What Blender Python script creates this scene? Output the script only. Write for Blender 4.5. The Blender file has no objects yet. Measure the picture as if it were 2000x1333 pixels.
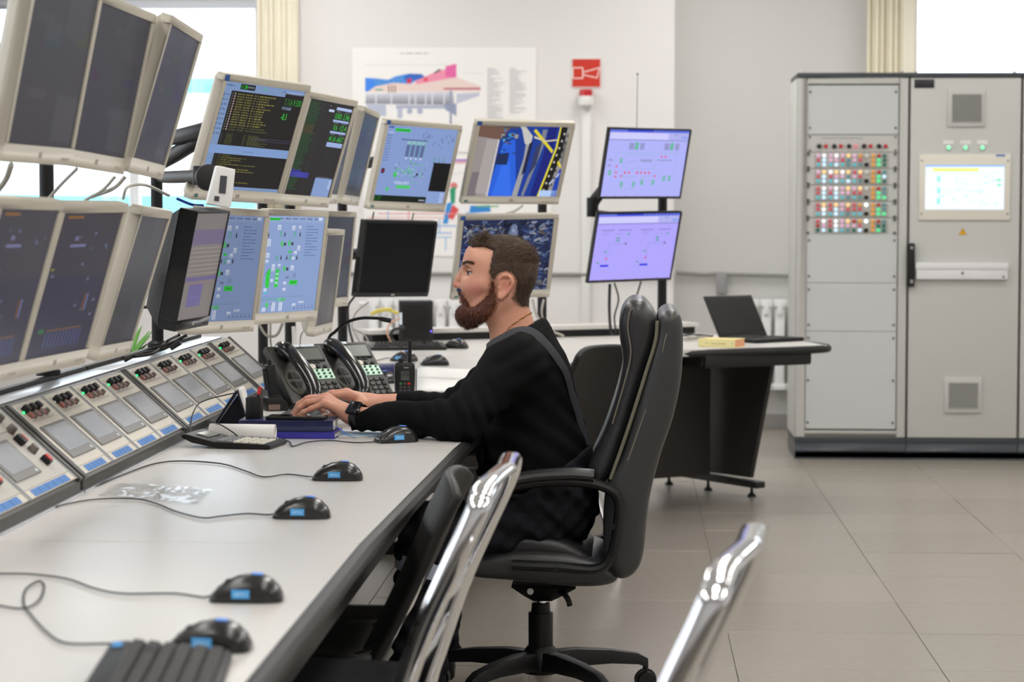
import bpy, bmesh, math, random
import numpy as np
from mathutils import Vector, Matrix

random.seed(7)
SC = bpy.context.scene
COL = SC.collection
PI = math.pi

# ------------------------------------------------------------------ camera
F_PX, YAW, PITCH, ROLL, CAM_H = 4590.8, 0.05104, 0.05463, 0.00152, 1.335
fw = Vector((-math.sin(YAW)*math.cos(PITCH), math.cos(YAW)*math.cos(PITCH), -math.sin(PITCH)))
rt0 = Vector((math.cos(YAW), math.sin(YAW), 0)); up0 = rt0.cross(fw)
rt = math.cos(ROLL)*rt0 + math.sin(ROLL)*up0
up = -math.sin(ROLL)*rt0 + math.cos(ROLL)*up0
cd = bpy.data.cameras.new('camera'); cam = bpy.data.objects.new('camera', cd); COL.objects.link(cam)
cam.matrix_world = Matrix(((rt.x, up.x, -fw.x, 0), (rt.y, up.y, -fw.y, 0), (rt.z, up.z, -fw.z, CAM_H), (0, 0, 0, 1)))
cd.sensor_width = 36; cd.lens = F_PX*36/2000; cd.clip_end = 200
cd.dof.use_dof = True; cd.dof.focus_distance = 6.25; cd.dof.aperture_fstop = 5.6
SC.camera = cam

def at(px, py, Y):                       # photograph pixel -> point at depth Y of the room
    d = fw + rt*((px-1000)/F_PX) - up*((py-666.5)/F_PX)
    return Vector((0, 0, CAM_H)) + d*(Y/d.y)
def on(px, py, z):                       # photograph pixel -> point on the level z
    d = fw + rt*((px-1000)/F_PX) - up*((py-666.5)/F_PX)
    return Vector((0, 0, CAM_H)) + d*((z-CAM_H)/d.z)

# ------------------------------------------------------------------ world, lights, exposure
SC.view_settings.view_transform = 'Standard'; SC.view_settings.look = 'None'
SC.view_settings.gamma = 1; SC.view_settings.use_curve_mapping = False
SC.view_settings.exposure = 0.0
W = bpy.data.worlds.new('world'); SC.world = W; W.use_nodes = True
bg = W.node_tree.nodes['Background']
bg.inputs[0].default_value = (0.86, 0.93, 1.0, 1); bg.inputs[1].default_value = 3.4

def s2l(c):
    c = c/255.0
    return c/12.92 if c <= 0.04045 else ((c+0.055)/1.055)**2.4
def rgb(r, g, b): return (s2l(r), s2l(g), s2l(b), 1)

CEIL = 3.3
LAMPS = [(x, y) for y in (0.5, 2.6, 4.7, 6.8, 8.9, 11.0, 13.1) for x in (-1.9, 0.5, 2.9)]
for i, (x, y) in enumerate(LAMPS):
    ld = bpy.data.lights.new('ceiling_light', 'AREA'); ld.shape = 'RECTANGLE'; ld.size = 0.56; ld.size_y = 1.16
    ld.energy = 10.5; ld.color = (1.0, 0.99, 0.975)
    lo = bpy.data.objects.new('ceiling_light', ld); COL.objects.link(lo); lo.location = (x, y, CEIL-0.05)

# ------------------------------------------------------------------ materials
MATS = {}
def mat(name, col, rough=0.5, metal=0.0, bump=0.0, bscale=200, vary=0.0, vscale=6, spec=0.5, coat=0.0, sss=0.0, rand=0.0, alpha=1.0, stretch=None):
    if name in MATS: return MATS[name]
    m = bpy.data.materials.new(name); m.use_nodes = True; nt = m.node_tree; N = nt.nodes; L = nt.links
    b = N['Principled BSDF']
    b.inputs['Base Color'].default_value = col; b.inputs['Roughness'].default_value = rough
    b.inputs['Metallic'].default_value = metal; b.inputs['Specular IOR Level'].default_value = spec
    b.inputs['Coat Weight'].default_value = coat; b.inputs['Alpha'].default_value = alpha
    if sss: b.inputs['Subsurface Weight'].default_value = sss; b.inputs['Subsurface Radius'].default_value = (0.012, 0.004, 0.002); b.inputs['Subsurface Scale'].default_value = 1.0
    tc = N.new('ShaderNodeTexCoord'); src = tc.outputs['Object']
    if stretch:
        mp = N.new('ShaderNodeMapping'); mp.inputs['Scale'].default_value = stretch; L.new(src, mp.inputs[0]); src = mp.outputs[0]
    if vary or rand:
        mix = N.new('ShaderNodeHueSaturation'); mix.inputs['Color'].default_value = col
        base = 1.0
        if vary:
            n = N.new('ShaderNodeTexNoise'); n.inputs['Scale'].default_value = vscale; n.inputs['Detail'].default_value = 6
            L.new(src, n.inputs['Vector'])
            r = N.new('ShaderNodeMapRange'); r.inputs[3].default_value = 1-vary; r.inputs[4].default_value = 1+vary
            L.new(n.outputs['Fac'], r.inputs[0]); vo = r.outputs[0]
        if rand:
            oi = N.new('ShaderNodeObjectInfo'); r2 = N.new('ShaderNodeMapRange'); r2.inputs[3].default_value = 1-rand; r2.inputs[4].default_value = 1+rand
            L.new(oi.outputs['Random'], r2.inputs[0])
            if vary:
                mu = N.new('ShaderNodeMath'); mu.operation = 'MULTIPLY'; L.new(vo, mu.inputs[0]); L.new(r2.outputs[0], mu.inputs[1]); vo = mu.outputs[0]
            else: vo = r2.outputs[0]
        L.new(vo, mix.inputs['Value']); L.new(mix.outputs[0], b.inputs['Base Color'])
    if bump:
        n = N.new('ShaderNodeTexNoise'); n.inputs['Scale'].default_value = bscale; n.inputs['Detail'].default_value = 4
        L.new(src, n.inputs['Vector'])
        bp = N.new('ShaderNodeBump'); bp.inputs['Strength'].default_value = bump; bp.inputs['Distance'].default_value = 0.002
        L.new(n.outputs['Fac'], bp.inputs['Height']); L.new(bp.outputs[0], b.inputs['Normal'])
    MATS[name] = m
    return m
def emis(name, col, st, base=(0.02, 0.02, 0.02, 1)):
    if name in MATS: return MATS[name]
    m = bpy.data.materials.new(name); m.use_nodes = True; b = m.node_tree.nodes['Principled BSDF']
    b.inputs['Base Color'].default_value = base; b.inputs['Emission Color'].default_value = col; b.inputs['Emission Strength'].default_value = st
    b.inputs['Roughness'].default_value = 0.3
    MATS[name] = m; return m
def attr_mat(name, emit=0.0, rough=0.5, spec=0.5, sss=0.0, coat=0.0, bump=0.0, bscale=300):
    if name in MATS: return MATS[name]
    m = bpy.data.materials.new(name); m.use_nodes = True; nt = m.node_tree; b = nt.nodes['Principled BSDF']
    a = nt.nodes.new('ShaderNodeAttribute'); a.attribute_name = 'Col'
    b.inputs['Roughness'].default_value = rough; b.inputs['Specular IOR Level'].default_value = spec; b.inputs['Coat Weight'].default_value = coat
    if emit:
        b.inputs['Base Color'].default_value = (0.012, 0.012, 0.014, 1)
        nt.links.new(a.outputs['Color'], b.inputs['Emission Color']); b.inputs['Emission Strength'].default_value = emit
    else:
        nt.links.new(a.outputs['Color'], b.inputs['Base Color'])
    if sss: b.inputs['Subsurface Weight'].default_value = sss; b.inputs['Subsurface Radius'].default_value = (0.010, 0.004, 0.002); b.inputs['Subsurface Scale'].default_value = 1.0
    if bump:
        n = nt.nodes.new('ShaderNodeTexNoise'); n.inputs['Scale'].default_value = bscale; bp = nt.nodes.new('ShaderNodeBump')
        bp.inputs['Strength'].default_value = bump; bp.inputs['Distance'].default_value = 0.001
        tc = nt.nodes.new('ShaderNodeTexCoord'); nt.links.new(tc.outputs['Object'], n.inputs['Vector'])
        nt.links.new(n.outputs['Fac'], bp.inputs['Height']); nt.links.new(bp.outputs[0], b.inputs['Normal'])
    MATS[name] = m; return m
def glass(name, tint=(1, 1, 1, 1), refl=0.12, rough=0.0):
    if name in MATS: return MATS[name]
    m = bpy.data.materials.new(name); m.use_nodes = True; nt = m.node_tree; N = nt.nodes
    N.remove(N['Principled BSDF'])
    t = N.new('ShaderNodeBsdfTransparent'); t.inputs[0].default_value = tint
    g = N.new('ShaderNodeBsdfGlossy'); g.inputs['Roughness'].default_value = rough
    mx = N.new('ShaderNodeMixShader'); mx.inputs[0].default_value = refl
    nt.links.new(t.outputs[0], mx.inputs[1]); nt.links.new(g.outputs[0], mx.inputs[2]); nt.links.new(mx.outputs[0], N['Material Output'].inputs[0])
    MATS[name] = m; return m

BEIGE = mat('beige_plastic', rgb(188, 182, 168), 0.45, bump=0.08, bscale=900)
BLACK = mat('black_plastic', rgb(20, 20, 21), 0.45, bump=0.1, bscale=700, spec=.35)
BLACKM = mat('black_metal', rgb(17, 17, 19), 0.42, spec=0.35)
GLOSSB = mat('gloss_black_plastic', rgb(14, 14, 16), 0.16, coat=0.4)
DGREY = mat('dark_grey_plastic', rgb(66, 64, 61), 0.45, bump=0.06)
WHITEP = mat('white_plastic', rgb(228, 228, 226), 0.4)
CHROME = mat('chrome', (0.86, 0.87, 0.9, 1), 0.07, 1.0)
STEEL = mat('brushed_steel', (0.55, 0.55, 0.56, 1), 0.3, 1.0)
CABLEB = mat('black_cable', rgb(30, 30, 32), 0.5)
CABLEG = mat('grey_cable', rgb(176, 172, 164), 0.5)
CABLEY = mat('yellow_cable', rgb(214, 200, 92), 0.5)
CABLEBL = mat('blue_cable', rgb(30, 50, 150), 0.5)
PAPER = mat('white_paper', rgb(238, 236, 232), 0.8, vary=0.02)
BLUEL = mat('blue_label', rgb(74, 150, 214), 0.6)
WHITEL = mat('white_label', rgb(225, 236, 245), 0.6)
REDP = mat('red_plastic', rgb(196, 34, 36), 0.4)

# ------------------------------------------------------------------ mesh builders
class MB:
    def __init__(s): s.v = []; s.f = []; s.c = None
    def quad(s, *p):
        n = len(s.v); s.v += [tuple(q) for q in p]; s.f.append(tuple(range(n, n+len(p)))); return s
    def box(s, c, size, R=None):
        n = len(s.v); c = Vector(c); h = Vector(size)*0.5
        for z in (-1, 1):
            for y in (-1, 1):
                for x in (-1, 1):
                    p = Vector((x*h.x, y*h.y, z*h.z))
                    if R is not None: p = R @ p
                    s.v.append(tuple(c+p))
        s.f += [tuple(n+i for i in q) for q in ((0, 2, 3, 1), (4, 5, 7, 6), (0, 1, 5, 4), (2, 6, 7, 3), (0, 4, 6, 2), (1, 3, 7, 5))]
        return s
    def b2(s, lo, hi):
        lo = Vector(lo); hi = Vector(hi); return s.box((lo+hi)*0.5, hi-lo)
    def ring(s, pts):
        n = len(s.v); s.v += [tuple(p) for p in pts]; return list(range(n, n+len(pts)))
    def loft(s, rings, closed=True, cap=True):
        ids = [s.ring(r) for r in rings]; m = len(ids[0])
        for a, b in zip(ids, ids[1:]):
            for i in range(m if closed else m-1):
                j = (i+1) % m; s.f.append((a[i], a[j], b[j], b[i]))
        if cap and closed: s.f.append(tuple(reversed(ids[0]))); s.f.append(tuple(ids[-1]))
        return s
    def cyl(s, p0, p1, r0, r1=None, n=16, cap=True):
        p0 = Vector(p0); p1 = Vector(p1); r1 = r0 if r1 is None else r1
        d = (p1-p0).normalized(); a = d.orthogonal().normalized(); b = d.cross(a)
        R = [[p+(a*math.cos(2*PI*i/n)+b*math.sin(2*PI*i/n))*r for i in range(n)] for p, r in ((p0, r0), (p1, r1))]
        return s.loft(R, cap=cap)
    def tube(s, path, r, n=8, ry=None, nrm=None, cap=True, closed=False):
        P = [Vector(p) for p in path]; rings = []
        k = len(P); prev = None
        for i, p in enumerate(P):
            if closed: t = (P[(i+1) % k]-P[i-1])
            else: t = (P[min(i+1, k-1)]-P[max(i-1, 0)])
            t.normalize()
            if nrm is not None:
                a = Vector(nrm[i]) if isinstance(nrm, list) else Vector(nrm)
                a = (a-t*a.dot(t)).normalized()
            elif prev is None: a = t.orthogonal().normalized()
            else: a = (prev-t*prev.dot(t)).normalized()
            prev = a; b = t.cross(a)
            rr = r[i] if isinstance(r, (list, tuple)) else r
            r2 = rr if ry is None else (ry[i] if isinstance(ry, (list, tuple)) else ry)
            rings.append([p+a*math.cos(2*PI*j/n)*rr+b*math.sin(2*PI*j/n)*r2 for j in range(n)])
        if closed: rings.append(rings[0])
        return s.loft(rings, cap=cap and not closed)
    def lathe(s, prof, c=(0, 0, 0), n=24, axis='z'):
        c = Vector(c); rings = []
        for r, z in prof:
            ring = []
            for i in range(n):
                a = 2*PI*i/n; q = (r*math.cos(a), r*math.sin(a), z)
                if axis == 'x': q = (q[2], q[0], q[1])
                elif axis == 'y': q = (q[1], q[2], q[0])
                ring.append(c+Vector(q))
            rings.append(ring)
        return s.loft(rings)
    def prism(s, poly, ax, a0, a1):          # polygon in the two other axes, extruded along ax
        def P(u, v, w):
            return {'x': (w, u, v), 'y': (u, w, v), 'z': (u, v, w)}[ax]
        return s.loft([[P(u, v, a0) for u, v in poly], [P(u, v, a1) for u, v in poly]])
    def ell(s, c, r, n=16, m=10, R=None):
        c = Vector(c); rings = []
        for j in range(m+1):
            ph = -PI/2+PI*j/m; ring = []
            for i in range(n):
                a = 2*PI*i/n; p = Vector((r[0]*math.cos(ph)*math.cos(a), r[1]*math.cos(ph)*math.sin(a), r[2]*math.sin(ph)))
                if R is not None: p = R @ p
                ring.append(c+p)
            rings.append(ring)
        return s.loft(rings, cap=False)
    def grid(s, fn, nu, nv, closed_u=False):
        n = len(s.v)
        for j in range(nv+1):
            for i in range(nu+1): s.v.append(tuple(fn(i/nu, j/nv)))
        for j in range(nv):
            for i in range(nu):
                a = n+j*(nu+1)+i; s.f.append((a, a+1, a+nu+2, a+nu+1))
        return s

def link(name, me, m, parent=None):
    o = bpy.data.objects.new(name, me); COL.objects.link(o)
    if m is not None and not me.materials: me.materials.append(m)
    if parent is not None: o.parent = parent
    return o
def build(name, mb, m, parent=None, bev=0.0, seg=2, smooth=True, ang=0.6, sub=0, cols=None):
    me = bpy.data.meshes.new(name); me.from_pydata(mb.v, [], mb.f); me.validate(); me.update()
    bm = bmesh.new(); bm.from_mesh(me)
    bmesh.ops.remove_doubles(bm, verts=bm.verts, dist=1e-6)
    bmesh.ops.recalc_face_normals(bm, faces=bm.faces)
    if bev:
        es = [e for e in bm.edges if len(e.link_faces) == 2 and e.calc_face_angle(0) > 0.5]
        bmesh.ops.bevel(bm, geom=es, offset=bev, segments=seg, affect='EDGES', profile=0.6, clamp_overlap=True)
    for f in bm.faces: f.smooth = smooth
    if smooth:
        for e in bm.edges:
            if len(e.link_faces) == 2 and e.calc_face_angle(0) > ang: e.smooth = False
    bm.to_mesh(me); bm.free()
    o = link(name, me, m, parent)
    if sub:
        md = o.modifiers.new('sub', 'SUBSURF'); md.levels = sub; md.render_levels = sub
    return o
def tag(o, label=None, cat=None, group=None, kind=None):
    if label: o['label'] = label
    if cat: o['category'] = cat
    if group: o['group'] = group
    if kind: o['kind'] = kind
    return o
def thing(name, label, cat, loc=(0, 0, 0), rot=None, group=None):
    o = bpy.data.objects.new(name, None); COL.objects.link(o); o.empty_display_size = 0.05
    if isinstance(rot, Matrix): o.matrix_world = Matrix.Translation(loc) @ rot.to_4x4()
    else:
        o.location = loc
        if rot is not None: o.rotation_euler = (0, 0, rot)
    return tag(o, label, cat, group)
def struct(name, mb, m, bev=0, parent=None, **k):
    o = build(name, mb, m, parent, bev, **k)
    if parent is None: o['kind'] = 'structure'
    return o
def inst(o, name, parent, loc=None, rot=None):
    c = bpy.data.objects.new(name, o.data); COL.objects.link(c); c.parent = parent
    if loc is not None: c.location = loc
    if rot is not None: c.rotation_euler = rot
    return c
def spline(pts, n=8):                     # Catmull-Rom
    P = [Vector(p) for p in pts]; P = [P[0]*2-P[1]]+P+[P[-1]*2-P[-2]]; out = []
    for i in range(1, len(P)-2):
        for k in range(n):
            t = k/n; a, b, c, d = P[i-1], P[i], P[i+1], P[i+2]
            out.append(0.5*((2*b)+(c-a)*t+(2*a-5*b+4*c-d)*t*t+(3*b-a-3*c+d)*t**3))
    out.append(P[-2]); return out
FONT = {}
def text_polys(s, size=1.0):              # flat triangles of a line of lettering, origin bottom left
    if s in FONT: return FONT[s]
    cu = bpy.data.curves.new('t', 'FONT'); cu.body = s; cu.size = 1.0; cu.resolution_u = 2
    o = bpy.data.objects.new('t', cu); COL.objects.link(o)
    dg = bpy.context.evaluated_depsgraph_get(); dg.update()
    me = bpy.data.meshes.new_from_object(o.evaluated_get(dg))
    r = ([(v.co.x, v.co.y) for v in me.vertices], [tuple(p.vertices) for p in me.polygons])
    bpy.data.objects.remove(o); bpy.data.curves.remove(cu); bpy.data.meshes.remove(me)
    FONT[s] = r; return r
class Print:
    """flat coloured print in the local x-z plane facing -y; u, v run 0..1 from the lower left"""
    def __init__(s, w, h, bgc, x0=0, z0=0, y=0): s.w, s.h, s.x0, s.z0, s.y = w, h, x0, z0, y; s.v = []; s.f = []; s.c = []; s.k = 0; s.rect(0, 0, 1, 1, bgc)
    def poly(s, pts, col, lift=True):
        if lift: s.k += 1
        n = len(s.v); y = s.y-0.00002*min(s.k, 60)
        s.v += [(s.x0+u*s.w, y, s.z0+v*s.h) for u, v in pts]; s.f.append(tuple(range(n, n+len(pts)))); s.c.append(col if len(col) == 4 else rgb(*col))
    def rect(s, u0, v0, u1, v1, col): s.poly([(u0, v0), (u1, v0), (u1, v1), (u0, v1)], col)
    def disc(s, u, v, r, col, n=14): s.poly([(u+r*math.cos(2*PI*i/n), v+r*s.w/s.h*math.sin(2*PI*i/n)) for i in range(n)], col)
    def line(s, u0, v0, u1, v1, t, col):
        a = Vector((u0*s.w, v0*s.h)); b = Vector((u1*s.w, v1*s.h)); d = (b-a).normalized(); n = Vector((-d.y, d.x))*t*s.w*0.5
        s.poly([((p.x)/s.w, (p.y)/s.h) for p in (a-n, b-n, b+n, a+n)], col)
    def text(s, u, v, hgt, st, col, wid=None):
        V, Fc = text_polys(st)
        if not V: return
        x0 = min(p[0] for p in V); x1 = max(p[0] for p in V); y0 = min(p[1] for p in V); y1 = max(p[1] for p in V)
        sy = hgt/(y1-y0); sx = (wid/(x1-x0)) if wid else sy*s.h/s.w
        s.k += 1; y = s.y-0.00002*min(s.k, 60); n = len(s.v)
        s.v += [(s.x0+(u+(p[0]-x0)*sx)*s.w, y, s.z0+(v+(p[1]-y0)*sy)*s.h) for p in V]
        for f in Fc: s.f.append(tuple(n+i for i in f)); s.c.append(col if len(col) == 4 else rgb(*col))
    def words(s, u, v, wid, hgt, col, seed=0):      # a line of print too small to read: short dashes
        r = random.Random(seed); x = u
        while x < u+wid:
            l = min(r.uniform(0.012, 0.05), u+wid-x); s.rect(x, v, x+l, v+hgt, col); x += l+0.008
    def build(s, name, m, parent=None):
        me = bpy.data.meshes.new(name); me.from_pydata(s.v, [], s.f); me.update()
        ca = me.color_attributes.new('Col', 'FLOAT_COLOR', 'CORNER'); i = 0; buf = []
        for p, c in zip(me.polygons, s.c): buf += list(c)*p.loop_total
        ca.data.foreach_set('color', buf)
        bm = bmesh.new(); bm.from_mesh(me)
        for f in bm.faces:
            if f.normal.y > 0: f.normal_flip()
        bm.to_mesh(me); bm.free()
        return link(name, me, m, parent)
SCREEN = attr_mat('screen_on', emit=1.0, rough=0.3, spec=0.08)
PRINT = attr_mat('printed_paper', rough=0.7, spec=0.3)
def surf(f, lo, hi, h):
    """naive surface nets of f < 0 on a grid"""
    lo = np.array(lo, float); n = np.ceil((np.array(hi)-lo)/h).astype(int)+1
    ax = [lo[i]+h*np.arange(n[i]) for i in range(3)]
    X, Y, Z = np.meshgrid(*ax, indexing='ij'); V = f(X.astype(np.float32), Y.astype(np.float32), Z.astype(np.float32)); S = V < 0
    nx, ny, nz = n; c = [(i, j, k) for i in (0, 1) for j in (0, 1) for k in (0, 1)]
    sl = lambda A, o: A[o[0]:nx-1+o[0], o[1]:ny-1+o[1], o[2]:nz-1+o[2]]
    cnt = sum(sl(S, o).astype(np.int8) for o in c); act = (cnt > 0) & (cnt < 8); idx = -np.ones(act.shape, np.int64); I = np.argwhere(act); idx[act] = np.arange(len(I))
    acc = np.zeros((len(I), 3)); num = np.zeros(len(I))
    for a in c:
        for b in c:
            if sum(b)-sum(a) == 1 and all(b[q] >= a[q] for q in range(3)):
                va = V[I[:, 0]+a[0], I[:, 1]+a[1], I[:, 2]+a[2]]; vb = V[I[:, 0]+b[0], I[:, 1]+b[1], I[:, 2]+b[2]]; m = (va < 0) != (vb < 0)
                t = np.where(m, va/np.where(m, va-vb, 1), 0); p = np.array(a)[None]+t[:, None]*(np.array(b)-np.array(a))[None]
                acc[m] += p[m]; num[m] += 1
    P = lo+(I+acc/num[:, None])*h; F = []
    for d in range(3):
        e1, e2 = [q for q in range(3) if q != d]
        A0 = [slice(None)]*3; A1 = [slice(None)]*3; A0[d] = slice(0, n[d]-1); A1[d] = slice(1, n[d])
        ch_ = S[tuple(A0)] != S[tuple(A1)]; E = np.argwhere(ch_); E = E[(E[:, e1] > 0) & (E[:, e2] > 0) & (E[:, e1] < n[e1]-1) & (E[:, e2] < n[e2]-1)]
        q = []
        for o1, o2 in ((-1, -1), (0, -1), (0, 0), (-1, 0)):
            G = E.copy(); G[:, e1] += o1; G[:, e2] += o2; q.append(idx[G[:, 0], G[:, 1], G[:, 2]])
        q = np.stack(q, 1); ins = S[E[:, 0], E[:, 1], E[:, 2]]; flip = ins if d != 1 else ~ins
        q[~flip] = q[~flip][:, ::-1]; F.append(q)
    return P, np.concatenate(F)
def smin(a, b, k): h_ = np.maximum(k-np.abs(a-b), 0)/k; return np.minimum(a, b)-h_*h_*k*.25
def smax(a, b, k): return -smin(-a, -b, k)
def caps(X, Y, Z, a, b, ra, rb, sy=1.0):
    d = [b[i]-a[i] for i in range(3)]; L = d[0]**2+d[1]**2+d[2]**2; px, py, pz = X-a[0], Y-a[1], Z-a[2]
    t = np.clip((px*d[0]+py*d[1]+pz*d[2])/L, 0, 1); return np.sqrt((px-t*d[0])**2+((py-t*d[1])/sy)**2+(pz-t*d[2])**2)-(ra+t*(rb-ra))
def elli(X, Y, Z, c, r, ca=1.0, sa=0.0):
    px, py, pz = X-c[0], Y-c[1], Z-c[2]; px, pz = ca*px+sa*pz, -sa*px+ca*pz
    k0 = np.sqrt((px/r[0])**2+(py/r[1])**2+(pz/r[2])**2)+1e-9; k1 = np.sqrt((px/r[0]**2)**2+(py/r[1]**2)**2+(pz/r[2]**2)**2)+1e-9; return k0*(k0-1)/k1
def npmesh(name, P, F, m, parent, cols=None, off=(0, 0, 0)):
    me = bpy.data.meshes.new(name); P = np.asarray(P)-np.array(off); me.from_pydata(P.tolist(), [], F.tolist()); me.update()
    if cols is not None:
        ca = me.color_attributes.new('Col', 'FLOAT_COLOR', 'POINT'); ca.data.foreach_set('color', np.asarray(cols, np.float32).ravel())
    me.polygons.foreach_set('use_smooth', [True]*len(me.polygons)); return link(name, me, m, parent)
def poly_sdf(poly):
    P = np.array(poly); Q = np.roll(P, -1, 0)
    def f(x, z):
        d = np.full(x.shape, 1e9); ins = np.zeros(x.shape, bool)
        for (ax_, az), (bx_, bz_) in zip(P, Q):
            ex, ez = bx_-ax_, bz_-az; t = np.clip(((x-ax_)*ex+(z-az)*ez)/(ex*ex+ez*ez+1e-12), 0, 1); d = np.minimum(d, (x-ax_-t*ex)**2+(z-az-t*ez)**2)
            ins ^= ((az > z) != (bz_ > z)) & (x < ex*(z-az)/((ez if abs(ez) > 1e-12 else 1e-12))+ax_)
        d = np.sqrt(d); return np.where(ins, -d, d)
    return f
def cushion(name, poly, y0, y1, r, m, parent, o, h=.006, crown=0.0):
    f2 = poly_sdf(poly); P = np.array(poly); yc = (y0+y1)/2; hy = (y1-y0)/2
    def f(X, Y, Z):
        d2 = f2(X[:, :1, :], Z[:, :1, :])+crown*((Y-yc)/hy)**2+r; dy = np.abs(Y-yc)-hy+r
        return np.minimum(np.maximum(d2, dy), 0)+np.sqrt(np.maximum(d2, 0)**2+np.maximum(dy, 0)**2)-r
    V, F = surf(f, (P[:, 0].min()-.02, y0-.02, P[:, 1].min()-.02), (P[:, 0].max()+.02, y1+.02, P[:, 1].max()+.02), h)
    return npmesh(name, V, F, m, parent, None, o)
# ================================================================== the room
WALL = mat('wall_paint', rgb(230, 227, 226), 0.85, bump=0.06, bscale=60, vary=0.015, vscale=1.5)
WALLR = mat('wall_paint_shaded', rgb(206, 204, 201), 0.85, bump=0.06, bscale=60, vary=0.015, vscale=1.5)  # same wall paint, with the weaker light of the recess put into the colour
CEILM = mat('ceiling_paint', rgb(238, 236, 232), 0.9)
TILE = mat('floor_tile', rgb(148, 141, 131), 0.27, vary=0.12, vscale=38, rand=0.035, spec=0.45, stretch=(0.55, 1.6, 1))
JOINT = mat('floor_joint', rgb(92, 86, 78), 0.7)
XL, XR, YN, YW = -4.3, 5.2, -2.5, 14.45

floor = struct('floor', MB().b2((XL-.2, YN-.2, -0.06), (XR+.2, YW+.4, -0.005)), JOINT)
tmb = MB().b2((-.2992, -.2992, -.0045), (.2992, .2992, 0.0))
tile0 = None
for i in range(-8, 9):
    for j in range(-12, 10):
        x = .3085+.6*i+.3; y = 8.658+.6*j+.3
        if not (XL+.3 < x < XR-.25 and YN < y < YW+.3): continue
        if tile0 is None:
            tile0 = build('tile', tmb, TILE, floor, bev=0.0012, seg=1); tile0.location = (x, y, 0)
        else:
            t = inst(tile0, 'tile', floor, (x, y, random.uniform(-.0006, 0.0006)), (random.uniform(-.0012, .0012), random.uniform(-.0012, .0012), random.choice((0, PI))))
# back wall: pier on the left stands proud of the part behind the cabinets, painted as if shaded
Z0w, Z1w = 1.16, 2.66
wb = MB()
wb.b2((XL, YW, 0), (-2.30, YW+.4, Z0w)); wb.b2((XL, YW, Z1w), (-2.30, YW+.4, CEIL)); wb.b2((XL, YW, Z0w), (-4.05, YW+.4, Z1w)); wb.b2((-2.30, YW, 0), (.252, YW+.4, CEIL))
struct('wall_back', wb, WALL)
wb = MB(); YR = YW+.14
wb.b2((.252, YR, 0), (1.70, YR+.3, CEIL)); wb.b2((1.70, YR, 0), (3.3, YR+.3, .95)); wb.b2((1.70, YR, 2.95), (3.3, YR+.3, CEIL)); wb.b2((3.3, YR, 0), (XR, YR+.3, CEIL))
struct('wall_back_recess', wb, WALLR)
wl = MB(); LW = [(0.2, 2.4), (4.2, 6.4), (8.2, 10.4), (12.0, 13.6)]
prev = YN
for a, b in LW:
    wl.b2((XL-.3, prev, 0), (XL, a, CEIL)); wl.b2((XL-.3, a, 0), (XL, b, 1.1)); wl.b2((XL-.3, a, 2.75), (XL, b, CEIL)); prev = b
wl.b2((XL-.3, prev, 0), (XL, YW+.4, CEIL))
struct('wall_left', wl, WALL)
struct('wall_right', MB().b2((XR, YN, 0), (XR+.2, YW+.4, CEIL)), WALL)
struct('wall_front', MB().b2((XL-.3, YN-.2, 0), (XR+.2, YN, CEIL)), WALL)
struct('ceiling', MB().b2((XL-.3, YN-.2, CEIL), (XR+.2, YW+.5, CEIL+.15)), CEILM)
BASEB = mat('baseboard_grey', rgb(150, 146, 142), 0.6)
struct('baseboard_back', MB().b2((-4.3, YW-.015, 0), (.267, YW, .09)).b2((.252, YR-.015, 0), (XR, YR, .09)), BASEB, bev=.003)
struct('trim_1', MB().b2((-2.3, YW-.012, .40), (.264, YW, .412)).b2((.252, YR-.012, .40), (XR, YR, .412)), BASEB)

GL = glass('window_glass', (1, 1, 1, 1), 0.06)
FRM = mat('window_frame', rgb(240, 241, 242), 0.4)
def window(n, lo, hi, ax, depth, mull):
    # lo, hi: opening corners along (ax, z); frame bars and panes are parts of the window
    y = depth; fr = MB()
    def P(a, d, z): return (a, y+d, z) if ax == 'x' else (y+d, a, z)
    def bar(a0, z0, a1, z1, t=.06):
        p = P(a0, -t/2, z0); q = P(a1, t/2, z1); fr.b2([min(p[i], q[i]) for i in range(3)], [max(p[i], q[i]) for i in range(3)])
    a0, z0 = lo; a1, z1 = hi; w = .055
    bar(a0, z0, a1, z0+w); bar(a0, z1-w, a1, z1); bar(a0, z0+w, a0+w, z1-w); bar(a1-w, z0+w, a1, z1-w)
    xs = [a0+w]+[m for m in mull]+[a1-w]
    for m in mull: bar(m-w*.6, z0+w, m+w*.6, z1-w)
    o = build('window_%d' % n, fr, FRM, bev=.006); o['kind'] = 'structure'
    for k in range(len(xs)-1):
        g = MB(); p = P(xs[k]-.005, -.004, z0+w-.005); q = P(xs[k+1]+.005, .004, z1-w+.005)
        g.b2([min(p[i], q[i]) for i in range(3)], [max(p[i], q[i]) for i in range(3)]); build('pane', g, GL, o)
    s = MB(); p = P(a0-.05, -.28, z0-.035); q = P(a1+.05, .03, z0)
    if ax == 'y': p = (XL-.02, a0-.05, z0-.035); q = (XL+.16, a1+.05, z0)
    s.b2([min(p[i], q[i]) for i in range(3)], [max(p[i], q[i]) for i in range(3)]); build('window_sill', s, FRM, o, bev=.006)
    return o
window(1, (-4.05, Z0w), (-2.30, Z1w), 'x', YW+.2, [-3.12])
window(2, (1.70, .95), (3.3, 2.95), 'x', YR+.15, [2.5])
for k, (a, b) in enumerate(LW): window(3+k, (a, 1.1), (b, 2.75), 'y', XL-.15, [(a+b)/2])

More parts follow.
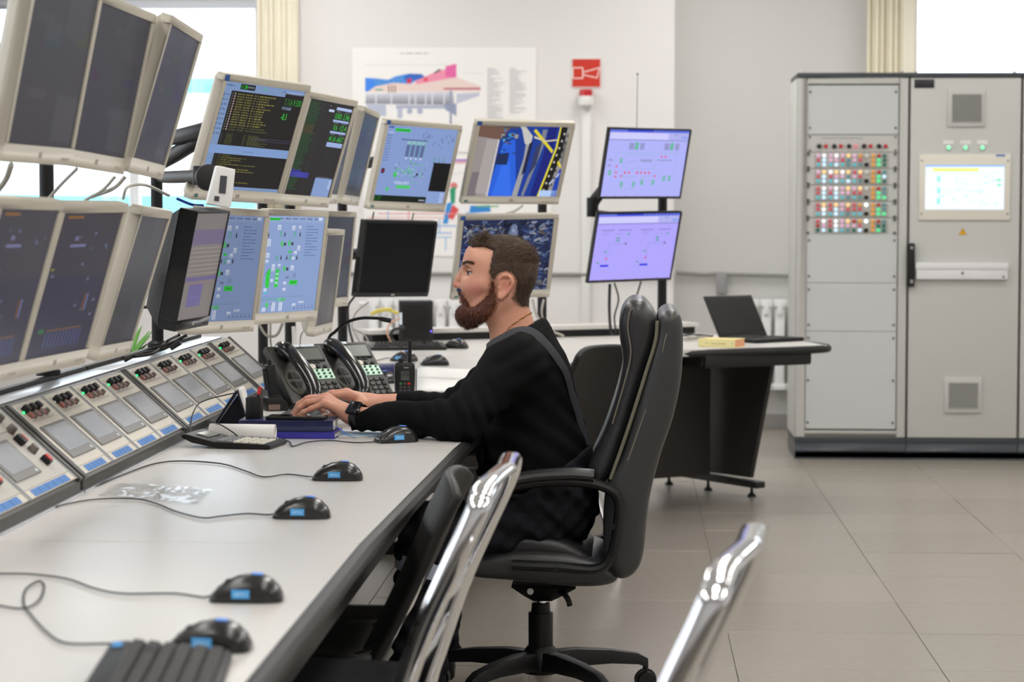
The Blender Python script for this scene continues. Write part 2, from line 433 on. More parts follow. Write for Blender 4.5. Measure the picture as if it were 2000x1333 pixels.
# packed vertical blinds beside the windows
SLAT = mat('blind_fabric', rgb(240, 233, 212), 0.8, bump=0.1, bscale=300)
def blinds(label, xs, y, z0, z1):
    t = thing('vertical_blind', label, 'blind', (xs[0], y, z0))
    build('head_rail', MB().b2((-.03, -.03, z1-z0), (xs[-1]-xs[0]+.05, .03, z1-z0+.05)), FRM, t, bev=.004)
    for i, x in enumerate(xs):
        a = .75+.2*math.sin(i*2.1); d = Vector((math.cos(a), math.sin(a), 0))*.05
        m = MB().grid(lambda u, v, x=x, d=d: (x-xs[0]+d.x*(2*u-1), d.y*(2*u-1)+.004*math.sin(u*PI), v*(z1-z0)), 4, 1)
        o = build('slat', m, SLAT, t); o.modifiers.new('s', 'SOLIDIFY').thickness = .0012
blinds('cream vertical blind slats pushed together beside the wide window', [-2.26+.026*i for i in range(8)], YW-.07, 1.05, 2.95)
blinds('cream vertical blind slats gathered above the grey cabinets', [1.46+.028*i for i in range(9)], YR-.07, .9, 3.05)

# outside: pale turquoise building and snow-bright ground
OUTW = mat('facade_white', rgb(250, 252, 255), 0.9); OUTC = mat('facade_turquoise', rgb(120, 226, 240), 0.9); OUTG = mat('snow', rgb(245, 248, 252), 0.9)
gr = build('outside_ground', MB().b2((-40, YW+1.0, -1.0), (30, 60, -.9)), OUTG); gr['kind'] = 'structure'
bt = thing('apartment_building', 'pale building with turquoise bands seen through the window', 'building', (-8, 30, -.9))
build('wall', MB().b2((-7, 0, 0), (6.0, 6, 8)), OUTW, bt)
for z0, z1 in ((1.55, 1.95), (2.15, 2.45), (3.1, 3.25), (3.75, 3.95)):
    build('band', MB().b2((-7.02, -.05, z0), (6.02, .02, z1)), OUTC, bt, bev=.01)

# ceiling lamps
LAMPM = emis('lamp_diffuser', (1, .96, .9, 1), 6.0, (.9, .9, .9, 1))
lp = None
for i, (x, y) in enumerate(LAMPS):
    t = thing('ceiling_lamp', 'white recessed panel lamp in the ceiling grid', 'lamp', (x, y, CEIL-.03), group='ceiling panel lamps')
    if lp is None:
        f = MB()
        for a, b in (((-.31, -.61), (.31, -.58)), ((-.31, .58), (.31, .61)), ((-.31, -.58), (-.28, .58)), ((.28, -.58), (.31, .58))): f.b2((a[0], a[1], 0), (b[0], b[1], .028))
        lp = (build('frame', f, WHITEP, t), build('diffuser', MB().b2((-.28, -.58, .004), (.28, .58, .01)), LAMPM, t))
    else:
        inst(lp[0], 'frame', t); inst(lp[1], 'diffuser', t)

# ------------------------------------------------------------------ on the back wall
def poster(name, label, x0, z0, x1, z1, draw):
    t = thing(name, label, 'poster', (x0, YW-.006, z0)); w, h = x1-x0, z1-z0
    build('sheet', MB().b2((0, 0, 0), (w, .005, h)), PAPER, t)
    p = Print(w, h, (243, 241, 239), y=-.0006); draw(p); p.build('print', PRINT, t)
def engine(p):
    g = lambda x, y: ((x-690)/358.0, 1-(y-95)/203.0)       # measured on the sheet
    def pl(pts, c): p.poly([g(*q) for q in pts], c)
    p.words(*g(784, 107), .16, .012, (190, 188, 188), 1)
    p.line(*g(712, 128), *g(875, 128), .002, (205, 203, 203)); p.line(*g(905, 145), *g(945, 145), .002, (205, 203, 203))
    pl([(715, 153), (745, 155), (745, 180), (715, 180)], (72, 140, 240))
    pl([(732, 154), (760, 157), (775, 150), (795, 146), (830, 148), (800, 168), (760, 170), (735, 176)], (86, 150, 226))
    pl([(790, 152), (800, 145), (825, 146), (832, 152), (815, 158), (795, 160)], (60, 108, 200))
    pl([(726, 176), (735, 170), (770, 163), (800, 165), (850, 158), (893, 152), (940, 170), (940, 180), (720, 181)], (236, 214, 208))
    pl([(812, 160), (850, 143), (893, 130), (893, 152), (850, 160), (815, 166)], (240, 150, 178))
    pl([(872, 131), (893, 126), (893, 153), (872, 152)], (232, 110, 170)); pl([(796, 156), (805, 154), (806, 162), (797, 165)], (214, 60, 90)); pl([(829, 153), (837, 152), (838, 160), (830, 161)], (230, 90, 110))
    pl([(848, 144), (860, 136), (864, 138), (852, 145)], (90, 84, 90))
    for x in (760, 766, 772): pl([(x, 170), (x+2, 165), (x+3, 180), (x+1, 186)], (120, 100, 96))
    pl([(868, 173), (940, 173), (940, 176), (868, 176)], (180, 60, 100)); pl([(735, 175), (750, 175), (750, 178), (735, 178)], (90, 170, 150))
    for k in range(8):
        c = 214-k*10; pl([(716, 184+k*2.4), (760, 183+k*2.6), (888, 180+k*3.2), (888, 184+k*3.2), (760, 186+k*2.6), (716, 187+k*2.4)], (c, c+2, min(255, c+14)))
    pl([(893, 184), (938, 182), (938, 188), (893, 204)], (196, 200, 216))
    for x in (735, 765, 800, 812, 832, 845, 868, 882): pl([(x, 182), (x+2.4, 182), (x+2.4, 212), (x, 212)], (226, 228, 236))
    pl([(716, 205), (756, 205), (756, 228), (730, 226)], (188, 194, 214)); pl([(775, 206), (870, 207), (870, 213), (775, 213)], (176, 182, 204)); pl([(778, 213), (788, 213), (788, 232), (778, 232)], (190, 196, 214))
    pl([(868, 205), (893, 203), (893, 228), (884, 222), (872, 216)], (150, 158, 190)); pl([(880, 178), (884, 178), (884, 250), (880, 250)], (150, 156, 180))
    for c in (802, 822): p.disc(*g(c, 218), .016, (176, 182, 204))
    r = random.Random(3)
    for col, y1 in ((953, 236), (996, 222)):
        y = 135
        while y < y1:
            p.rect(*g(col, y+1.2), g(col+r.uniform(8, 34), 0)[0], g(0, y)[1], (196, 195, 197)); y += 2.7
poster('engine_poster', 'large white poster with a coloured cutaway drawing of a turbine engine', -1.723, 1.705, -.592, 2.344, engine)
def pipes(p):
    g = lambda x, y: ((x-712)/365.0, 1-(y-305)/198.0)
    def pl(pts, c): p.poly([g(*q) for q in pts], c)
    pl([(850, 314), (960, 314), (960, 318), (850, 318)], (160, 96, 190)); pl([(850, 319), (960, 319), (960, 322), (850, 322)], (226, 150, 160))
    p.line(*g(860, 346), *g(930, 338), .004, (206, 216, 214))
    p.disc(*g(888, 366), .02, (226, 130, 130)); pl([(880, 372), (892, 366), (890, 400), (882, 402)], (60, 160, 120)); pl([(874, 400), (886, 396), (876, 440), (866, 440)], (70, 150, 220)); pl([(886, 402), (898, 412), (886, 432), (876, 428)], (220, 90, 90))
    pl([(908, 405), (958, 403), (960, 416), (912, 420)], (60, 140, 214)); pl([(900, 404), (920, 404), (918, 418), (900, 416)], (240, 240, 244)); p.rect(*g(930, 407), *g(975, 404), (120, 180, 120))
    for y, x0, x1, c in ((420, 740, 900, (226, 150, 150)), (428, 720, 870, (236, 180, 180)), (458, 800, 884, (120, 170, 226)), (466, 820, 884, (150, 190, 232)), (436, 740, 830, (150, 190, 232)), (444, 800, 1040, (120, 170, 226)), (410, 745, 800, (214, 214, 220))):
        p.line(*g(x0, y), *g(x1, y), .006, c)
    for x, y0, y1, c in ((872, 466, 492, (150, 190, 232)), (760, 414, 436, (150, 190, 232)), (800, 414, 440, (226, 150, 150)), (860, 430, 458, (120, 170, 226)), (1000, 420, 460, (226, 150, 150))):
        p.line(*g(x, y0), *g(x, y1), .006, c)
    for k in range(5): p.words(*g(960, 430+9*k), .2, .01, (205, 204, 206), k)
poster('pipe_diagram_poster', 'white poster with blue and red pipe diagram below the engine poster', -1.655, 1.066, -.498, 1.69, pipes)

t = thing('alarm_sign', 'square red sign with a white outlined horn symbol', 'sign', (-.375, YW-.008, 2.1)); sw = .179; sh = .177
build('plate', MB().b2((0, 0, 0), (sw, .006, sh)), WHITEP, t)
p = Print(sw, sh, (206, 60, 46), y=-.0006)
wc = (246, 226, 220)
for a, b in (((.04, .32), (.04, .68)), ((.04, .68), (.38, .68)), ((.38, .68), (.38, .32)), ((.38, .32), (.04, .32)), ((.38, .52), (.95, .68)), ((.95, .68), (.87, .33)), ((.87, .33), (.38, .44))): p.line(*a, *b, .035, wc)
for a, b in (((0, .99), (1, .99)), ((0, .01), (1, .01)), ((.01, 0), (.01, 1)), ((.99, 0), (.99, 1))): p.line(*a, *b, .02, (240, 235, 232))
p.build('print', PRINT, t)
t = thing('alarm_siren', 'small red and white alarm siren under the red horn sign', 'siren', (-.287, YW, 2.0))
build('base', MB().lathe([(.02, -.03), (.046, -.01), (.048, .03), (.044, .045)], (0, -.05, 0), 20), WHITEP, t)
build('lens', MB().lathe([(.040, .045), (.042, .075), (.036, .085)], (0, -.05, 0), 20), mat('siren_red', rgb(196, 30, 34), .25, coat=.4), t)
tag(build('conduit', MB().b2((-.313, YW-.026, .05), (-.257, YW, 1.97)), WHITEP, bev=.006), 'white vertical cable conduit running down from the siren', 'conduit')
m = MB().tube([(-2.25, YW-.02, .958), (-1.0, YW-.02, .956), (.24, YW-.02, .955)], .012, 8)
tag(build('wall_pipe', m, mat('pipe_grey', rgb(140, 138, 134), .5)), 'thin grey pipe running along the white wall behind the monitors', 'pipe')
m = MB().tube([(.27, YR-.03, .965), (.45, YR-.03, .953), (.53, YR-.03, .96), (.62, YR-.03, .955), (1.1, YR-.03, .945)], .012, 8)
tag(build('wall_pipe', m, MATS['pipe_grey']), 'thin grey pipe on the wall between the monitors and the cabinets', 'pipe')
tag(build('junction_box', MB().b2((.52, YR-.05, .84), (.585, YR, .965)), mat('box_grey', rgb(150, 148, 150), .5), bev=.006), 'small grey junction box hanging from the wall pipe', 'box')
RADM = mat('radiator_white', rgb(236, 236, 236), .35)
def radiator(x0, n, y, label):
    t = thing('radiator', label, 'radiator', (x0, y, .26)); pit = .0825
    m = MB()
    m.b2((.01, -.035, .03), (pit-.014, .035, .49)); m.b2((.0, -.045, .50), (pit-.004, .045, .545)); m.b2((.0, -.045, -.01), (pit-.004, .045, .03)); m.b2((.022, -.05, .45), (pit-.026, .0, .52))
    s0 = build('section', m, RADM, t, bev=.008)
    for i in range(1, n): inst(s0, 'section', t, (pit*i, 0, 0))
    for zz_ in (.01, .515): build('pipe', MB().cyl((-.05, 0, zz_), (n*pit+.04, 0, zz_), .014), RADM, t)
    for xx_ in (.05, n*pit-.1): build('bracket', MB().b2((xx_, .03, .4), (xx_+.04, .11, .43)), RADM, t)
radiator(-1.62, 11, YW-.115, 'white sectional radiator on the wall behind the bearded man')
radiator(.70, 9, YR-.115, 'white sectional radiator beside the grey cabinets')
# ================================================================== desks
DTOP = mat('desk_laminate', rgb(206, 203, 199), 0.28, vary=0.02, vscale=14, spec=0.5, bump=0.02, bscale=400)
EDGE = mat('desk_edge', rgb(30, 30, 30), 0.42, spec=.35)
PANELB = mat('desk_panel', rgb(58, 54, 51), 0.6, vary=0.03)
DZ = .74
def slab(mb, poly, z0, z1): return mb.prism(poly, 'z', z0, z1)
dk = thing('control_desk', 'long pale grey control desk with black rounded front edge', 'desk', (-.9, 4.0, 0))
def lp_(pts): return [(x+.9, y-4.0) for x, y in pts]
XB, XF = -1.45, -.475
segs = [(1.2, 4.18, XF-.012, XF-.012), (4.18, 5.9, XF-.012, -.447)]
for a, b, xa, xb in segs:
    build('tabletop', slab(MB(), lp_([(XB, a+.0022), (xa, a+.0022), (xb, b-.0022), (XB, b-.0022)]), DZ-.028, DZ), DTOP, dk, bev=.0015, seg=1)
fr = [(-.447, 5.9), (-.42, 6.5), (-.37, 7.6), (-.31, 8.7), (-.235, 9.35)]
build('tabletop', slab(MB(), lp_([(XB, 5.901)]+fr+[(-1.3, 9.95), (XB, 9.4)]), DZ-.028, DZ), DTOP, dk, bev=.0015, seg=1)
ep = [(XF-.012, 1.2), (XF-.012, 4.18), (-.447, 5.9)]+fr[1:]
build('edge_band', MB().tube([(x+.9+.007, y-4, DZ-.017) for x, y in ep], .019, 10, ry=.0185, nrm=(0, 0, 1)), EDGE, dk)
build('modesty_panel', MB().b2((-.28, -2.8, .06), (-.255, 5.0, .68)), PANELB, dk, bev=.003)
build('cable_tray', MB().b2((-.10, -2.7, .585), (.36, 1.9, .61)).b2((.34, -2.7, .585), (.36, 1.9, .68)).b2((-.10, -2.7, .585), (-.08, 1.9, .70)), EDGE, dk, bev=.004)
for y in (1.35, 4.18, 5.9, 7.6, 9.1):
    build('leg_frame', MB().b2((-.5, y-4-.02, .0), (.28, y-4+.02, .05)).b2((-.46, y-4-.015, .05), (-.2, y-4+.015, .712)), EDGE, dk, bev=.004)

d2 = thing('side_desk', 'pale grey desk wing with slanted dark end panel holding the laptop', 'desk', (.3, 10.6, 0))
def l2(pts): return [(x-.3, y-10.6) for x, y in pts]
A = Vector((-.235, 9.36)); B = Vector((-.10, 9.98)); C_ = Vector((.876, 10.625)); D_ = Vector((.30, 11.75)); E_ = Vector((-1.2, 10.85)); G_ = Vector((-1.44, 9.41)); 
build('tabletop', slab(MB(), l2([A, B, C_, (.80, 10.95), D_, E_, G_, (-1.29, 9.96)]), DZ-.028, DZ), DTOP, d2, bev=.0015, seg=1)
build('edge_band', MB().tube([(x, y, DZ-.017) for x, y in l2(spline([(A.x, A.y, 0), (B.x, B.y, 0), (.4, 10.31, 0), (C_.x, C_.y, 0), (.82, 10.93, 0), (.56, 11.25, 0), (D_.x, D_.y, 0)], 5) and [(q.x, q.y) for q in spline([(A.x, A.y, 0), (B.x, B.y, 0), (.4, 10.31, 0), (.86, 10.62, 0), (.815, 10.93, 0), (.56, 11.25, 0), (D_.x, D_.y, 0)], 5)])], .018, 8, ry=.017, nrm=(0, 0, 1)), EDGE, d2)
# back shelf strip
sh = [(-1.2, 10.70), (.33, 11.60), (.25, 11.74), (-1.28, 10.84)]
build('back_shelf', slab(MB(), l2(sh), DZ+.035, DZ+.055), DTOP, d2, bev=.002)
build('shelf_support', slab(MB(), l2([(-1.19, 10.73), (.31, 11.62), (.26, 11.70), (-1.24, 10.80)]), DZ, DZ+.035), EDGE, d2)
# modesty panel facing the aisle and the slanted end panel
mp = [(-1.05, 10.28), (.375, 11.20), (.362, 11.22), (-1.06, 10.30)]
build('modesty_panel', slab(MB(), l2(mp), .085, .69), PANELB, d2, bev=.002)
e0 = Vector((.16, 11.55, 0)); ed = Vector((.635, -.772, 0)).normalized(); en = Vector((ed.y, -ed.x, 0))
def ew(s, z, n=0): q = e0+ed*s+en*n; return (q.x-.3, q.y-10.6, z)
m = MB(); prof = [(0, .09), (.64, .09), (.80, .70), (0, .70)]
m.loft([[ew(s, z, -.012) for s, z in prof], [ew(s, z, .012) for s, z in prof]])
build('end_panel', m, mat('desk_end_panel', rgb(44, 42, 41), .55), d2, bev=.002)
m = MB(); prof = [(-.02, .055), (.70, .045), (.70, .075), (-.02, .09)]
m.loft([[ew(s, z, -.03) for s, z in prof], [ew(s, z, .03) for s, z in prof]])
build('foot_bar', m, EDGE, d2, bev=.003)
for s in (.04, .33, .64):
    q = ew(s, 0); build('levelling_foot', MB().lathe([(.022, 0), (.02, .008), (.008, .02), (.006, .05)], q, 12), BLACKM, d2)
kt = MB(); kb = Vector((.33, 10.42, 0)); kd = Vector((.83, .55, 0)).normalized(); kn = Vector((-kd.y, kd.x, 0))
R = Matrix((kd, kn, Vector((0, 0, 1)))).transposed()
kt.box(Vector((.46, 10.56, .665))-Vector((.3, 10.6, 0)), (.58, .36, .016), R).box(Vector((.46, 10.56, .69))-Vector((.3, 10.6, 0))-kn*.175, (.58, .02, .05), R)
kt.box(Vector((.46, 10.56, .69))-Vector((.3, 10.6, 0))-kd*.29, (.02, .34, .05), R).box(Vector((.46, 10.56, .69))-Vector((.3, 10.6, 0))+kd*.29, (.02, .34, .05), R)
build('keyboard_tray', kt, EDGE, d2, bev=.003)
kt = MB().box(Vector((-.08, 10.15, .672))-Vector((.3, 10.6, 0)), (.34, .30, .08), R)
build('drawer_unit', kt, BLACK, d2, bev=.004)

# ================================================================== sloped consoles
HOUS = mat('console_housing', rgb(58, 56, 52), .45, bump=.05)
PLATE = mat('console_plate', rgb(198, 192, 179), .42)
PLATE2 = mat('console_plate_grey', rgb(180, 177, 170), .45)
TFRM = mat('touch_frame', rgb(112, 110, 108), .4)
TSCR = mat('touch_screen', rgb(158, 161, 168), .22, vary=.06, vscale=20, spec=.6)
ALU = mat('silver_strip', rgb(196, 200, 206), .22, metal=.6)
LEDG = emis('led_green', (.02, 1, .25, 1), 1.6)
SX0, SZ0, SX1, SZ1 = -1.16, .768, -1.33, .92
SL = math.hypot(SX1-SX0, SZ1-SZ0)
su = Vector((SX1-SX0, 0, SZ1-SZ0)).normalized()            # up the slope
sn = Vector((su.z, 0, -su.x))                               # out of the slope
def console(y0, y1, label, panels, wide=False):
    t = thing('sloped_console', label, 'console', (SX0, y0, DZ), group=None); w = y1-y0
    prof = [(0, 0.001), (0, SZ0-DZ), (SX1-SX0, SZ1-DZ), (SX1-SX0-.10, SZ1-DZ), (SX1-SX0-.10, .001)]
    build('housing', MB().prism(prof, 'y', .004, w-.004), HOUS, t, bev=.003)
    build('base_trim', MB().b2((-.01, .0, .0), (.006, w, .006)), ALU, t)
    build('ledge_strip', MB().b2((SX1-SX0-.085, 0, SZ1-DZ), (SX1-SX0-.02, w, SZ1-DZ+.004)), ALU, t, bev=.001)
    build('ledge_lip', MB().b2((SX1-SX0-.105, 0, SZ1-DZ), (SX1-SX0-.088, w, SZ1-DZ+.014)), BLACK, t, bev=.002)
    for yy in (.012, w-.012):
        m = MB(); P = lambda s, d, yv: tuple(Vector((0, yv, SZ0-DZ))+su*s+sn*d)
        m.loft([[P(0, 0, yy-.011), P(0, .009, yy-.011), P(SL, .009, yy-.011), P(SL, 0, yy-.011)], [P(0, 0, yy+.011), P(0, .009, yy+.011), P(SL, .009, yy+.011), P(SL, 0, yy+.011)]])
        build('side_rail', m, HOUS, t, bev=.002)
    # slope frame: columns (along the row, up the slope, out)
    Rm = Matrix((Vector((0, 1, 0)), su, sn)).transposed()
    def sb(u0, v0, u1, v1, d0, d1, mb=None):
        mb = mb or MB(); c = Vector((0, 0, SZ0-DZ))+Vector((0, (u0+u1)/2, 0))+su*(v0+v1)/2+sn*(d0+d1)/2
        return mb.box(c, (u1-u0, v1-v0, d1-d0), Rm)
    pitch = (w-.05)/panels
    for k in range(panels):
        a = .025+k*pitch; b = a+pitch
        pl = build('panel', sb(a+.004, .008, b-.004, SL-.004, 0, .005), PLATE, t, bev=.0012, seg=1)
        for e_ in (a+.0065, b-.0065): build('edge_strip', sb(e_-.0022, .006, e_+.0022, SL-.002, .005, .0075), ALU, pl)
        f0, f1 = (a+.035, b-.03) if not wide else (a+.035, a+pitch*.55)
        if wide: f0 = a+pitch*.05
        build('inset_plate', sb(a+.012, .030, b-.012, SL-.012, .005, .0062), PLATE2 if wide else PLATE, pl, bev=.0005, seg=1)
        build('touch_frame', sb(f0, .052, f1, .150, .006, .0095), TFRM, pl, bev=.001, seg=1)
        build('touch_screen', sb(f0+.014, .070, f1-.012, .142, .0095, .0102), TSCR, pl)
        build('frame_button', sb(f1-.03, .057, f1-.022, .063, .0095, .0108), WHITEL, pl)
        lab = sb(a+.05, .010, b-.05, .027, .005, .0058); build('label_strip', lab, mat('console_label_blue', rgb(54, 116, 184), .55), pl)
        for q in range(1, 5):
            u = a+.05+(b-a-.1)*q/5; build('label_mark', sb(u-.0008, .011, u+.0008, .026, .0058, .0061), mat('dark_blue_print', rgb(34, 84, 140), .6), pl)
        # switch cluster at the upper end
        gpl = sb(a+.03, .168, b-.05, .214, .0062, .0075); build('switch_plate', gpl, mat('switch_plate_grey', rgb(186, 180, 172), .5), pl)
        c0 = a+.055; dy = .052
        for j in range(3 if not wide else 2):
            u = c0+j*dy*.95
            build('push_button', sb(u-.014, .192, u+.012, .208, .0075, .021), BLACK, pl, bev=.002)
            build('button_cap', sb(u-.010, .176, u+.012, .190, .0075, .014), mat('label_red', rgb(150, 92, 86), .5), pl, bev=.001)
            q = Vector((0, u+.02, SZ0-DZ))+su*.18+sn*.0075
            build('knob', MB().cyl(q, q+sn*.012, .0075, .006, 12), mat('knob_grey', rgb(110, 104, 98), .4), pl, bev=.001)
        q = Vector((0, c0-.022, SZ0-DZ))+su*.196+sn*.0062
        build('indicator_led', MB().ell(q+sn*.002, (.0036, .0036, .0036), 10, 6), LEDG if k != 1 or wide else mat('led_off', rgb(190, 200, 190), .2), pl)
        if wide:
            u = a+pitch*.75
            for v, mm in ((.20, 'k'), (.165, 'k'), (.135, 'b'), (.105, 'k'), (.072, 'r')):
                q = Vector((0, u, SZ0-DZ))+su*v+sn*.0062
                if mm == 'k': build('knob', MB().cyl(q, q+sn*.016, .011, .009, 14), MATS['knob_grey'], pl, bev=.001)
                elif mm == 'b':
                    build('push_button', sb(u-.03, v-.012, u-.006, v+.012, .0062, .020), BLACK, pl, bev=.002); build('button_cap', sb(u-.008, v-.010, u+.012, v+.010, .0062, .018), REDP, pl, bev=.002)
                else:
                    build('push_button', sb(u-.002, v-.012, u+.022, v+.010, .0062, .018), BLACK, pl, bev=.002); build('button_cap', sb(u+.002, v-.009, u+.020, v+.008, .018, .021), REDP, pl, bev=.001)
    return t
console(3.68, 4.885, 'wide sloped console with red button and knobs at the near end', 3, wide=True)
console(4.90, 6.045, 'sloped console with four touch panels beside the plastic sleeve', 4)
console(6.055, 7.30, 'sloped console with four touch panels behind the tent calendar', 4)
console(7.31, 7.68, 'short sloped console with a single touch panel beside the telephones', 1)
# ================================================================== monitors
MON = {
'U1':((-1.062,4.300,1.592),86.9,11.3,0.1,0.420,0.345),
'L1':((-1.105,4.131,1.191),89.2,15.7,-0.5,0.420,0.345),
'H':((-1.103,6.384,1.174),73.7,7.6,-1.4,0.420,0.345),
'K':((-1.057,8.349,1.166),80.2,5.6,-0.4,0.420,0.345),
'C':((-0.975,7.795,1.531),89.2,12.8,0.0,0.420,0.345),
'U2':((-1.053,4.731,1.588),85.9,12.0,-1.6,0.420,0.345),
'U3':((-1.023,5.148,1.579),91.2,16.3,-1.5,0.420,0.345),
'L2':((-1.097,4.588,1.186),85.7,16.5,0.1,0.420,0.345),
'L3':((-1.099,5.168,1.176),92.3,17.1,-1.3,0.420,0.345),
'A':((-1.024,6.317,1.526),65.1,17.8,-1.6,0.420,0.345),
'B':((-0.944,7.086,1.518),77.1,16.6,-1.2,0.420,0.345),
'D':((-0.956,8.292,1.528),88.7,13.7,-0.9,0.420,0.345),
'E':((-0.819,8.897,1.507),51.6,14.9,-1.6,0.420,0.345),
'F':((-0.439,9.058,1.524),28.8,24.5,-0.1,0.420,0.345),
'G':((-1.067,5.812,1.191),86.9,11.6,0.0,0.346,0.299),
'I':((-1.028,7.095,1.170),72.2,7.1,-0.8,0.420,0.345),
'J':((-0.983,7.617,1.108),89.5,7.6,-0.6,0.420,0.345),
'L':((-0.922,9.204,1.152),46.5,10.0,-1.0,0.375,0.305),
'M':((-0.496,9.199,1.161),26.6,17.0,1.0,0.420,0.345),
'N':((0.057,10.173,1.546),42.5,12.7,0.4,0.480,0.310),
'O':((0.013,10.148,1.188),41.5,13.9,0.8,0.480,0.310)}
MBACK = {}
LB = (124, 150, 200)                       # window background of the plant pictures
def dim(bgc, items):
    def d(p):
        p.rect(0, 0, 1, 1, bgc)
        for q in items: p.rect(*q[:4], q[4])
    return d
def scr_A(p):
    p.rect(0, 0, 1, 1, (120, 144, 184))
    p.words(.02, .955, .10, .012, (80, 100, 140), 1); p.rect(.19, .935, .37, .985, (20, 22, 22)); p.text(.20, .943, .034, '11:38', (40, 210, 60), .075); p.words(.285, .952, .07, .018, (120, 128, 140), 4)
    p.text(.48, .945, .03, 'M', (70, 180, 120), .03); p.words(.72, .955, .1, .01, (90, 110, 150), 6)
    p.rect(.10, .415, 1, .915, (30, 28, 28)); p.rect(.70, .90, .80, .915, (30, 28, 28))
    for k in range(9): p.rect(.015, .50+.045*k, .022, .53+.045*k, (40, 44, 52)); p.words(.04, .51+.045*k, .045, .012, (86, 104, 140), k)
    r = random.Random(5)
    for k in range(15):
        v = .885-.0235*k; p.rect(.115, v, .125, v+.012, (110, 110, 112)); p.disc(.15, v+.006, .006, (226, 190, 180), 8)
        c = (112, 108, 52) if k < 13 else (80, 84, 46)
        for a, l in ((.18, .085), (.28, .085), (.385, .025), (.425, .012)): p.words(a, v, l, .011, c, k*7)
        p.words(.45, v, r.choice((.09, .1, .12, .17, .2)), .011, (128, 124, 60) if k % 3 == 0 else c, k*3)
    p.rect(.50, .50, 1, .505, (74, 66, 96)); p.rect(.50, .478, 1, .483, (74, 66, 96))
    for k in range(8):
        v = .515-.0125*k; p.rect(.115, v, .122, v+.007, (96, 96, 96)); p.words(.17, v, .08, .007, (72, 76, 44), k); p.words(.38, v, .03, .007, (72, 76, 44), k+2); p.words(.44, v, r.uniform(.1, .28), .007, (84, 88, 50), k+9)
    p.rect(.755, .755, 1.0, .955, (30, 28, 28)); p.rect(.755, .945, 1, .965, (150, 170, 210))
    p.text(.765, .84, .062, '7.766', (50, 190, 60), .105); p.text(.885, .84, .062, '9.500', (50, 190, 60), .10)
    p.rect(.755, .80, .87, .825, (164, 184, 226)); p.text(.775, .70, .062, '-8.3', (50, 190, 60), .07)
    p.rect(.0, .335, 1, .41, (124, 152, 200)); p.words(.42, .36, .14, .012, (100, 122, 160), 3)
    p.rect(.09, .035, 1, .335, (30, 28, 28))
    for k in range(13):
        v = .315-.0205*k; p.rect(.105, v, .115, v+.01, (150, 150, 150)); p.words(.14, v, r.uniform(.12, .5), .010, (122, 118, 56), k*5)
def scr_B(p):
    p.rect(0, 0, 1, 1, (28, 27, 28)); r = random.Random(9)
    for k in range(52):
        v = .965-.0178*k
        c = (34, 84, 46) if k not in (14, 15, 16, 17, 18) else (92, 84, 46)
        if 40 <= k <= 42: c = (70, 74, 190)
        p.words(.02, v, (.22 if k < 30 else .16)+r.uniform(-.02, .06), .0085, c, k); p.words(.30, v, r.uniform(.02, .1), .006, (54, 56, 56), k+1)
    p.rect(.02, .185, .42, .245, (44, 42, 130))
    for k in range(4): p.words(.03, .19+.014*k, .36, .006, (96, 98, 220), k+40)
    p.rect(.62, .925, .97, .955, (170, 186, 226)); p.rect(.46, .895, .58, .92, (190, 200, 232)); p.text(.47, .945, .02, '4', (180, 190, 190), .012)
    for (a, b), v in ((('0.805', '2.346'), .835), (('0.6', '12.4'), .715), (('41.16', '660.7'), .595)):
        p.text(.63 if len(a) > 3 else .66, v, .058, a, (54, 190, 62), .15 if len(a) > 3 else .09); p.text(.815, v, .058, b, (54, 190, 62), .145)
        p.rect(.61, v-.035, .97, v-.012, (156, 176, 220)); p.words(.64, v+.07, .1, .008, (120, 126, 134), 3); p.words(.83, v+.07, .1, .008, (120, 126, 134), 4)
    p.rect(.61, .535, .97, .575, (150, 170, 214))
    for k in range(12): p.words(.62, .30+.018*k, .25, .006, (44, 46, 52), k)
    p.rect(.58, .005, .97, .20, (128, 152, 200)); p.words(.6, .205, .3, .008, (90, 100, 110), 8)
    for k in range(4): p.rect(.90, .09+.025*k, .965, .105+.025*k, (190, 204, 234)); p.rect(.6, .085+.025*k, .9, .0865+.025*k, (100, 122, 170))
GRN = (44, 196, 66)
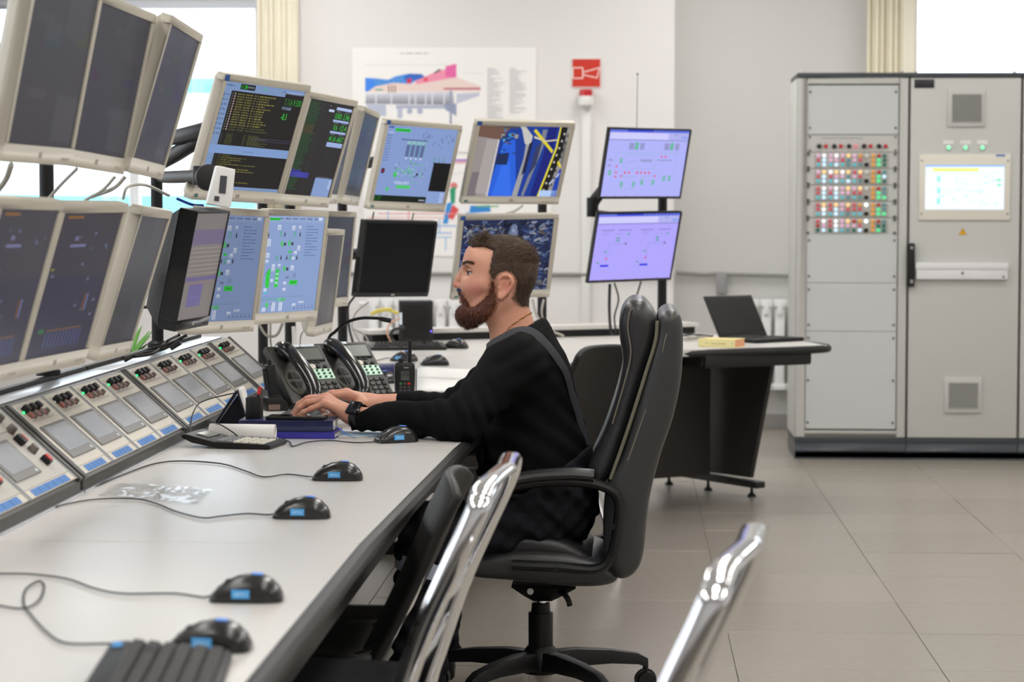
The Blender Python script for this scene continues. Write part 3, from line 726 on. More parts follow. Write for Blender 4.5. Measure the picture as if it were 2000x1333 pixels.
def scr_I(p):
    p.rect(0, 0, 1, 1, (134, 156, 200)); p.rect(0, .93, 1, 1, (142, 162, 204))
    for k in range(7): p.words(.03+.13*k, .96, .09, .012, (74, 90, 130), k)
    p.rect(.02, .945, .20, .972, GRN); p.words(.03, .955, .16, .008, (20, 110, 40), 2); p.rect(.88, .955, .95, .985, (205, 216, 240))
    W2 = (206, 216, 236)
    def tick(u, v, h=.05): p.rect(u-.006, v, u+.006, v+h, (34, 32, 44)); p.rect(u-.014, v+h*.35, u+.014, v+h*.6, (60, 40, 60))
    def box(u, v, w, h):
        p.rect(u, v, u+w, v+h, W2)
        for k in range(int(h/.018)): p.rect(u+.01, v+.006+.018*k, u+w-.01, v+.012+.018*k, (104, 116, 146))
    for u, v, w, h in ((.17, .85, .055, .05), (.42, .85, .055, .045), (.54, .865, .04, .03), (.02, .68, .055, .075), (.02, .565, .055, .05), (.02, .515, .05, .03), (.55, .64, .05, .05), (.50, .60, .05, .035), (.14, .43, .05, .07), (.47, .435, .055, .05), (.24, .475, .045, .028), (.14, .32, .045, .03), (.37, .29, .05, .03), (.37, .225, .05, .03), (.47, .545, .05, .03), (.04, .225, .05, .03), (.21, .02, .06, .09), (.335, .02, .06, .09), (.05, .02, .06, .04), (.57, .06, .06, .03), (.68, .09, .09, .02)): box(u, v, w, h)
    for u, v in ((.30, .78), (.57, .78), (.02, .77), (.28, .54), (.38, .54), (.56, .54)): tick(u, v)
    for u, v in ((.215, .785), (.455, .785), (.19, .54), (.42, .54)): p.rect(u, v, u+.035, v+.05, (80, 160, 130)); p.rect(u+.008, v+.01, u+.028, v+.04, (130, 170, 200))
    for u, v in ((.27, .71), (.40, .715), (.36, .455)): p.disc(u, v, .025, (84, 186, 120)); p.rect(u+.03, v-.02, u+.07, v+.01, (50, 60, 66))
    p.rect(.40, .615, .45, .64, GRN)
    p.poly([(.055, .30), (.075, .265), (.125, .255), (.125, .46), (.075, .435), (.055, .40)], GRN); p.poly([(.0, .36), (.055, .42), (.12, .468), (.12, .462), (.055, .41)], (90, 110, 150))
    p.rect(.215, .265, .275, .45, GRN)
    for k in range(3): p.rect(.225, .30+.045*k, .268, .322+.045*k, W2)
    p.rect(.475, .285, .615, .335, GRN); p.words(.50, .305, .09, .012, (16, 96, 36), 1)
    for u in (.53, .565): p.line(u, .36, u+.004, .405, .006, (40, 50, 80))
    p.poly([(.41, .35), (.43, .365), (.45, .35), (.45, .375), (.43, .362), (.41, .375)], (96, 34, 50)); p.rect(.06, .205, .105, .22, (40, 200, 214))
    for k in range(11): p.words(.68, .885-.03*k, .22 if k % 3 else .12, .008, (84, 102, 150), k+50)
    p.rect(.02, .162, .75, .165, (90, 130, 150)); p.rect(.02, .14, .35, .143, (80, 170, 130))
    for k in range(6): p.words(.04+.05*k, .135, .02, .01, (60, 150, 100), k); p.rect(.60+.065*k, .035, .63+.065*k, .042, (70, 86, 120)); p.rect(.60+.065*k, .06, .62+.065*k, .066, (70, 86, 120))
    p.disc(.125, .085, .022, (60, 200, 90)); p.rect(.19, .09, .21, .10, (40, 40, 50))
    p.rect(.29, .12, .36, .15, (110, 190, 150)); p.rect(.36, .12, .43, .15, (80, 180, 120))
def scr_H(p):
    scr_I(p); p.c = [tuple(x*.62 for x in c[:3])+(1,) for c in p.c]
def scr_E(p):
    p.rect(0, 0, 1, 1, (132, 154, 204)); p.words(.02, .955, .08, .02, (40, 64, 150), 1)
    p.rect(.115, .915, .33, .955, GRN); p.words(.13, .928, .19, .012, (20, 110, 40), 3); p.rect(.03, .885, .10, .91, (160, 180, 224))
    for k in range(10): p.words(.02, .855-.036*k, .07, .008, (70, 86, 140), k)
    p.rect(.225, .81, .60, .825, (84, 98, 146))
    for k in range(4):
        u = .315+.068*k; p.rect(u, .60, u+.05, .755, (90, 106, 150)); p.rect(u, .76, u+.05, .80, (140, 190, 190)); p.poly([(u+.005, .585), (u+.025, .56), (u+.045, .585)], (210, 220, 240)); p.line(u+.058, .58, u+.062, .82, .004, (100, 190, 150))
    r = random.Random(11)
    for k in range(70):
        u = r.uniform(.2, .65); v = r.choice((.43, .49, .52, .33, .36, .40, .25))+r.uniform(-.02, .02); c = r.choice(((100, 190, 140), (60, 190, 90), (180, 196, 230), (84, 110, 140)))
        p.rect(u, v, u+r.uniform(.006, .03), v+r.uniform(.006, .02), c)
    for k in range(26):
        u = r.uniform(.5, .98); v = r.uniform(.72, .93); p.rect(u, v, u+.008, v+r.uniform(.02, .05), (86, 104, 150))
    p.rect(.255, .235, .45, .275, (168, 184, 222)); p.rect(.28, .185, .48, .222, (70, 200, 90)); p.disc(.235, .36, .03, (70, 190, 100)); p.disc(.165, .165, .022, (70, 190, 100)); p.disc(.54, .375, .016, (40, 44, 54))
    for k in range(3): p.rect(.735+.07*k, .53, .745+.07*k, .62, (70, 150, 120))
    p.disc(.055, .40, .027, (60, 26, 54)); p.words(.035, .39, .04, .02, (190, 60, 70), 2)
    p.rect(.745, .165, 1, .545, (18, 17, 18)); p.rect(.74, 0, 1, .16, (136, 158, 208))
    for k in range(5): p.rect(.925, .02+.028*k, .985, .036+.028*k, (184, 198, 232))
    p.rect(0, .0, .74, .085, (14, 26, 16)); p.rect(.64, .03, .72, .045, (190, 202, 226)); p.text(.01, .018, .055, '12.37', (40, 210, 60), .10)
def scr_F(p):                                   # camera picture of a blue hall with pipes
    p.rect(0, 0, 1, 1, (26, 60, 150)); p.poly([(.22, 0), (.55, 0), (.42, .80), (.30, .80)], (40, 96, 216)); p.poly([(.28, 0), (.5, 0), (.40, .5), (.33, .5)], (52, 110, 232))
    p.poly([(0, 0), (.22, 0), (.24, .82), (.0, .86)], (150, 142, 140)); p.poly([(0, 0), (.1, 0), (.1, .34), (.02, .34)], (120, 112, 116)); p.poly([(.09, .05), (.215, .02), (.22, .8), (.11, .8)], (168, 160, 158)); p.poly([(.215, 0), (.235, 0), (.25, .9), (.23, .9)], (200, 196, 196))
    p.poly([(0, .84), (.25, .80), (.35, .97), (.1, 1), (0, 1)], (112, 84, 72)); p.poly([(.1, 1), (.4, .95), (.5, 1)], (70, 70, 84))
    for k in range(22):
        r = random.Random(k); u = r.uniform(.24, .42); v = r.uniform(.6, .92); p.rect(u, v, u+r.uniform(.01, .05), v+r.uniform(.01, .06), r.choice(((60, 130, 190), (40, 60, 100), (150, 150, 150), (90, 50, 40), (20, 40, 90), (70, 160, 200))))
    p.poly([(.25, .45), (.38, .45), (.38, .62), (.25, .6)], (28, 44, 84))
    p.poly([(.5, 0), (.56, 0), (.60, .55), (.60, .86), (.50, 1), (.43, 1), (.54, .84), (.55, .55)], (158, 158, 160)); p.poly([(.53, .75), (.60, .72), (.60, .86), (.50, .98), (.46, .98)], (196, 194, 190))
    p.poly([(.60, .02), (.63, 0), (.74, .7), (.75, .95), (.70, .95), (.70, .7)], (124, 128, 140)); p.poly([(.56, .3), (.60, .35), (.62, .8), (.58, .75)], (30, 36, 70)); p.poly([(.64, .3), (.70, .45), (.72, .8), (.66, .7)], (52, 60, 96))
    p.poly([(.70, 0), (.80, 0), (.86, .6), (.86, 1), (.76, 1), (.76, .6)], (24, 34, 120)); p.poly([(.78, 0), (.80, 0), (.90, .7), (.90, 1), (.885, 1), (.88, .7)], (226, 214, 60))
    p.poly([(.80, 0), (.88, 0), (.97, .7), (.97, 1), (.90, 1), (.90, .7)], (26, 25, 26)); p.poly([(.88, 0), (.93, 0), (1, .55), (1, 1), (.97, 1), (.97, .7)], (150, 148, 146)); p.poly([(.97, .45), (1, .5), (1, .8), (.96, .78)], (110, 108, 106))
    for k in range(9): p.rect(.835+.013*k, .08+.1*k, .852+.013*k, .11+.1*k, (200, 196, 186)); p.rect(.90+.010*k, .05+.1*k, .915+.010*k, .09+.1*k, (40, 40, 40))
    p.poly([(.93, 0), (1, 0), (1, .5), (.95, .3)], (30, 66, 170)); p.poly([(.60, .93), (.62, .96), (.86, .66), (.85, .62)], (220, 204, 40)); p.poly([(.94, .52), (.93, .48), (1, .38), (1, .42)], (226, 206, 40)); p.poly([(.62, .86), (.76, .80), (.88, .82), (.88, .80), (.76, .78), (.62, .83)], (206, 198, 170))
    p.rect(.80, .0, 1, .09, (176, 204, 244)); p.poly([(.95, .28), (.97, .34), (.985, .34), (.97, .28)], (220, 226, 236)); p.poly([(.88, .18), (.92, .25), (.94, .25), (.90, .18)], (180, 190, 220))
def scr_M(p):                                   # grainy bluish camera mosaic
    r = random.Random(21); p.rect(0, 0, 1, 1, (34, 44, 78))
    for k in range(900):
        u = r.random()*.96; v = r.random()*.95; a = r.uniform(-1.2, 1.2); l = r.uniform(.02, .09); b = r.random()
        c = r.choice(((62, 84, 134), (94, 112, 152), (18, 20, 34), (20, 24, 40), (128, 140, 168), (44, 58, 100), (30, 36, 60), (150, 154, 162), (92, 84, 72)))
        if .44 < u < .64 and v > .45: c = (14, 14, 20) if b > .1 else (50, 54, 70)
        p.line(u, v, min(1, max(0, u+l*math.cos(a))), min(1, max(0, v+l*math.sin(a))), r.uniform(.006, .02), c)
    p.poly([(.56+.05*math.cos(t*PI/8), .80+.13*math.sin(t*PI/8)) for t in range(16)], (112, 126, 160)); p.poly([(.57+.03*math.cos(t*PI/8), .82+.09*math.sin(t*PI/8)) for t in range(16)], (150, 164, 194))
    for u in (.27, .43, .66): p.line(u, 0, u+.01, 1, .012, (30, 40, 80))
def head_NO(p, bgc):
    p.rect(0, 0, 1, 1, bgc); p.rect(0, .955, 1, 1, (104, 120, 226)); p.rect(.22, .965, .55, .99, (44, 64, 200))
    for k in range(9): p.rect(.58+.045*k, .965, .60+.045*k, .985, (60, 76, 200))
    p.rect(.02, .855, .74, .945, (206, 206, 255)); p.rect(.75, .86, .99, .95, (176, 180, 236)); p.rect(0, .838, 1, .846, (110, 110, 150)); p.text(.82, .915, .024, 'B-Gpt', (40, 60, 190)); p.rect(.91, .87, .985, .905, (140, 160, 240)); p.words(.06, .935, .6, .006, (226, 190, 230), 3)
    for k in range(7): p.rect(.05+.13*k, .003, .07+.13*k, .012, (190, 120, 120))
def scr_N(p):
    head_NO(p, (178, 180, 250)); g = (60, 184, 110); rd = (226, 70, 96)
    for u in (.36, .80):
        p.rect(u-.095, .70, u-.03, .80, (150, 152, 206)); p.rect(u+.04, .70, u+.095, .80, (150, 152, 206))
        for k in range(4): p.rect(u-.02, .70+.028*k, u+.02, .722+.028*k, g)
    for u, v in ((.175, .50), (.055, .32), (.22, .15), (.37, .15), (.47, .18), (.61, .18), (.74, .24), (.81, .24)):
        for k in range(3): p.rect(u, v+.028*k, u+.035, v+.018+.028*k, g)
    for k, u in enumerate((.26, .31, .41, .46, .51, .56)): p.poly([(u-.014, .36), (u, .385), (u+.014, .36), (u, .335)], rd)
    for u, v in ((.15, .36), (.15, .30), (.22, .31), (.64, .31), (.145, .45), (.69, .60), (.74, .60)): p.poly([(u-.014, v), (u, v+.02), (u+.014, v), (u, v-.02)], rd)
    for a in ((.12, .65, .80, .65), (.12, .65, .12, .30), (.24, .62, .24, .42), (.24, .42, .62, .42), (.62, .42, .62, .62), (.24, .62, .62, .62), (.80, .66, .90, .66), (.88, .66, .88, .30), (.22, .30, .40, .30), (.46, .30, .62, .30), (.22, .12, .42, .12)): p.line(*a, .004, (140, 178, 206))
    p.rect(.43, .52, .58, .56, (154, 156, 210)); p.line(.27, .50, .40, .54, .004, (140, 150, 190)); p.rect(.64, .545, .82, .553, (96, 96, 130)); p.poly([(.02, .53), (.06, .57), (.10, .53)], (150, 152, 206)); p.poly([(.02, .45), (.06, .49), (.09, .45)], (150, 152, 206))
def scr_O(p):
    head_NO(p, (176, 166, 252)); g = (50, 160, 130)
    for u in (.06, .54):
        p.rect(u, .745, u+.16, .755, (116, 106, 166)); p.rect(u+.21, .745, u+.37, .755, (116, 106, 166)); p.words(u+.02, .715, .09, .006, (140, 130, 200), 1); p.words(u+.02, .685, .09, .006, (140, 130, 200), 2); p.words(u+.18, .685, .1, .006, (140, 130, 200), 2)
        for v in (.62, .58): p.rect(u+.20, v, u+.24, v+.02, g)
        for a, v in ((.32, .68), (.07, .42), (.0, .26)): p.rect(u+a, v, u+a+.035, v+.016, g)
        p.line(u+.12, .545, u+.29, .545, .004, (140, 150, 200)); p.line(u+.12, .545, u+.11, .30, .004, (140, 150, 200)); p.disc(u+.32, .545, .013, (120, 110, 170))
        p.poly([(u+.095, .34), (u+.125, .34), (u+.11, .30)], (226, 70, 96)); p.rect(u+.05, .205, u+.15, .235, (42, 56, 226))
DG = (70, 71, 78)
def dimA(seed, tint):
    def d(p):
        r = random.Random(seed); p.rect(0, 0, 1, 1, tint)
        for k in range(9):
            u = r.uniform(0, .8); v = r.uniform(.05, .9); p.rect(u, v, u+r.uniform(.05, .3), v+r.uniform(.02, .12), tuple(min(255, max(0, c+r.choice((-7, 6, 9)))) for c in tint))
        p.rect(.62, .04, .96, .34, tuple(c+9 for c in tint)); p.rect(.55, .7, .9, 1, tuple(c+5 for c in tint))
    return d
def dimB(seed):
    def d(p):
        r = random.Random(seed); p.rect(0, 0, 1, 1, (60, 58, 66)); p.rect(0, .0, 1, .55, (54, 54, 68))
        p.rect(.1, .95, .35, .97, (120, 84, 50)); p.rect(.25, .755, .5, .775, (104, 104, 140)); p.rect(.3, .8, .36, .83, (100, 100, 130))
        for k in range(11): p.rect(.25+.055*k, .06, .265+.055*k, .17, (74, 84, 128))
        p.rect(.25, .175, .8, .19, (96, 76, 64)); p.rect(.12, .17, .2, .2, (50, 100, 66)); p.rect(.05, .6, .1, .615, (120, 120, 50))
        for k in range(12):
            u = r.uniform(.05, .9); v = r.uniform(.25, .9); p.rect(u, v, u+.04, v+.02, r.choice(((90, 92, 120), (84, 84, 96), (70, 84, 90))))
        p.rect(.72, .3, .74, .42, (120, 80, 50)); p.rect(.76, .3, .78, .42, (100, 110, 150))
    return d
def scr_G(p):
    p.rect(0, 0, 1, 1, (112, 106, 104)); p.rect(0, .70, 1, .84, (98, 88, 118))
    for k in range(7): p.rect(.0, .42+.04*k, 1, .435+.04*k, (130, 122, 116))
    p.rect(0, .36, 1, .40, (92, 84, 126)); p.rect(.2, .12, .62, .33, (92, 84, 134)); p.rect(.05, .33, .9, .35, (120, 104, 106)); p.words(.22, .2, .36, .01, (110, 100, 150), 3)
def scr_off(p): p.rect(0, 0, 1, 1, (9, 9, 10))

def pose(key):
    c, th, ta, ro, w, h = MON[key]; th, ta, ro = (math.radians(q) for q in (th, ta, ro))
    hh = Vector((math.cos(th), math.sin(th), 0)); n = Vector((math.sin(th), -math.cos(th), 0)); v = n*math.sin(ta)+Vector((0, 0, 1))*math.cos(ta)
    a = hh*math.cos(ro)+v*math.sin(ro); b = -hh*math.sin(ro)+v*math.cos(ro); y = -(a.cross(b))
    R = Matrix((a, y, b)).transposed(); return Vector(c), R, w, h
def monitor(key, label, draw, case=BEIGE, bez=(.018, .019, .034), deep=.042, sticker=False, name='monitor', screen=SCREEN, slim=False):
    c, R, w, h = pose(key); base = c-(R @ Vector((0, 0, h/2)))
    t = thing(name, label, 'monitor', base, R)
    bs, btp, bb = bez; f = MB(); d = deep*(.45 if slim else .62)
    for lo, hi in (((-w/2, 0, 0), (w/2, d, bb)), ((-w/2, 0, h-btp), (w/2, d, h)), ((-w/2, 0, bb), (-w/2+bs, d, h-btp)), ((w/2-bs, 0, bb), (w/2, d, h-btp))): f.b2(lo, hi)
    build('bezel', f, case, t, bev=.0022, seg=2)
    bk = MB(); z0, z1 = .0, h
    bk.loft([[(-w/2+.001, d-.003, .001), (w/2-.001, d-.003, .001), (w/2-.001, d-.003, h-.001), (-w/2+.001, d-.003, h-.001)], [(-w/2+.012, d+.012, .012), (w/2-.012, d+.012, .012), (w/2-.012, d+.012, h-.012), (-w/2+.012, d+.012, h-.012)],
             [(-w*.36, deep+.02, h*.14), (w*.36, deep+.02, h*.14), (w*.36, deep+.02, h*.86), (-w*.36, deep+.02, h*.86)]])
    build('back_cover', bk, case, t, bev=.003)
    build('mount_plate', MB().b2((-.05, deep+.018, h/2-.05), (.05, deep+.03, h/2+.05)), BLACKM, t, bev=.002)
    p = Print(w-2*bs+.004, h-btp-bb+.004, (0, 0, 0), -w/2+bs-.002, bb-.002, .0035); draw(p)
    p.build('screen', screen, t)
    if not slim:
        build('logo', MB().b2((-.009, -.0006, bb*.35), (.009, 0, bb*.66)), mat('logo_grey', rgb(170, 166, 156), .4) if case is BEIGE else mat('logo_light', rgb(176, 174, 170), .4), t)
        for k in range(3): build('button', MB().b2((w*.32+.018*k, -.0012, bb*.3), (w*.32+.012+.018*k, 0, bb*.45)), case, t)
    if sticker:
        build('sticker', MB().b2((-w/2+.004, -.0006, h-.018), (-w/2+.024, 0, h-.002)), mat('sticker_blue', rgb(36, 88, 160), .5), t)
        build('sticker', MB().b2((-w/2+.01, -.0006, .008), (-w/2+.026, 0, .018)), mat('sticker_teal', rgb(96, 130, 128), .5), t)
    MBACK[key] = c+(R @ Vector((0, deep+.03, 0)))
    return t
monitor('U1', 'beige monitor with a dim dark screen, first in the upper row over the wide console', dimA(1, (56, 55, 60)))
monitor('U2', 'beige monitor with a dim dark screen between two others above the near consoles', dimA(2, (52, 52, 60)))
monitor('U3', 'beige monitor turned edge-on above the near consoles, showing its thick left side', dimA(3, (50, 50, 58)))
monitor('L1', 'beige monitor in the lower row with a dim violet-grey screen over the wide console', dimB(4))
monitor('L2', 'beige monitor in the lower row with faint blue bars along the bottom of its screen', dimB(5), sticker=False)
monitor('L3', 'narrow-looking beige monitor in the lower row beside the black pole and plant', dimA(6, (48, 48, 56)))
monitor('A', 'beige monitor with black alarm lists in dull yellow text on pale blue', scr_A, sticker=True)
monitor('B', 'beige monitor with a black screen of green lists and green digits', scr_B)
monitor('C', 'beige monitor with a dark grey screen half hidden behind the green list monitor', dimA(8, (60, 66, 78)))
monitor('D', 'beige monitor with a dark grey screen in front of the engine poster', dimA(9, (52, 56, 66)))
monitor('E', 'beige monitor with a pale blue process diagram and black corner window', scr_E, sticker=True)
monitor('F', 'beige monitor with a camera picture of a blue floor and pipes', scr_F, sticker=True)
monitor('G', 'black thick monitor with a dim violet-grey screen in front of a beige one', scr_G, case=mat('black_monitor_case', rgb(32, 32, 34), .4, bump=.05), deep=.075, bez=(.006, .006, .026))
monitor('H', 'beige monitor with a dim blue process diagram half covered by the black monitor', scr_H)
monitor('I', 'beige monitor with a bright pale blue diagram of green valves and tanks', scr_I)
monitor('J', 'beige monitor turned edge-on in front of the lower grey screen', dimA(12, (60, 60, 64)))
monitor('K', 'beige monitor with a grey screen in the lower row above the gooseneck microphone', dimA(13, (58, 62, 72)))
monitor('L', 'black monitor switched off above the small black computer', scr_off, case=MATS['black_monitor_case'], deep=.05, bez=(.012, .012, .018))
monitor('M', 'beige monitor with a bluish camera mosaic behind the head of the man', scr_M, sticker=True)
monitor('N', 'thin black monitor with a violet plant diagram, upper one on the pole by the wall', scr_N, case=BLACK, bez=(.008, .008, .011), slim=True, deep=.04)
monitor('O', 'thin black monitor with two blue tank symbols on violet, lower one on the pole', scr_O, case=BLACK, bez=(.008, .008, .011), slim=True, deep=.04)

# ------------------------------------------------------------------ poles with arms
def stand(x, y, z0, z1, keys, label, r=.0175, cables=()):
    t = thing('monitor_pole', label, 'monitor stand', (x, y, z0)); o = Vector((x, y, z0))
    build('pole', MB().cyl((0, 0, 0), (0, 0, z1-z0), r, n=20), BLACKM, t)
    build('foot', MB().lathe([(.03, 0), (.03, .012), (r+.002, .02)], n=20), BLACKM, t)
    for k in keys:
        c, R, w, h = pose(k); b = MBACK[k]-o; hub = Vector((0, 0, b.z)); back = R @ Vector((0, 1, 0))
        build('clamp', MB().cyl(hub-Vector((0, 0, .035)), hub+Vector((0, 0, .035)), r+.014, n=18), BLACK, t, bev=.004)
        out = Vector((b.x, b.y, 0)); kn = b+back*.06
        el = Vector((kn.x*.5, kn.y*.5, b.z))+Vector((-back.y, back.x, 0))*.03
        build('arm', MB().tube([hub, el, kn, b], .022, 10, ry=.016, nrm=(0, 0, 1)), BLACK, t)
        build('joint', MB().cyl(kn-Vector((0, 0, .032)), kn+Vector((0, 0, .032)), .024, n=16), BLACK, t, bev=.004)
    for cm, pts, rr in cables:
        build('cable', MB().tube(spline([Vector(p)-o for p in pts], 8), rr, 6), cm, t)
    return t
A_ = lambda px, py, Y: tuple(at(px, py, Y))
stand(-1.42, 4.35, .934, 1.66, ['U1', 'L1'], 'black pole carrying the nearest stacked monitors', cables=[(CABLEG, [A_(22, 322, 4.5), A_(12, 350, 4.55), A_(-6, 375, 4.6)], .006)])
stand(-1.43, 5.12, .934, 1.66, ['U2', 'L2'], 'black pole between the nearest monitors and the edge-on ones',
      cables=[(CABLEG, [A_(150, 330, 4.9), A_(120, 360, 4.95), A_(95, 388, 5.0)], .004), (CABLEG, [A_(225, 345, 5.1), A_(200, 372, 5.1), A_(165, 392, 5.1)], .004), (CABLEG, [A_(245, 345, 5.1), A_(222, 368, 5.1), A_(180, 384, 5.15)], .005)])
t = stand(-1.43, 5.69, .934, 1.66, ['U3', 'L3'], 'black pole behind the edge-on monitors with black cables at its foot',
      cables=[(CABLEB, [A_(365, 655, 6.0), A_(330, 672, 6.0), A_(285, 685, 5.95), A_(245, 705, 5.8)], .004), (CABLEB, [A_(356, 660, 6.0), A_(318, 682, 6.0), A_(270, 692, 5.9), A_(240, 700, 5.75)], .005), (CABLEB, [A_(350, 655, 6.0), A_(325, 668, 6.1), A_(300, 690, 5.9), A_(262, 697, 5.85)], .004), (CABLEG, [A_(240, 390, 5.6), A_(250, 365, 5.6), A_(285, 362, 5.7), A_(330, 382, 5.8)], .004)])
o_ = Vector((-1.43, 5.69, .934)); build('adapter', MB().cyl(at(333, 680, 6.0)-o_, at(352, 668, 6.0)-o_, .008, n=10), CABLEB, t)
tA = stand(-1.405, 6.90, .934, 1.58, ['A', 'G', 'H'], 'black pole beside the green plant, carrying the alarm list monitor',
      cables=[(CABLEBL, [A_(345, 388, 6.2), A_(375, 400, 6.2), A_(398, 402, 6.2)], .004), (CABLEB, [A_(280, 600, 6.7), A_(320, 602, 6.7), A_(345, 612, 6.7)], .005)])
stand(-1.40, 8.86, .742, 1.56, ['B', 'I'], 'black pole behind the valve diagram monitor', r=.019, cables=[(CABLEG, [A_(505, 632, 7.6), A_(520, 655, 7.6), A_(540, 655, 7.6), A_(552, 632, 7.6)], .005), (CABLEG, [A_(528, 632, 7.6), A_(528, 660, 7.6), A_(530, 680, 7.7)], .004)])
stand(-1.36, 9.30, .742, 1.56, ['C', 'J'], 'black pole next to a white cable duct behind the telephones', r=.022, cables=[(WHITEP, [A_(573, 638, 8.0), A_(574, 660, 8.0), A_(574, 690, 8.0)], .007), (CABLEG, [A_(600, 640, 7.7), A_(588, 655, 7.7), A_(586, 680, 7.8)], .0025)])
stand(-1.19, 9.62, .742, 1.55, ['D', 'K', 'E', 'L'], 'black pole behind the gooseneck microphone with hanging cables', r=.020,
      cables=[(CABLEB, [A_(692, 580, 9.3), A_(680, 600, 9.3), A_(682, 640, 9.4), A_(690, 672, 9.5)], .005), (CABLEG, [A_(720, 590, 9.3), A_(695, 612, 9.3), A_(688, 640, 9.3), A_(705, 672, 9.4)], .003), (CABLEG, [A_(688, 642, 9.3), A_(712, 655, 9.4), A_(722, 673, 9.5)], .003), (CABLEG, [A_(730, 415, 9.2), A_(728, 425, 9.25), A_(726, 432, 9.3)], .004), (CABLEG, [A_(808, 416, 9.2), A_(806, 424, 9.25), A_(804, 434, 9.3)], .003)])
stand(-.385, 10.05, .742, 1.56, ['F', 'M'], 'black pole behind the head of the man carrying the camera picture monitors', r=.02,
      cables=[(CABLEG, [A_(1040, 585, 9.9), A_(1050, 620, 9.9), A_(1075, 645, 9.9), A_(1100, 656, 10.0)], .006), (CABLEG, [A_(1062, 585, 9.9), A_(1058, 610, 9.9), A_(1064, 640, 10.0)], .005), (CABLEG, [A_(1020, 402, 9.5), A_(1005, 412, 9.4), A_(990, 418, 9.3)], .006)])
tN = stand(.135, 10.62, .742, 1.58, ['N', 'O'], 'black pole carrying the two thin black violet monitors', r=.021,
      cables=[(CABLEB, [A_(1191, 555, 10.4), A_(1190, 600, 10.4), A_(1192, 640, 10.5), A_(1196, 655, 10.5)], .007), (CABLEB, [A_(1200, 553, 10.4), A_(1208, 585, 10.4), A_(1200, 620, 10.5), A_(1204, 652, 10.5)], .004), (CABLEB, [A_(1252, 550, 10.5), A_(1246, 570, 10.5), A_(1240, 590, 10.5)], .004)])
t = thing('whip_antenna', 'thin upright whip antenna behind the upper violet monitor', 'antenna', tuple(at(1243, 252, 10.5)))
build('rod', MB().cyl((0, 0, -.15), (0.004, 0, .243), .0018, .0012, 6), BLACKM, t); build('tip', MB().ell((.004, 0, .243), (.004, .004, .005), 8, 6), BLACKM, t)

def spring_arm(t, o, paths):
    for pts, r, ry in paths: build('spring_arm', MB().tube(spline([Vector(A_(*p))-Vector(o) for p in pts], 5), r, 12, ry=ry, nrm=(0, 0, 1)), BLACK, t, ang=.9)
spring_arm(tA, (-1.405, 6.90, .934), [([(312, 318, 6.88), (345, 300, 6.7), (385, 276, 6.55), (430, 262, 6.48)], .024, .018), ([(312, 346, 6.9), (335, 346, 6.45), (392, 344, 6.0)], .017, .013)])
oA = Vector((-1.405, 6.90, .934)); build('joint', MB().cyl(Vector(A_(391, 362, 6.0))-oA, Vector(A_(392, 324, 6.0))-oA, .020, n=16), BLACK, tA, bev=.004); build('adjusting_knob', MB().cyl(Vector(A_(404, 348, 5.98))-oA, Vector(A_(409, 346, 5.96))-oA, .034, n=20), BLACK, tA, bev=.004)
spring_arm(tN, (.135, 10.62, .742), [([(1157, 412, 10.5), (1160, 394, 10.5), (1182, 366, 10.5)], .026, .02), ([(1155, 416, 10.5), (1190, 421, 10.55), (1238, 424, 10.62)], .018, .014)])
oN = Vector((.135, 10.62, .742)); build('joint', MB().cyl(Vector(A_(1157, 424, 10.5))-oN, Vector(A_(1157, 386, 10.5))-oN, .026, n=16), BLACK, tN, bev=.004)
# ================================================================== things on the desks
MOUSEB = mat('mouse_black', rgb(24, 24, 25), .38); MOUSET = mat('mouse_top', rgb(34, 33, 32), .25, coat=.2)
def mouse_meshes():
    L, Wd, H = .112, .064, .0405
    prof = [(-.5, .16), (-.47, .30), (-.42, .42), (-.33, .60), (-.25, .74), (-.10, .92), (.05, 1.0), (.2, .97), (.33, .80), (.43, .52), (.485, .25), (.5, .08)]
    wid = [.62, .74, .82, .88, .90, .92, .96, 1.0, .98, .86, .62, .45]
    rings = []
    for (u, hh), ww in zip(prof, wid):
        r = []
        for i in range(20):
            a = PI*i/19; c, s = math.cos(a), math.sin(a)
            r.append((u*L, -c*abs(c)**-.35*Wd/2*ww if abs(c) > 1e-6 else 0, .002+(abs(s)**.75)*H*hh))
        rings.append(r)
    m = MB().loft(rings)
    bt = MB().prism([(-.47*L, -.28*Wd), (-.3*L, -.42*Wd), (.2*L, -.46*Wd), (.46*L, -.25*Wd), (.46*L, .25*Wd), (.2*L, .46*Wd), (-.3*L, .42*Wd), (-.47*L, .28*Wd)], 'z', 0, .004)
    wh = MB().cyl((-.25*L, -.0035, .0265), (-.25*L, .0035, .0265), .0075, n=14)
    sm = MB().tube([(u*L, 0, .002+H*hh+.0002) for u, hh in prof[2:6]], .0009, 5)
    return m, bt, wh, sm
MM = mouse_meshes(); M0 = {}
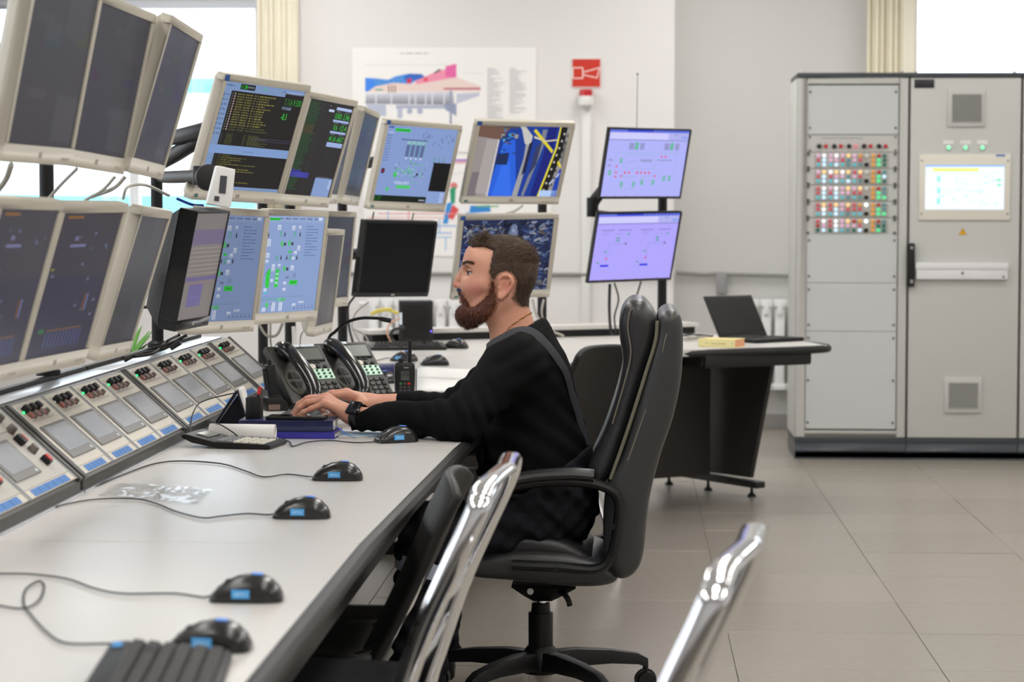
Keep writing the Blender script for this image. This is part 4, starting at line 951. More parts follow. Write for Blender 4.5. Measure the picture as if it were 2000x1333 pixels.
def mouse(px, py, rot, label, txt, cable=None, lab=True, top=True, z=DZ):
    q = on(px, py, z); t = thing('computer_mouse', label, 'mouse', (q.x, q.y, z), rot)
    if not M0:
        M0['b'] = build('shell', MM[0], MOUSET, t); M0['f'] = build('underside', MM[1], MOUSEB, t); M0['w'] = build('scroll_wheel', MM[2], BLACK, t, bev=.001); M0['s'] = build('button_seam', MM[3], BLACKM, t)
    else:
        for k, n in (('b', 'shell'), ('f', 'underside'), ('w', 'scroll_wheel'), ('s', 'button_seam')): inst(M0[k], n, t)
    if lab:
        P = Print(.027, .0125, (84, 168, 230), -.020, .0085, 0); P.text(.14, .28, .46, txt, (206, 232, 252), .72)
        o = P.build('side_label', PRINT, t); o.location = (0, -.0336, 0)
        build('label_backing', MB().b2((-.0201, -.0332, .0084), (.0071, -.022, .0211)), BLUEL, t)
    if top:
        m = MB().grid(lambda u, v: (.008+.017*u, -.012+.016*v, .0434-.0012*(u-.1)**2-.0012*(v-.75)**2), 3, 3); build('top_sticker', m, mat('sticker_bright_blue', rgb(92, 150, 240), .5), t).modifiers.new('s', 'SOLIDIFY').thickness = .0006
    if cable:
        pts = [on(x, y, z+.0035)-Vector((q.x, q.y, z)) for x, y in cable]
        Ri = Matrix.Rotation(-rot, 3, 'Z'); pts = [Ri @ p for p in pts]
        build('cable', MB().tube(spline([(-.056, 0, .007)]+[tuple(p) for p in pts], 8), .0017, 6), CABLEB, t)
mouse(660, 938, .06, 'black mouse with blue label whose cord runs past the calculator', 'АРМ-3', [(598, 931), (560, 927), (515, 932), (478, 920), (430, 906), (350, 901), (295, 908), (235, 930), (180, 953)])
mouse(590, 1012, .05, 'black mouse with blue label whose cord crosses the plastic sleeve', 'АРМ-2', [(520, 1006), (480, 1004), (430, 1009), (395, 1012), (345, 1000), (305, 984), (265, 975), (200, 975), (150, 981), (95, 994), (50, 1010)])
mouse(483, 1174, .04, 'black mouse with blue label just past the seam of the desk', 'АРМ-1', [(395, 1167), (340, 1160), (240, 1160), (185, 1150), (130, 1131), (60, 1122), (0, 1121), (-60, 1118)])
mouse(412, 1270, -.02, 'black mouse with blue label behind the black keyboard, its cord looped', 'АРМ-4', [(318, 1270), (285, 1259), (210, 1258), (130, 1257), (92, 1236), (58, 1198), (46, 1178), (50, 1152), (75, 1136), (86, 1146), (75, 1174), (45, 1189), (0, 1184), (-60, 1172)])
mouse(774, 864, .55, 'black mouse with blue label beside the sleeve of the man', 'АРМ-5', [(725, 864), (690, 865), (645, 861), (600, 864), (572, 872), (566, 864), (552, 858)])
mouse(789, 706, -.5, 'black mouse with blue label behind the walkie-talkie', 'АРМ-6', [(755, 700), (730, 706), (712, 708)])
mouse(849, 714, .2, 'black mouse half hidden behind the open notebook', 'АРМ-7', None, lab=False)
mouse(890, 681, -.3, 'black mouse at the end of the keyboard on the side desk', 'АРМ-8', None, lab=False)
mouse(748, 748, -.9, 'black and white mouse beside the lower end of the telephone keypad', 'АРМ-9', None, lab=False)

# keyboards
KEYM = mat('keycap_black', rgb(48, 47, 46), .5, bump=.05)
def keyboard(loc, rot, label, w=.44, d=.15, single=True, blue=False):
    t = thing('computer_keyboard', label, 'keyboard', loc, rot)
    m = MB().prism([(-d/2, 0), (d/2, 0), (d/2, .026), (d/2-.02, .028), (-d/2+.004, .014), (-d/2, .010)], 'x', -w/2, w/2); build('case', m, BLACK, t, bev=.003)
    rows = 6; pit = .0187; nk = int((w-.02)/pit); mk = MB().loft([[(-.0085, -.0085, 0), (.0085, -.0085, 0), (.0085, .0085, 0), (-.0085, .0085, 0)], [(-.0065, -.0065, .0075), (.0065, -.0065, .0075), (.0065, .0075, .0085), (-.0065, .0075, .0085)]])
    k0 = None; allm = MB()
    for r in range(rows):
        for c in range(nk):
            x = -w/2+.02+c*pit+(.004*r if c < nk-4 else 0); y = -d/2+.018+r*.0205; z = .0125+(y+d/2)*.105
            if r == 0 and 3 < c < 9 and c != 6: continue
            if single:
                if k0 is None: k0 = build('key', mk, KEYM, t, bev=.001, seg=1); k0.location = (x, y, z); k0.rotation_euler = (.1, 0, 0)
                else: inst(k0, 'key', t, (x, y, z), (.1, 0, 0))
            else: allm.b2((x-.0075, y-.0075, z), (x+.0075, y+.0075, z+.006))
    if single: build('space_bar', MB().b2((-w/2+.088, -d/2+.010, .014), (-w/2+.182, -d/2+.026, .022)), KEYM, t, bev=.0015)
    else: o = build('keys', allm, KEYM, t); o['kind'] = 'stuff'
    if blue: build('sticker', MB().b2((w/2-.05, d/2-.019, .0286), (w/2-.02, d/2-.006, .0292)), BLUEL, t)
    return t
q = on(388, 1290, DZ); keyboard((q.x-.012, q.y-.225, DZ), math.radians(96), 'black keyboard with a blue sticker at the near end of the desk', blue=True, d=.16)
keyboard((-.915, 6.50, DZ), math.radians(90), 'black keyboard under the hands of the man')
q = on(795, 683, DZ); keyboard((q.x, q.y, DZ), math.radians(12), 'black keyboard in front of the small black computer', w=.33, d=.14, single=False)

# calculator
q = on(458, 872, DZ); t = thing('desk_calculator', 'large black desk calculator with pale keys and raised display end', 'calculator', (q.x, q.y, DZ), math.radians(-8))
m = MB().prism([(-.115, .026), (-.09, .014), (-.02, .001), (.115, .001), (.118, .010), (.10, .013), (-.03, .017), (-.105, .036), (-.118, .034)], 'y', -.075, .075); build('body', m, BLACK, t, bev=.003)
Rk = Matrix.Rotation(.05, 3, 'Y'); Rd = Matrix.Rotation(.25, 3, 'Y')
build('display', MB().box((-.072, .01, .0292), (.034, .095, .003), Rd), mat('lcd_grey', rgb(120, 122, 114), .25), t, bev=.001)
for i in range(6):
    for j in range(5):
        x = -.018+i*.0215; y = -.058+j*.029; z = .0165-(x+.03)*.038
        build('key', MB().box((x, y, z+.002), (.016, .023, .007), Rk), mat('key_cream', rgb(216, 210, 196), .5) if (j < 4 and i > 1) else mat('key_grey', rgb(120, 120, 122), .5), t, bev=.0015, seg=1)
# paper roll, books, phone
t = thing('paper_roll', 'roll of white paper lying behind the calculator', 'paper roll', tuple(on(472, 860, DZ)))
a = Vector((-.085, .012, .0205)); b = Vector((.088, .0, .0205))
sp = [Vector((0, math.cos(k*.5)*(.010+.0006*k), math.sin(k*.5)*(.010+.0006*k)))*.95 for k in range(28)]
m = MB(); m.cyl(a, b, .0200, n=28, cap=False); build('sheet', m, PAPER, t).modifiers.new('s', 'SOLIDIFY').thickness = -.0006
m = MB()
for k in range(27): m.quad(a+sp[k], b+sp[k], b+sp[k+1], a+sp[k+1])
build('inner_turns', m, PAPER, t)
def book(name, label, c, w, d, h, rot, cover, pages, spine=None):
    t = thing(name, label, 'book', c, rot)
    cv = MB().b2((-w/2, -d/2, 0), (w/2, d/2, .002)).b2((-w/2, -d/2, h-.002), (w/2, d/2, h)).b2((-w/2, -d/2, .002), (w/2, -d/2+.002, h-.002))
    build('cover', cv, cover, t, bev=.0008, seg=1)
    build('pages', MB().b2((-w/2+.004, -d/2+.002, .002), (w/2-.003, d/2-.004, h-.002)), pages, t)
    return t
PAGE = mat('book_pages', rgb(226, 220, 206), .8, bump=.3, bscale=900, stretch=(.05, .05, 4))
q = on(590, 861, DZ); bx, by = q.x, q.y+.112
t = book('violet_book', 'violet-blue book with white arc pattern under the navy notebook', (bx-.025, by, DZ), .215, .135, .017, math.radians(-2), mat('cover_violet', rgb(62, 58, 160), .35), PAGE)
p = Print(.215, .013, (62, 58, 160), -.1075, .002, -.0678)
for k in (1, .7):
    pts = [(.16+.085*k*math.cos(a*PI/10), .05+1.1*k*math.sin(a*PI/10)) for a in range(1, 10)]
    for u, v in zip(pts, pts[1:]): p.line(*u, *v, .008, (200, 200, 240))
p.words(.62, .5, .12, .1, (110, 108, 200), 4); p.build('spine_print', PRINT, t)
t = book('navy_notebook', 'thick navy blue notebook under the smartphone', (bx-.052, by+.008, DZ+.0172), .25, .135, .030, math.radians(1), mat('cover_navy', rgb(30, 36, 78), .4, bump=.15, bscale=500), PAGE)
build('ribbon', MB().tube([(.115, -.03, .014), (.14, -.045, .008), (.16, -.06, -.008), (.185, -.068, -.0145)], .005, 6, ry=.0006, nrm=(.2, 1, 0)), mat('ribbon_blue', rgb(36, 90, 170), .5), t)
t = thing('smartphone', 'black smartphone lying on the navy notebook', 'phone', (bx-.028, by-.01, DZ+.0475), math.radians(-2))
build('case', MB().b2((-.078, -.037, 0), (.078, .037, .009)), BLACK, t, bev=.004, seg=3); build('screen', MB().b2((-.073, -.033, .0088), (.073, .033, .0094)), mat('phone_glass', rgb(18, 17, 18), .06, coat=.6), t, bev=.0002, seg=1)
q = on(690, 852, DZ); tag(build('paper_sheet', MB().box((q.x, q.y+.06, DZ+.0012), (.22, .16, .0016), Matrix.Rotation(.1, 3, 'Z')), PAPER), 'white paper sheet under the watch wrist of the man', 'paper')
tag(build('paper_folder', MB().box((q.x+.02, q.y+.035, DZ+.0035), (.20, .10, .0018), Matrix.Rotation(-.15, 3, 'Z')), mat('folder_blue', rgb(150, 186, 216), .5)), 'pale blue folder sheet beside the blue ribbon', 'folder')
# tent calendar, pen cup
q = on(452, 846, DZ); t = thing('tent_calendar', 'navy tent calendar with white pages beside the black pen cup', 'calendar', (q.x-.01, q.y+.10, DZ), math.radians(3))
NAVY = mat('calendar_navy', rgb(22, 26, 52), .5)
build('back_panel', MB().prism([(-.062, 0), (-.058, 0), (.014, .108), (.010, .110)], 'y', -.05, .06), NAVY, t)
build('front_panel', MB().prism([(.048, 0), (.052, 0), (.018, .110), (.014, .110)], 'y', -.05, .06), NAVY, t)
build('pages', MB().prism([(.046, .012), (.053, .012), (.024, .113), (.017, .115)], 'y', -.047, .057), PAPER, t); build('base', MB().b2((-.06, -.05, 0), (.05, .06, .002)), NAVY, t); build('inner_dark', MB().prism([(-.055, .003), (.044, .003), (.013, .100)], 'y', .02, .023), NAVY, t)  # closing sheet is added; it stands for the dark inside of the tent
build('binding', MB().tube([(.016, -.045+.01*k, .113+.003*(k % 2)) for k in range(11)], .0018, 5), STEEL, t)
q = on(481, 834, DZ); t = thing('pen_cup', 'black six-sided pen cup with a red-capped pen', 'pen cup', (bx-.145, by+.012, DZ+.0474), .3)
build('cup', MB().lathe([(.023, 0), (.024, .003), (.0235, .055), (.0205, .055), (.020, .006)], n=6), BLACK, t, bev=.002); build('pen', MB().cyl((.004, 0, .01), (.012, .004, .066), .004, n=10), BLACK, t); build('pen_cap', MB().cyl((.0115, .0038, .062), (.017, .006, .082), .0052, .0045, 10), REDP, t)
pts = [A_(372, 858, 6.0), A_(372, 835, 6.1), A_(378, 805, 6.2), A_(395, 785, 6.3), A_(440, 772, 6.4), A_(470, 768, 6.42), A_(485, 776, 6.42)]
tag(build('thin_cord', MB().tube(spline(pts, 8), .0018, 6), CABLEB), 'thin black cord arching over the calendar to the red-capped pen', 'cord')
pts = [A_(405, 822, 6.15), A_(430, 830, 6.05), A_(455, 845, 5.98), A_(472, 857, 5.97), A_(500, 856, 6.0), A_(535, 858, 6.02), A_(560, 864, 6.03)]
tag(build('thin_cord', MB().tube(spline([(p[0], p[1], max(p[2], DZ+.003)) for p in pts], 8), .0018, 6), CABLEB), 'thin black cord lying across the calculator keys', 'cord')
# handheld radio in its charger
q = on(540, 802, DZ); t = thing('radio_charger', 'black charging cradle holding a slim handheld radio', 'charger', (q.x, q.y, DZ), .35)
build('cradle', MB().prism([(-.035, 0), (.03, 0), (.03, .022), (.008, .042), (-.035, .040)], 'y', -.03, .035), BLACK, t, bev=.004); build('slot', MB().b2((-.02, -.025, .03), (.012, .028, .048)), BLACKM, t, bev=.002); build('photo_label', MB().b2((-.03, -.0306, .004), (.005, -.03, .02)), mat('label_tan', rgb(120, 96, 86), .5), t)
t = thing('handheld_radio', 'slim black handheld radio standing tilted in its charger', 'radio', (q.x-.008, q.y, DZ+.034), Matrix.Rotation(-.13, 3, 'Y') @ Matrix.Rotation(.35, 3, 'Z'))
build('body', MB().b2((-.013, -.022, 0), (.013, .022, .105)), BLACK, t, bev=.004); build('belt_clip', MB().b2((-.022, -.009, .03), (-.017, .009, .095)).b2((-.02, -.009, .088), (-.011, .009, .095)), BLACKM, t, bev=.001); build('knob', MB().cyl((0, -.008, .105), (0, -.008, .118), .006, n=12), BLACK, t)
# walkie talkie
q = on(790, 776, DZ); t = thing('walkie_talkie', 'black walkie-talkie with stub antenna standing on the desk', 'radio', (q.x, q.y, DZ), .18)
build('body', MB().loft([[(-.030, -.017, 0), (.030, -.017, 0), (.030, .017, 0), (-.030, .017, 0)], [(-.033, -.018, .06), (.033, -.018, .06), (.033, .018, .06), (-.033, .018, .06)], [(-.033, -.018, .100), (.033, -.018, .100), (.033, .018, .100), (-.033, .018, .100)], [(-.028, -.015, .112), (.028, -.015, .112), (.028, .015, .112), (-.028, .015, .112)]]), BLACK, t, bev=.004)
build('antenna', MB().cyl((.017, 0, .108), (.018, 0, .180), .0068, .0060, 14).ell((.018, 0, .180), (.006, .006, .006), 12, 6), BLACKM, t); build('volume_knob', MB().cyl((-.012, 0, .108), (-.012, 0, .125), .008, n=14), BLACK, t, bev=.001)
build('display', MB().b2((-.014, -.0195, .055), (.014, -.018, .085)), mat('radio_lcd', rgb(66, 68, 66), .15), t, bev=.001); build('speaker_bar', MB().b2((-.004, -.0192, .094), (.012, -.018, .098)), STEEL, t)
for i in range(3):
    for j in range(4): build('key', MB().b2((-.018+.013*i, -.0196, .008+.011*j), (-.009+.013*i, -.018, .015+.011*j)), REDP if (i, j) == (2, 3) else (mat('key_green', rgb(40, 120, 60), .4) if (i, j) == (0, 3) else DGREY), t, bev=.0008, seg=1)
# desk telephones
TELB = mat('phone_body', rgb(48, 46, 42), .45); KEYL = emis('key_lit', (.5, 1, .66, 1), .18, (.5, .68, .56, 1))
def telephone(loc, label, tags):
    t = thing('desk_telephone', label, 'telephone', loc, math.radians(40)); w = .20
    up_ = Vector((0, .165, .165)).normalized(); nn = Vector((0, -up_.z, up_.y)); R = Matrix((Vector((1, 0, 0)), up_, nn)).transposed(); L = .235
    def fb(u0, v0, u1, v1, d0, d1, mb=None):
        mb = mb or MB(); return mb.box(Vector((0, 0, .02))+Vector(((u0+u1)/2, 0, 0))+up_*(v0+v1)/2+nn*(d0+d1)/2, (u1-u0, v1-v0, d1-d0), R)
    def fp(u, v, d): return Vector((u, 0, .02))+up_*v+nn*d
    build('body', fb(-w/2, 0, w/2, L, -.025, 0), TELB, t, bev=.008, seg=3); build('foot', MB().prism([(.02, 0), (.13, 0), (.15, .13), (.125, .135), (.03, .03)], 'x', -.08, .08), BLACK, t, bev=.004)
    m = MB(); ring = [fp(-.055+.030*math.cos(2*PI*k/20), .085+.052*math.sin(2*PI*k/20), .0) for k in range(20)]; m.loft([ring, [p+nn*.003 for p in ring]]); build('speaker_plate', m, mat('phone_plate', rgb(84, 80, 72), .4), t)
    for k in range(4):
        a0 = k*PI/2+.2; m = MB(); rr = [fp(-.055+.005*math.cos(a0+.6), .09+.008*math.sin(a0+.6), .003)]+[fp(-.055+.022*math.cos(a0+.13*j), .09+.034*math.sin(a0+.13*j), .003) for j in range(10)]; m.loft([rr, [p+nn*.0012 for p in rr]]); build('speaker_grille', m, BLACKM, t)
    hs = [(-.046, .212, .010), (-.050, .200, .024), (-.046, .165, .036), (-.038, .12, .041), (-.030, .078, .039), (-.026, .038, .032), (-.030, .008, .022), (-.036, -.006, .010)]
    build('handset', MB().tube(spline([fp(*p) for p in hs], 6), [.016+.008*abs(2*i/42-1)**2 for i in range(43)], 14, ry=[.024+.006*abs(2*i/42-1)**3 for i in range(43)], nrm=tuple(nn)), GLOSSB, t)
    build('ear_cup', MB().cyl(fp(-.048, .195, .002), fp(-.049, .19, .026), .027, .024, 18), GLOSSB, t, bev=.004); build('mouth_cup', MB().cyl(fp(-.036, .014, .002), fp(-.032, .022, .026), .026, .022, 18), GLOSSB, t, bev=.004)
    build('display_frame', fb(-.018, .165, .088, .222, 0, .004), BLACK, t, bev=.001); build('display', fb(-.012, .170, .082, .215, .004, .0046), mat('phone_lcd', rgb(98, 104, 98), .2), t)
    for a, b in tags: build('name_tag', fb(a, .2255, b, .2345, 0, .0012), WHITEL, t)
    q0 = fp(.030, .142, 0); build('navigation_button', MB().cyl(q0, q0+nn*.004, .011, n=18), mat('button_silver', rgb(206, 198, 184), .3), t, bev=.001)
    for u in (.052, .078): q0 = fp(u, .142, 0); build('function_button', MB().cyl(q0, q0+nn*.004, .007, n=12), BLACK, t, bev=.001)
    for k in range(3): build('soft_key', fb(.012+.02*k, .158, .026+.02*k, .1625, 0, .003), BLACK, t)
    build('lit_panel', fb(.008, .092, .092, .132, 0, .0016), KEYL, t)
    for i in range(4):
        for j in range(3): q0 = fp(.019+.0205*i, .099+.0132*j, .0016); build('line_button', MB().cyl(q0, q0+nn*.004, .0045, .0035, 10), mat('line_button_green', rgb(52, 92, 66), .4), t)
    for i in range(4):
        for j in range(4): build('key', fb(.006+.022*i, .012+.0185*j, .022+.022*i, .025+.0185*j, 0, .004), DGREY if i < 3 else BLACK, t, bev=.0015, seg=1)
    m = MB().tube(spline([fp(-.07, -.005, 0), (-.09, -.02, .012), (-.12, .05, .006), (-.09, .15, .006)], 20), .004, 6); build('cord', m, CABLEB, t)
telephone((-.938, 7.06, DZ), 'dark grey desk telephone with two paper name tags and glossy black handset', [(-.03, .022), (.026, .075)])
telephone((-.812, 7.245, DZ), 'dark grey desk telephone with one name tag beside the walkie-talkie', [(-.03, .02)])
# gooseneck microphone
q = at(640, 700, 7.75); t = thing('gooseneck_microphone', 'black gooseneck microphone bending over the telephones', 'microphone', (q.x, q.y, DZ)); o = Vector((q.x, q.y, DZ))
build('base', MB().prism([(-.05, 0), (.05, 0), (.045, .03), (-.05, .045)], 'y', -.05, .05), BLACK, t, bev=.005)
pts = spline([(0, 0, .03)]+[at(x, y, 7.75)-o for x, y in ((641, 668), (655, 648), (678, 630), (705, 622), (735, 622), (748, 624))], 8); build('neck', MB().tube(pts, .0055, 10), BLACKM, t); build('head', MB().cyl(at(742, 623, 7.75)-o, at(764, 627, 7.75)-o, .008, .0085, 14), BLACK, t, bev=.002)
# binder, notebook, computer
a, b = on(690, 731, DZ), on(790, 729, DZ)
t = thing('navy_binder', 'flat navy binder lying beyond the telephones', 'binder', (-.93, 8.72, DZ), math.radians(4)); build('cover', MB().b2((-.17, -.12, 0), (.12, .12, .003)).b2((-.17, -.12, .021), (.12, .12, .024)).b2((-.17, -.12, 0), (.12, -.117, .024)), mat('cover_indigo', rgb(38, 42, 92), .4), t, bev=.001); build('pages', MB().b2((-.165, -.117, .003), (.115, .11, .021)), PAGE, t)
c = [on(*p, DZ+.012) for p in ((812, 765), (913, 768), (932, 722), (812, 716))]; o = Vector((c[0].x, c[0].y, DZ))
t = thing('open_notebook', 'open notebook with handwritten white pages beside the walkie-talkie', 'notebook', tuple(o))
def nbq(u, v, z): p = (c[0]*(1-u)+c[1]*u)*(1-v)+(c[3]*(1-u)+c[2]*u)*v; return Vector((p.x, p.y, DZ+z))-o
for n_, v0, v1 in (('page_block', .02, .49), ('page_block', .51, .98)):
    m = MB().grid(lambda u, v: nbq(.02+.96*u, v0+(v1-v0)*v, .008+.006*math.sin(PI*v)), 4, 8); ob = build(n_, m, PAPER, t); ob.modifiers.new('s', 'SOLIDIFY').thickness = -.006
    pr = MB(); r = random.Random(int(v0*100))
    for k in range(9):
        v = .1+.09*k; u = .08
        while u < .9:
            l = r.uniform(.02, .09); vv = v0+(v1-v0)*v; z = .0088+.006*math.sin(PI*v); pr.quad(nbq(u, vv, z), nbq(u+l, vv, z), nbq(u+l, vv+.012, z+.0002), nbq(u, vv+.012, z+.0002)); u += l+r.uniform(.02, .08)
    build('handwriting', pr, mat('ink_blue', rgb(150, 160, 190), .7), t)
build('cover', MB().loft([[nbq(u, v, .0) for u, v in ((0, 0), (1, 0), (1, 1), (0, 1))], [nbq(u, v, .003) for u, v in ((0, 0), (1, 0), (1, 1), (0, 1))]]), NAVY, t)
q = on(812, 671, DZ); t = thing('small_computer', 'small black upright computer with a white label and blue light', 'computer', (q.x, q.y, DZ), .12)
build('case', MB().b2((-.075, 0, .004), (.078, .18, .192)), mat('pc_black', rgb(22, 22, 24), .5), t, bev=.004); build('front_grille', MB().b2((-.06, -.003, .02), (.062, .0, .178)), BLACK, t, bev=.001); build('label', MB().b2((-.0755, -.002, .085), (-.062, -.004, .14)), WHITEL, t); build('power_light', MB().ell((.07, -.003, .055), (.004, .003, .004), 8, 6), emis('led_blue', (.15, .1, 1, 1), 2.5), t); build('foot', MB().b2((-.07, .01, 0), (.07, .16, .004)), BLACKM, t)
for lab, cm, pts, r in (('yellow patch cable looping beside the small computer', CABLEY, [(778, 612), (755, 606), (735, 610), (724, 614), (740, 606), (765, 604)], .007), ('orange-pink patch cable hanging beside the small computer', mat('cable_pink', rgb(226, 178, 150), .5), [(782, 622), (762, 632), (756, 650), (764, 668)], .004), ('thick black cable plugged into the small computer', CABLEB, [(790, 640), (768, 645), (764, 660), (772, 670)], .007)):
    tag(build('patch_cable', MB().tube(spline([A_(x, y, 10.35) for x, y in pts], 8), r, 7), cm), lab, 'cable')
# meter standing on the black monitor
q = at(430, 404, 5.84); t = thing('wall_meter', 'white handheld meter with a dark display standing on the black monitor', 'meter', (q.x-.008, q.y, 1.350), Matrix.Rotation(.35, 3, 'Z') @ Matrix.Rotation(.16, 3, 'Y'))
build('case', MB().prism([(-.028, 0), (.026, 0), (.034, .004), (.030, .098), (-.018, .100)], 'y', -.014, .02), WHITEP, t, bev=.005, seg=3); build('display', MB().box((.004, -.0148, .055), (.017, .002, .044), Matrix.Rotation(-.06, 3, 'Y')), mat('meter_lcd', rgb(74, 74, 80), .2), t); build('keypad', MB().b2((-.012, -.0158, .012), (.0, -.014, .024)), DGREY, t)
# laptop, book, coil
q = on(1488, 667, DZ); t = thing('laptop', 'open black laptop at the end of the side desk', 'laptop', (q.x, q.y, DZ), math.radians(45)); LAPB = mat('laptop_black', rgb(28, 27, 27), .5, spec=.25)
build('base', MB().b2((-.165, -.115, .002), (.165, .115, .018)), LAPB, t, bev=.004); build('touchpad', MB().b2((-.045, -.105, .018), (.045, -.045, .0186)), BLACK, t)
m = MB()
for i in range(14):
    for j in range(5): m.b2((-.148+.0212*i, -.028+.0212*j, .018), (-.130+.0212*i, -.010+.0212*j, .0198))
o = build('keys', m, BLACK, t); o['kind'] = 'stuff'
Rl = Matrix.Rotation(math.radians(-29), 3, 'X'); hc = Vector((0, .112, .018))
build('lid', MB().box(hc+Rl @ Vector((0, .003, .108)), (.33, .007, .215), Rl), LAPB, t, bev=.003); build('screen', MB().box(hc+Rl @ Vector((0, -.0008, .112)), (.308, .001, .180), Rl), mat('laptop_screen_off', rgb(24, 24, 24), .4, spec=.2), t); build('hinge', MB().cyl((-.1, .114, .016), (.1, .114, .016), .007, n=12), BLACKM, t)
q = on(1411, 679, DZ); t = book('yellow_book', 'thick yellow paperback with orange page edges beside the laptop', (q.x+.0, q.y+.07, DZ), .175, .125, .036, math.radians(-24), mat('cover_yellow', rgb(238, 220, 150), .5), mat('pages_orange', rgb(222, 160, 118), .8))
p = Print(.175, .030, (232, 222, 160), -.0875, .003, -.0628); p.words(.35, .35, .4, .14, (150, 146, 110), 6); p.words(.2, .45, .08, .1, (150, 146, 110), 2); p.rect(.90, .35, .95, .6, (190, 190, 180)); p.build('spine_print', PRINT, t)
q = on(1350, 668, DZ); t = thing('cable_coil', 'grey cable coil lying behind the tall leather chair', 'cable', tuple(q))
for k in range(4): build('loop', MB().tube([(math.cos(a*PI/14)*(.085+.006*k), .09+math.sin(a*PI/14)*(.07-.004*k), .005+.007*k+.006*math.sin(a*.5+k)) for a in range(28)], .003, 6, closed=True), CABLEG if k < 3 else CABLEB, t)
# clear plastic sleeve
cc = [on(*p, DZ+.002) for p in ((190, 968), (385, 986), (416, 957), (236, 944))]; o = Vector((cc[0].x, cc[0].y, DZ)); rn = np.random.RandomState(4); bz = rn.rand(26, 14)
def slv(u, v):
    p = (cc[0]*(1-u)+cc[1]*u)*(1-v)+(cc[3]*(1-u)+cc[2]*u)*v; i, j = int(u*24), int(v*12)
    return Vector((p.x, p.y, DZ+.0015+.0042*bz[i, j]*(.3+.7*math.sin(PI*v))+.003*math.sin(7*u+3*v)**2))-o
t = thing('plastic_sleeve', 'crumpled clear plastic sleeve lying on the desk by the consoles', 'plastic sleeve', tuple(o)); SLV = glass('clear_plastic', (.97, .97, .97, 1), .20, .02)
build('upper_sheet', MB().grid(slv, 24, 12), SLV, t, ang=.1)
build('lower_sheet', MB().grid(lambda u, v: slv(u, v)*Vector((1, 1, 0)).dot(Vector((1, 0, 0))) if False else Vector((slv(u, v).x, slv(u, v).y, .0006)), 6, 4), glass('clear_plastic_flat', (.96, .96, .96, 1), .05, .1), t)
# plant on a stool behind the pole
t = thing('plant_stool', 'small dark stool behind the monitor pole under the plant', 'stool', (-1.66, 7.6, 0)); build('seat', MB().cyl((0, 0, .67), (0, 0, .70), .15, n=24), PANELB, t, bev=.004)
for k in range(4): a = PI/4+k*PI/2; build('leg', MB().cyl((.10*math.cos(a), .10*math.sin(a), .67), (.14*math.cos(a), .14*math.sin(a), 0), .014, n=10), PANELB, t)
t = thing('potted_plant', 'green plant with long blade leaves behind the monitor pole', 'plant', (-1.66, 7.6, .70)); build('pot', MB().lathe([(.05, 0), (.055, .002), (.07, .11), (.074, .115), (.066, .115), (.062, .09)], n=24), mat('pot_white', rgb(220, 218, 212), .4), t); build('soil', MB().cyl((0, 0, .085), (0, 0, .092), .063, n=20), mat('soil', rgb(50, 40, 32), .9), t)
LEAF = mat('leaf_green', rgb(86, 150, 46), .4, vary=.15, vscale=30, sss=.0)
for k in range(13):
    a = k*2.4; l = .16+.10*((k*7) % 5)/5; bend = .5+.5*((k*3) % 4)/4; d = Vector((math.cos(a), math.sin(a), 0)); s = Vector((-d.y, d.x, 0))
    def lf(u, v, l=l, d=d, s=s, bend=bend): w = .014*math.sin(PI*min(1, .12+.88*v))**.8; r = l*v; return Vector((0, 0, .09))+d*(r*.25+bend*.28*v*v*l*2)+Vector((0, 0, 1))*(r*(1-.25*bend*v))+s*w*(2*u-1)+d*.004*abs(2*u-1)
    build('leaf', MB().grid(lf, 2, 8), LEAF, t).modifiers.new('s', 'SOLIDIFY').thickness = .0008
# ================================================================== chairs
LEATH = mat('grey_leather', rgb(42, 42, 44), .34, bump=.3, bscale=160, vary=.06, vscale=9); LEATHB = mat('grey_leather_back', rgb(54, 54, 55), .38, bump=.2, bscale=160, vary=.05, vscale=9)
SEAM = mat('leather_piping', rgb(112, 108, 92), .5)
def offs(poly, d):
    n = len(poly); out = []; ar = sum(poly[i][0]*poly[(i+1) % n][1]-poly[(i+1) % n][0]*poly[i][1] for i in range(n)); sg = 1 if ar > 0 else -1
    for i in range(n):
        a = Vector(poly[i-1]); b = Vector(poly[(i+1) % n]); t = (b-a).normalized(); nrm = Vector((-t.y, t.x))*sg; out.append((poly[i][0]+nrm.x*d, poly[i][1]+nrm.y*d))
    return out
def sp2(pts, n=6):                        # smooth closed outline in x, z
    P = [Vector((p[0], p[1], 0)) for p in pts]; k = len(P); out = []
    for i in range(k):
        a, b, c, d = P[i-1], P[i], P[(i+1) % k], P[(i+2) % k]
        for j in range(n):
            t = j/n; q = 0.5*((2*b)+(c-a)*t+(2*a-5*b+4*c-d)*t*t+(3*b-a-3*c+d)*t**3); out.append((q.x, q.y))
    return out
def XZ(pts, Y): return [(at(x, y, Y).x, at(x, y, Y).z) for x, y in pts]
CY = 6.44; YN_, YF_ = CY-.25, CY+.25; YQ = YN_+.02
o = (at(1056, 1290, CY).x, CY, 0.0)
ch = thing('office_chair', 'tall grey leather office chair with thick padded back', 'office chair', o)
front = sp2(XZ([(1240, 586), (1262, 592), (1284, 625), (1283, 660), (1262, 725), (1238, 800), (1216, 870), (1196, 925), (1172, 952), (1152, 940), (1150, 915), (1178, 850), (1204, 770), (1216, 710), (1210, 660), (1210, 622), (1222, 596)], YQ))
cushion('back_cushion', front, YN_+.02, YF_-.02, .045, LEATH, ch, o)
shell = sp2(XZ([(1305, 606), (1325, 612), (1334, 645), (1331, 735), (1315, 815), (1290, 890), (1268, 980), (1256, 1085), (1236, 1124), (1205, 1130), (1182, 1095), (1178, 1010), (1186, 950), (1215, 890), (1240, 810), (1262, 735), (1283, 660), (1287, 622)], YQ))
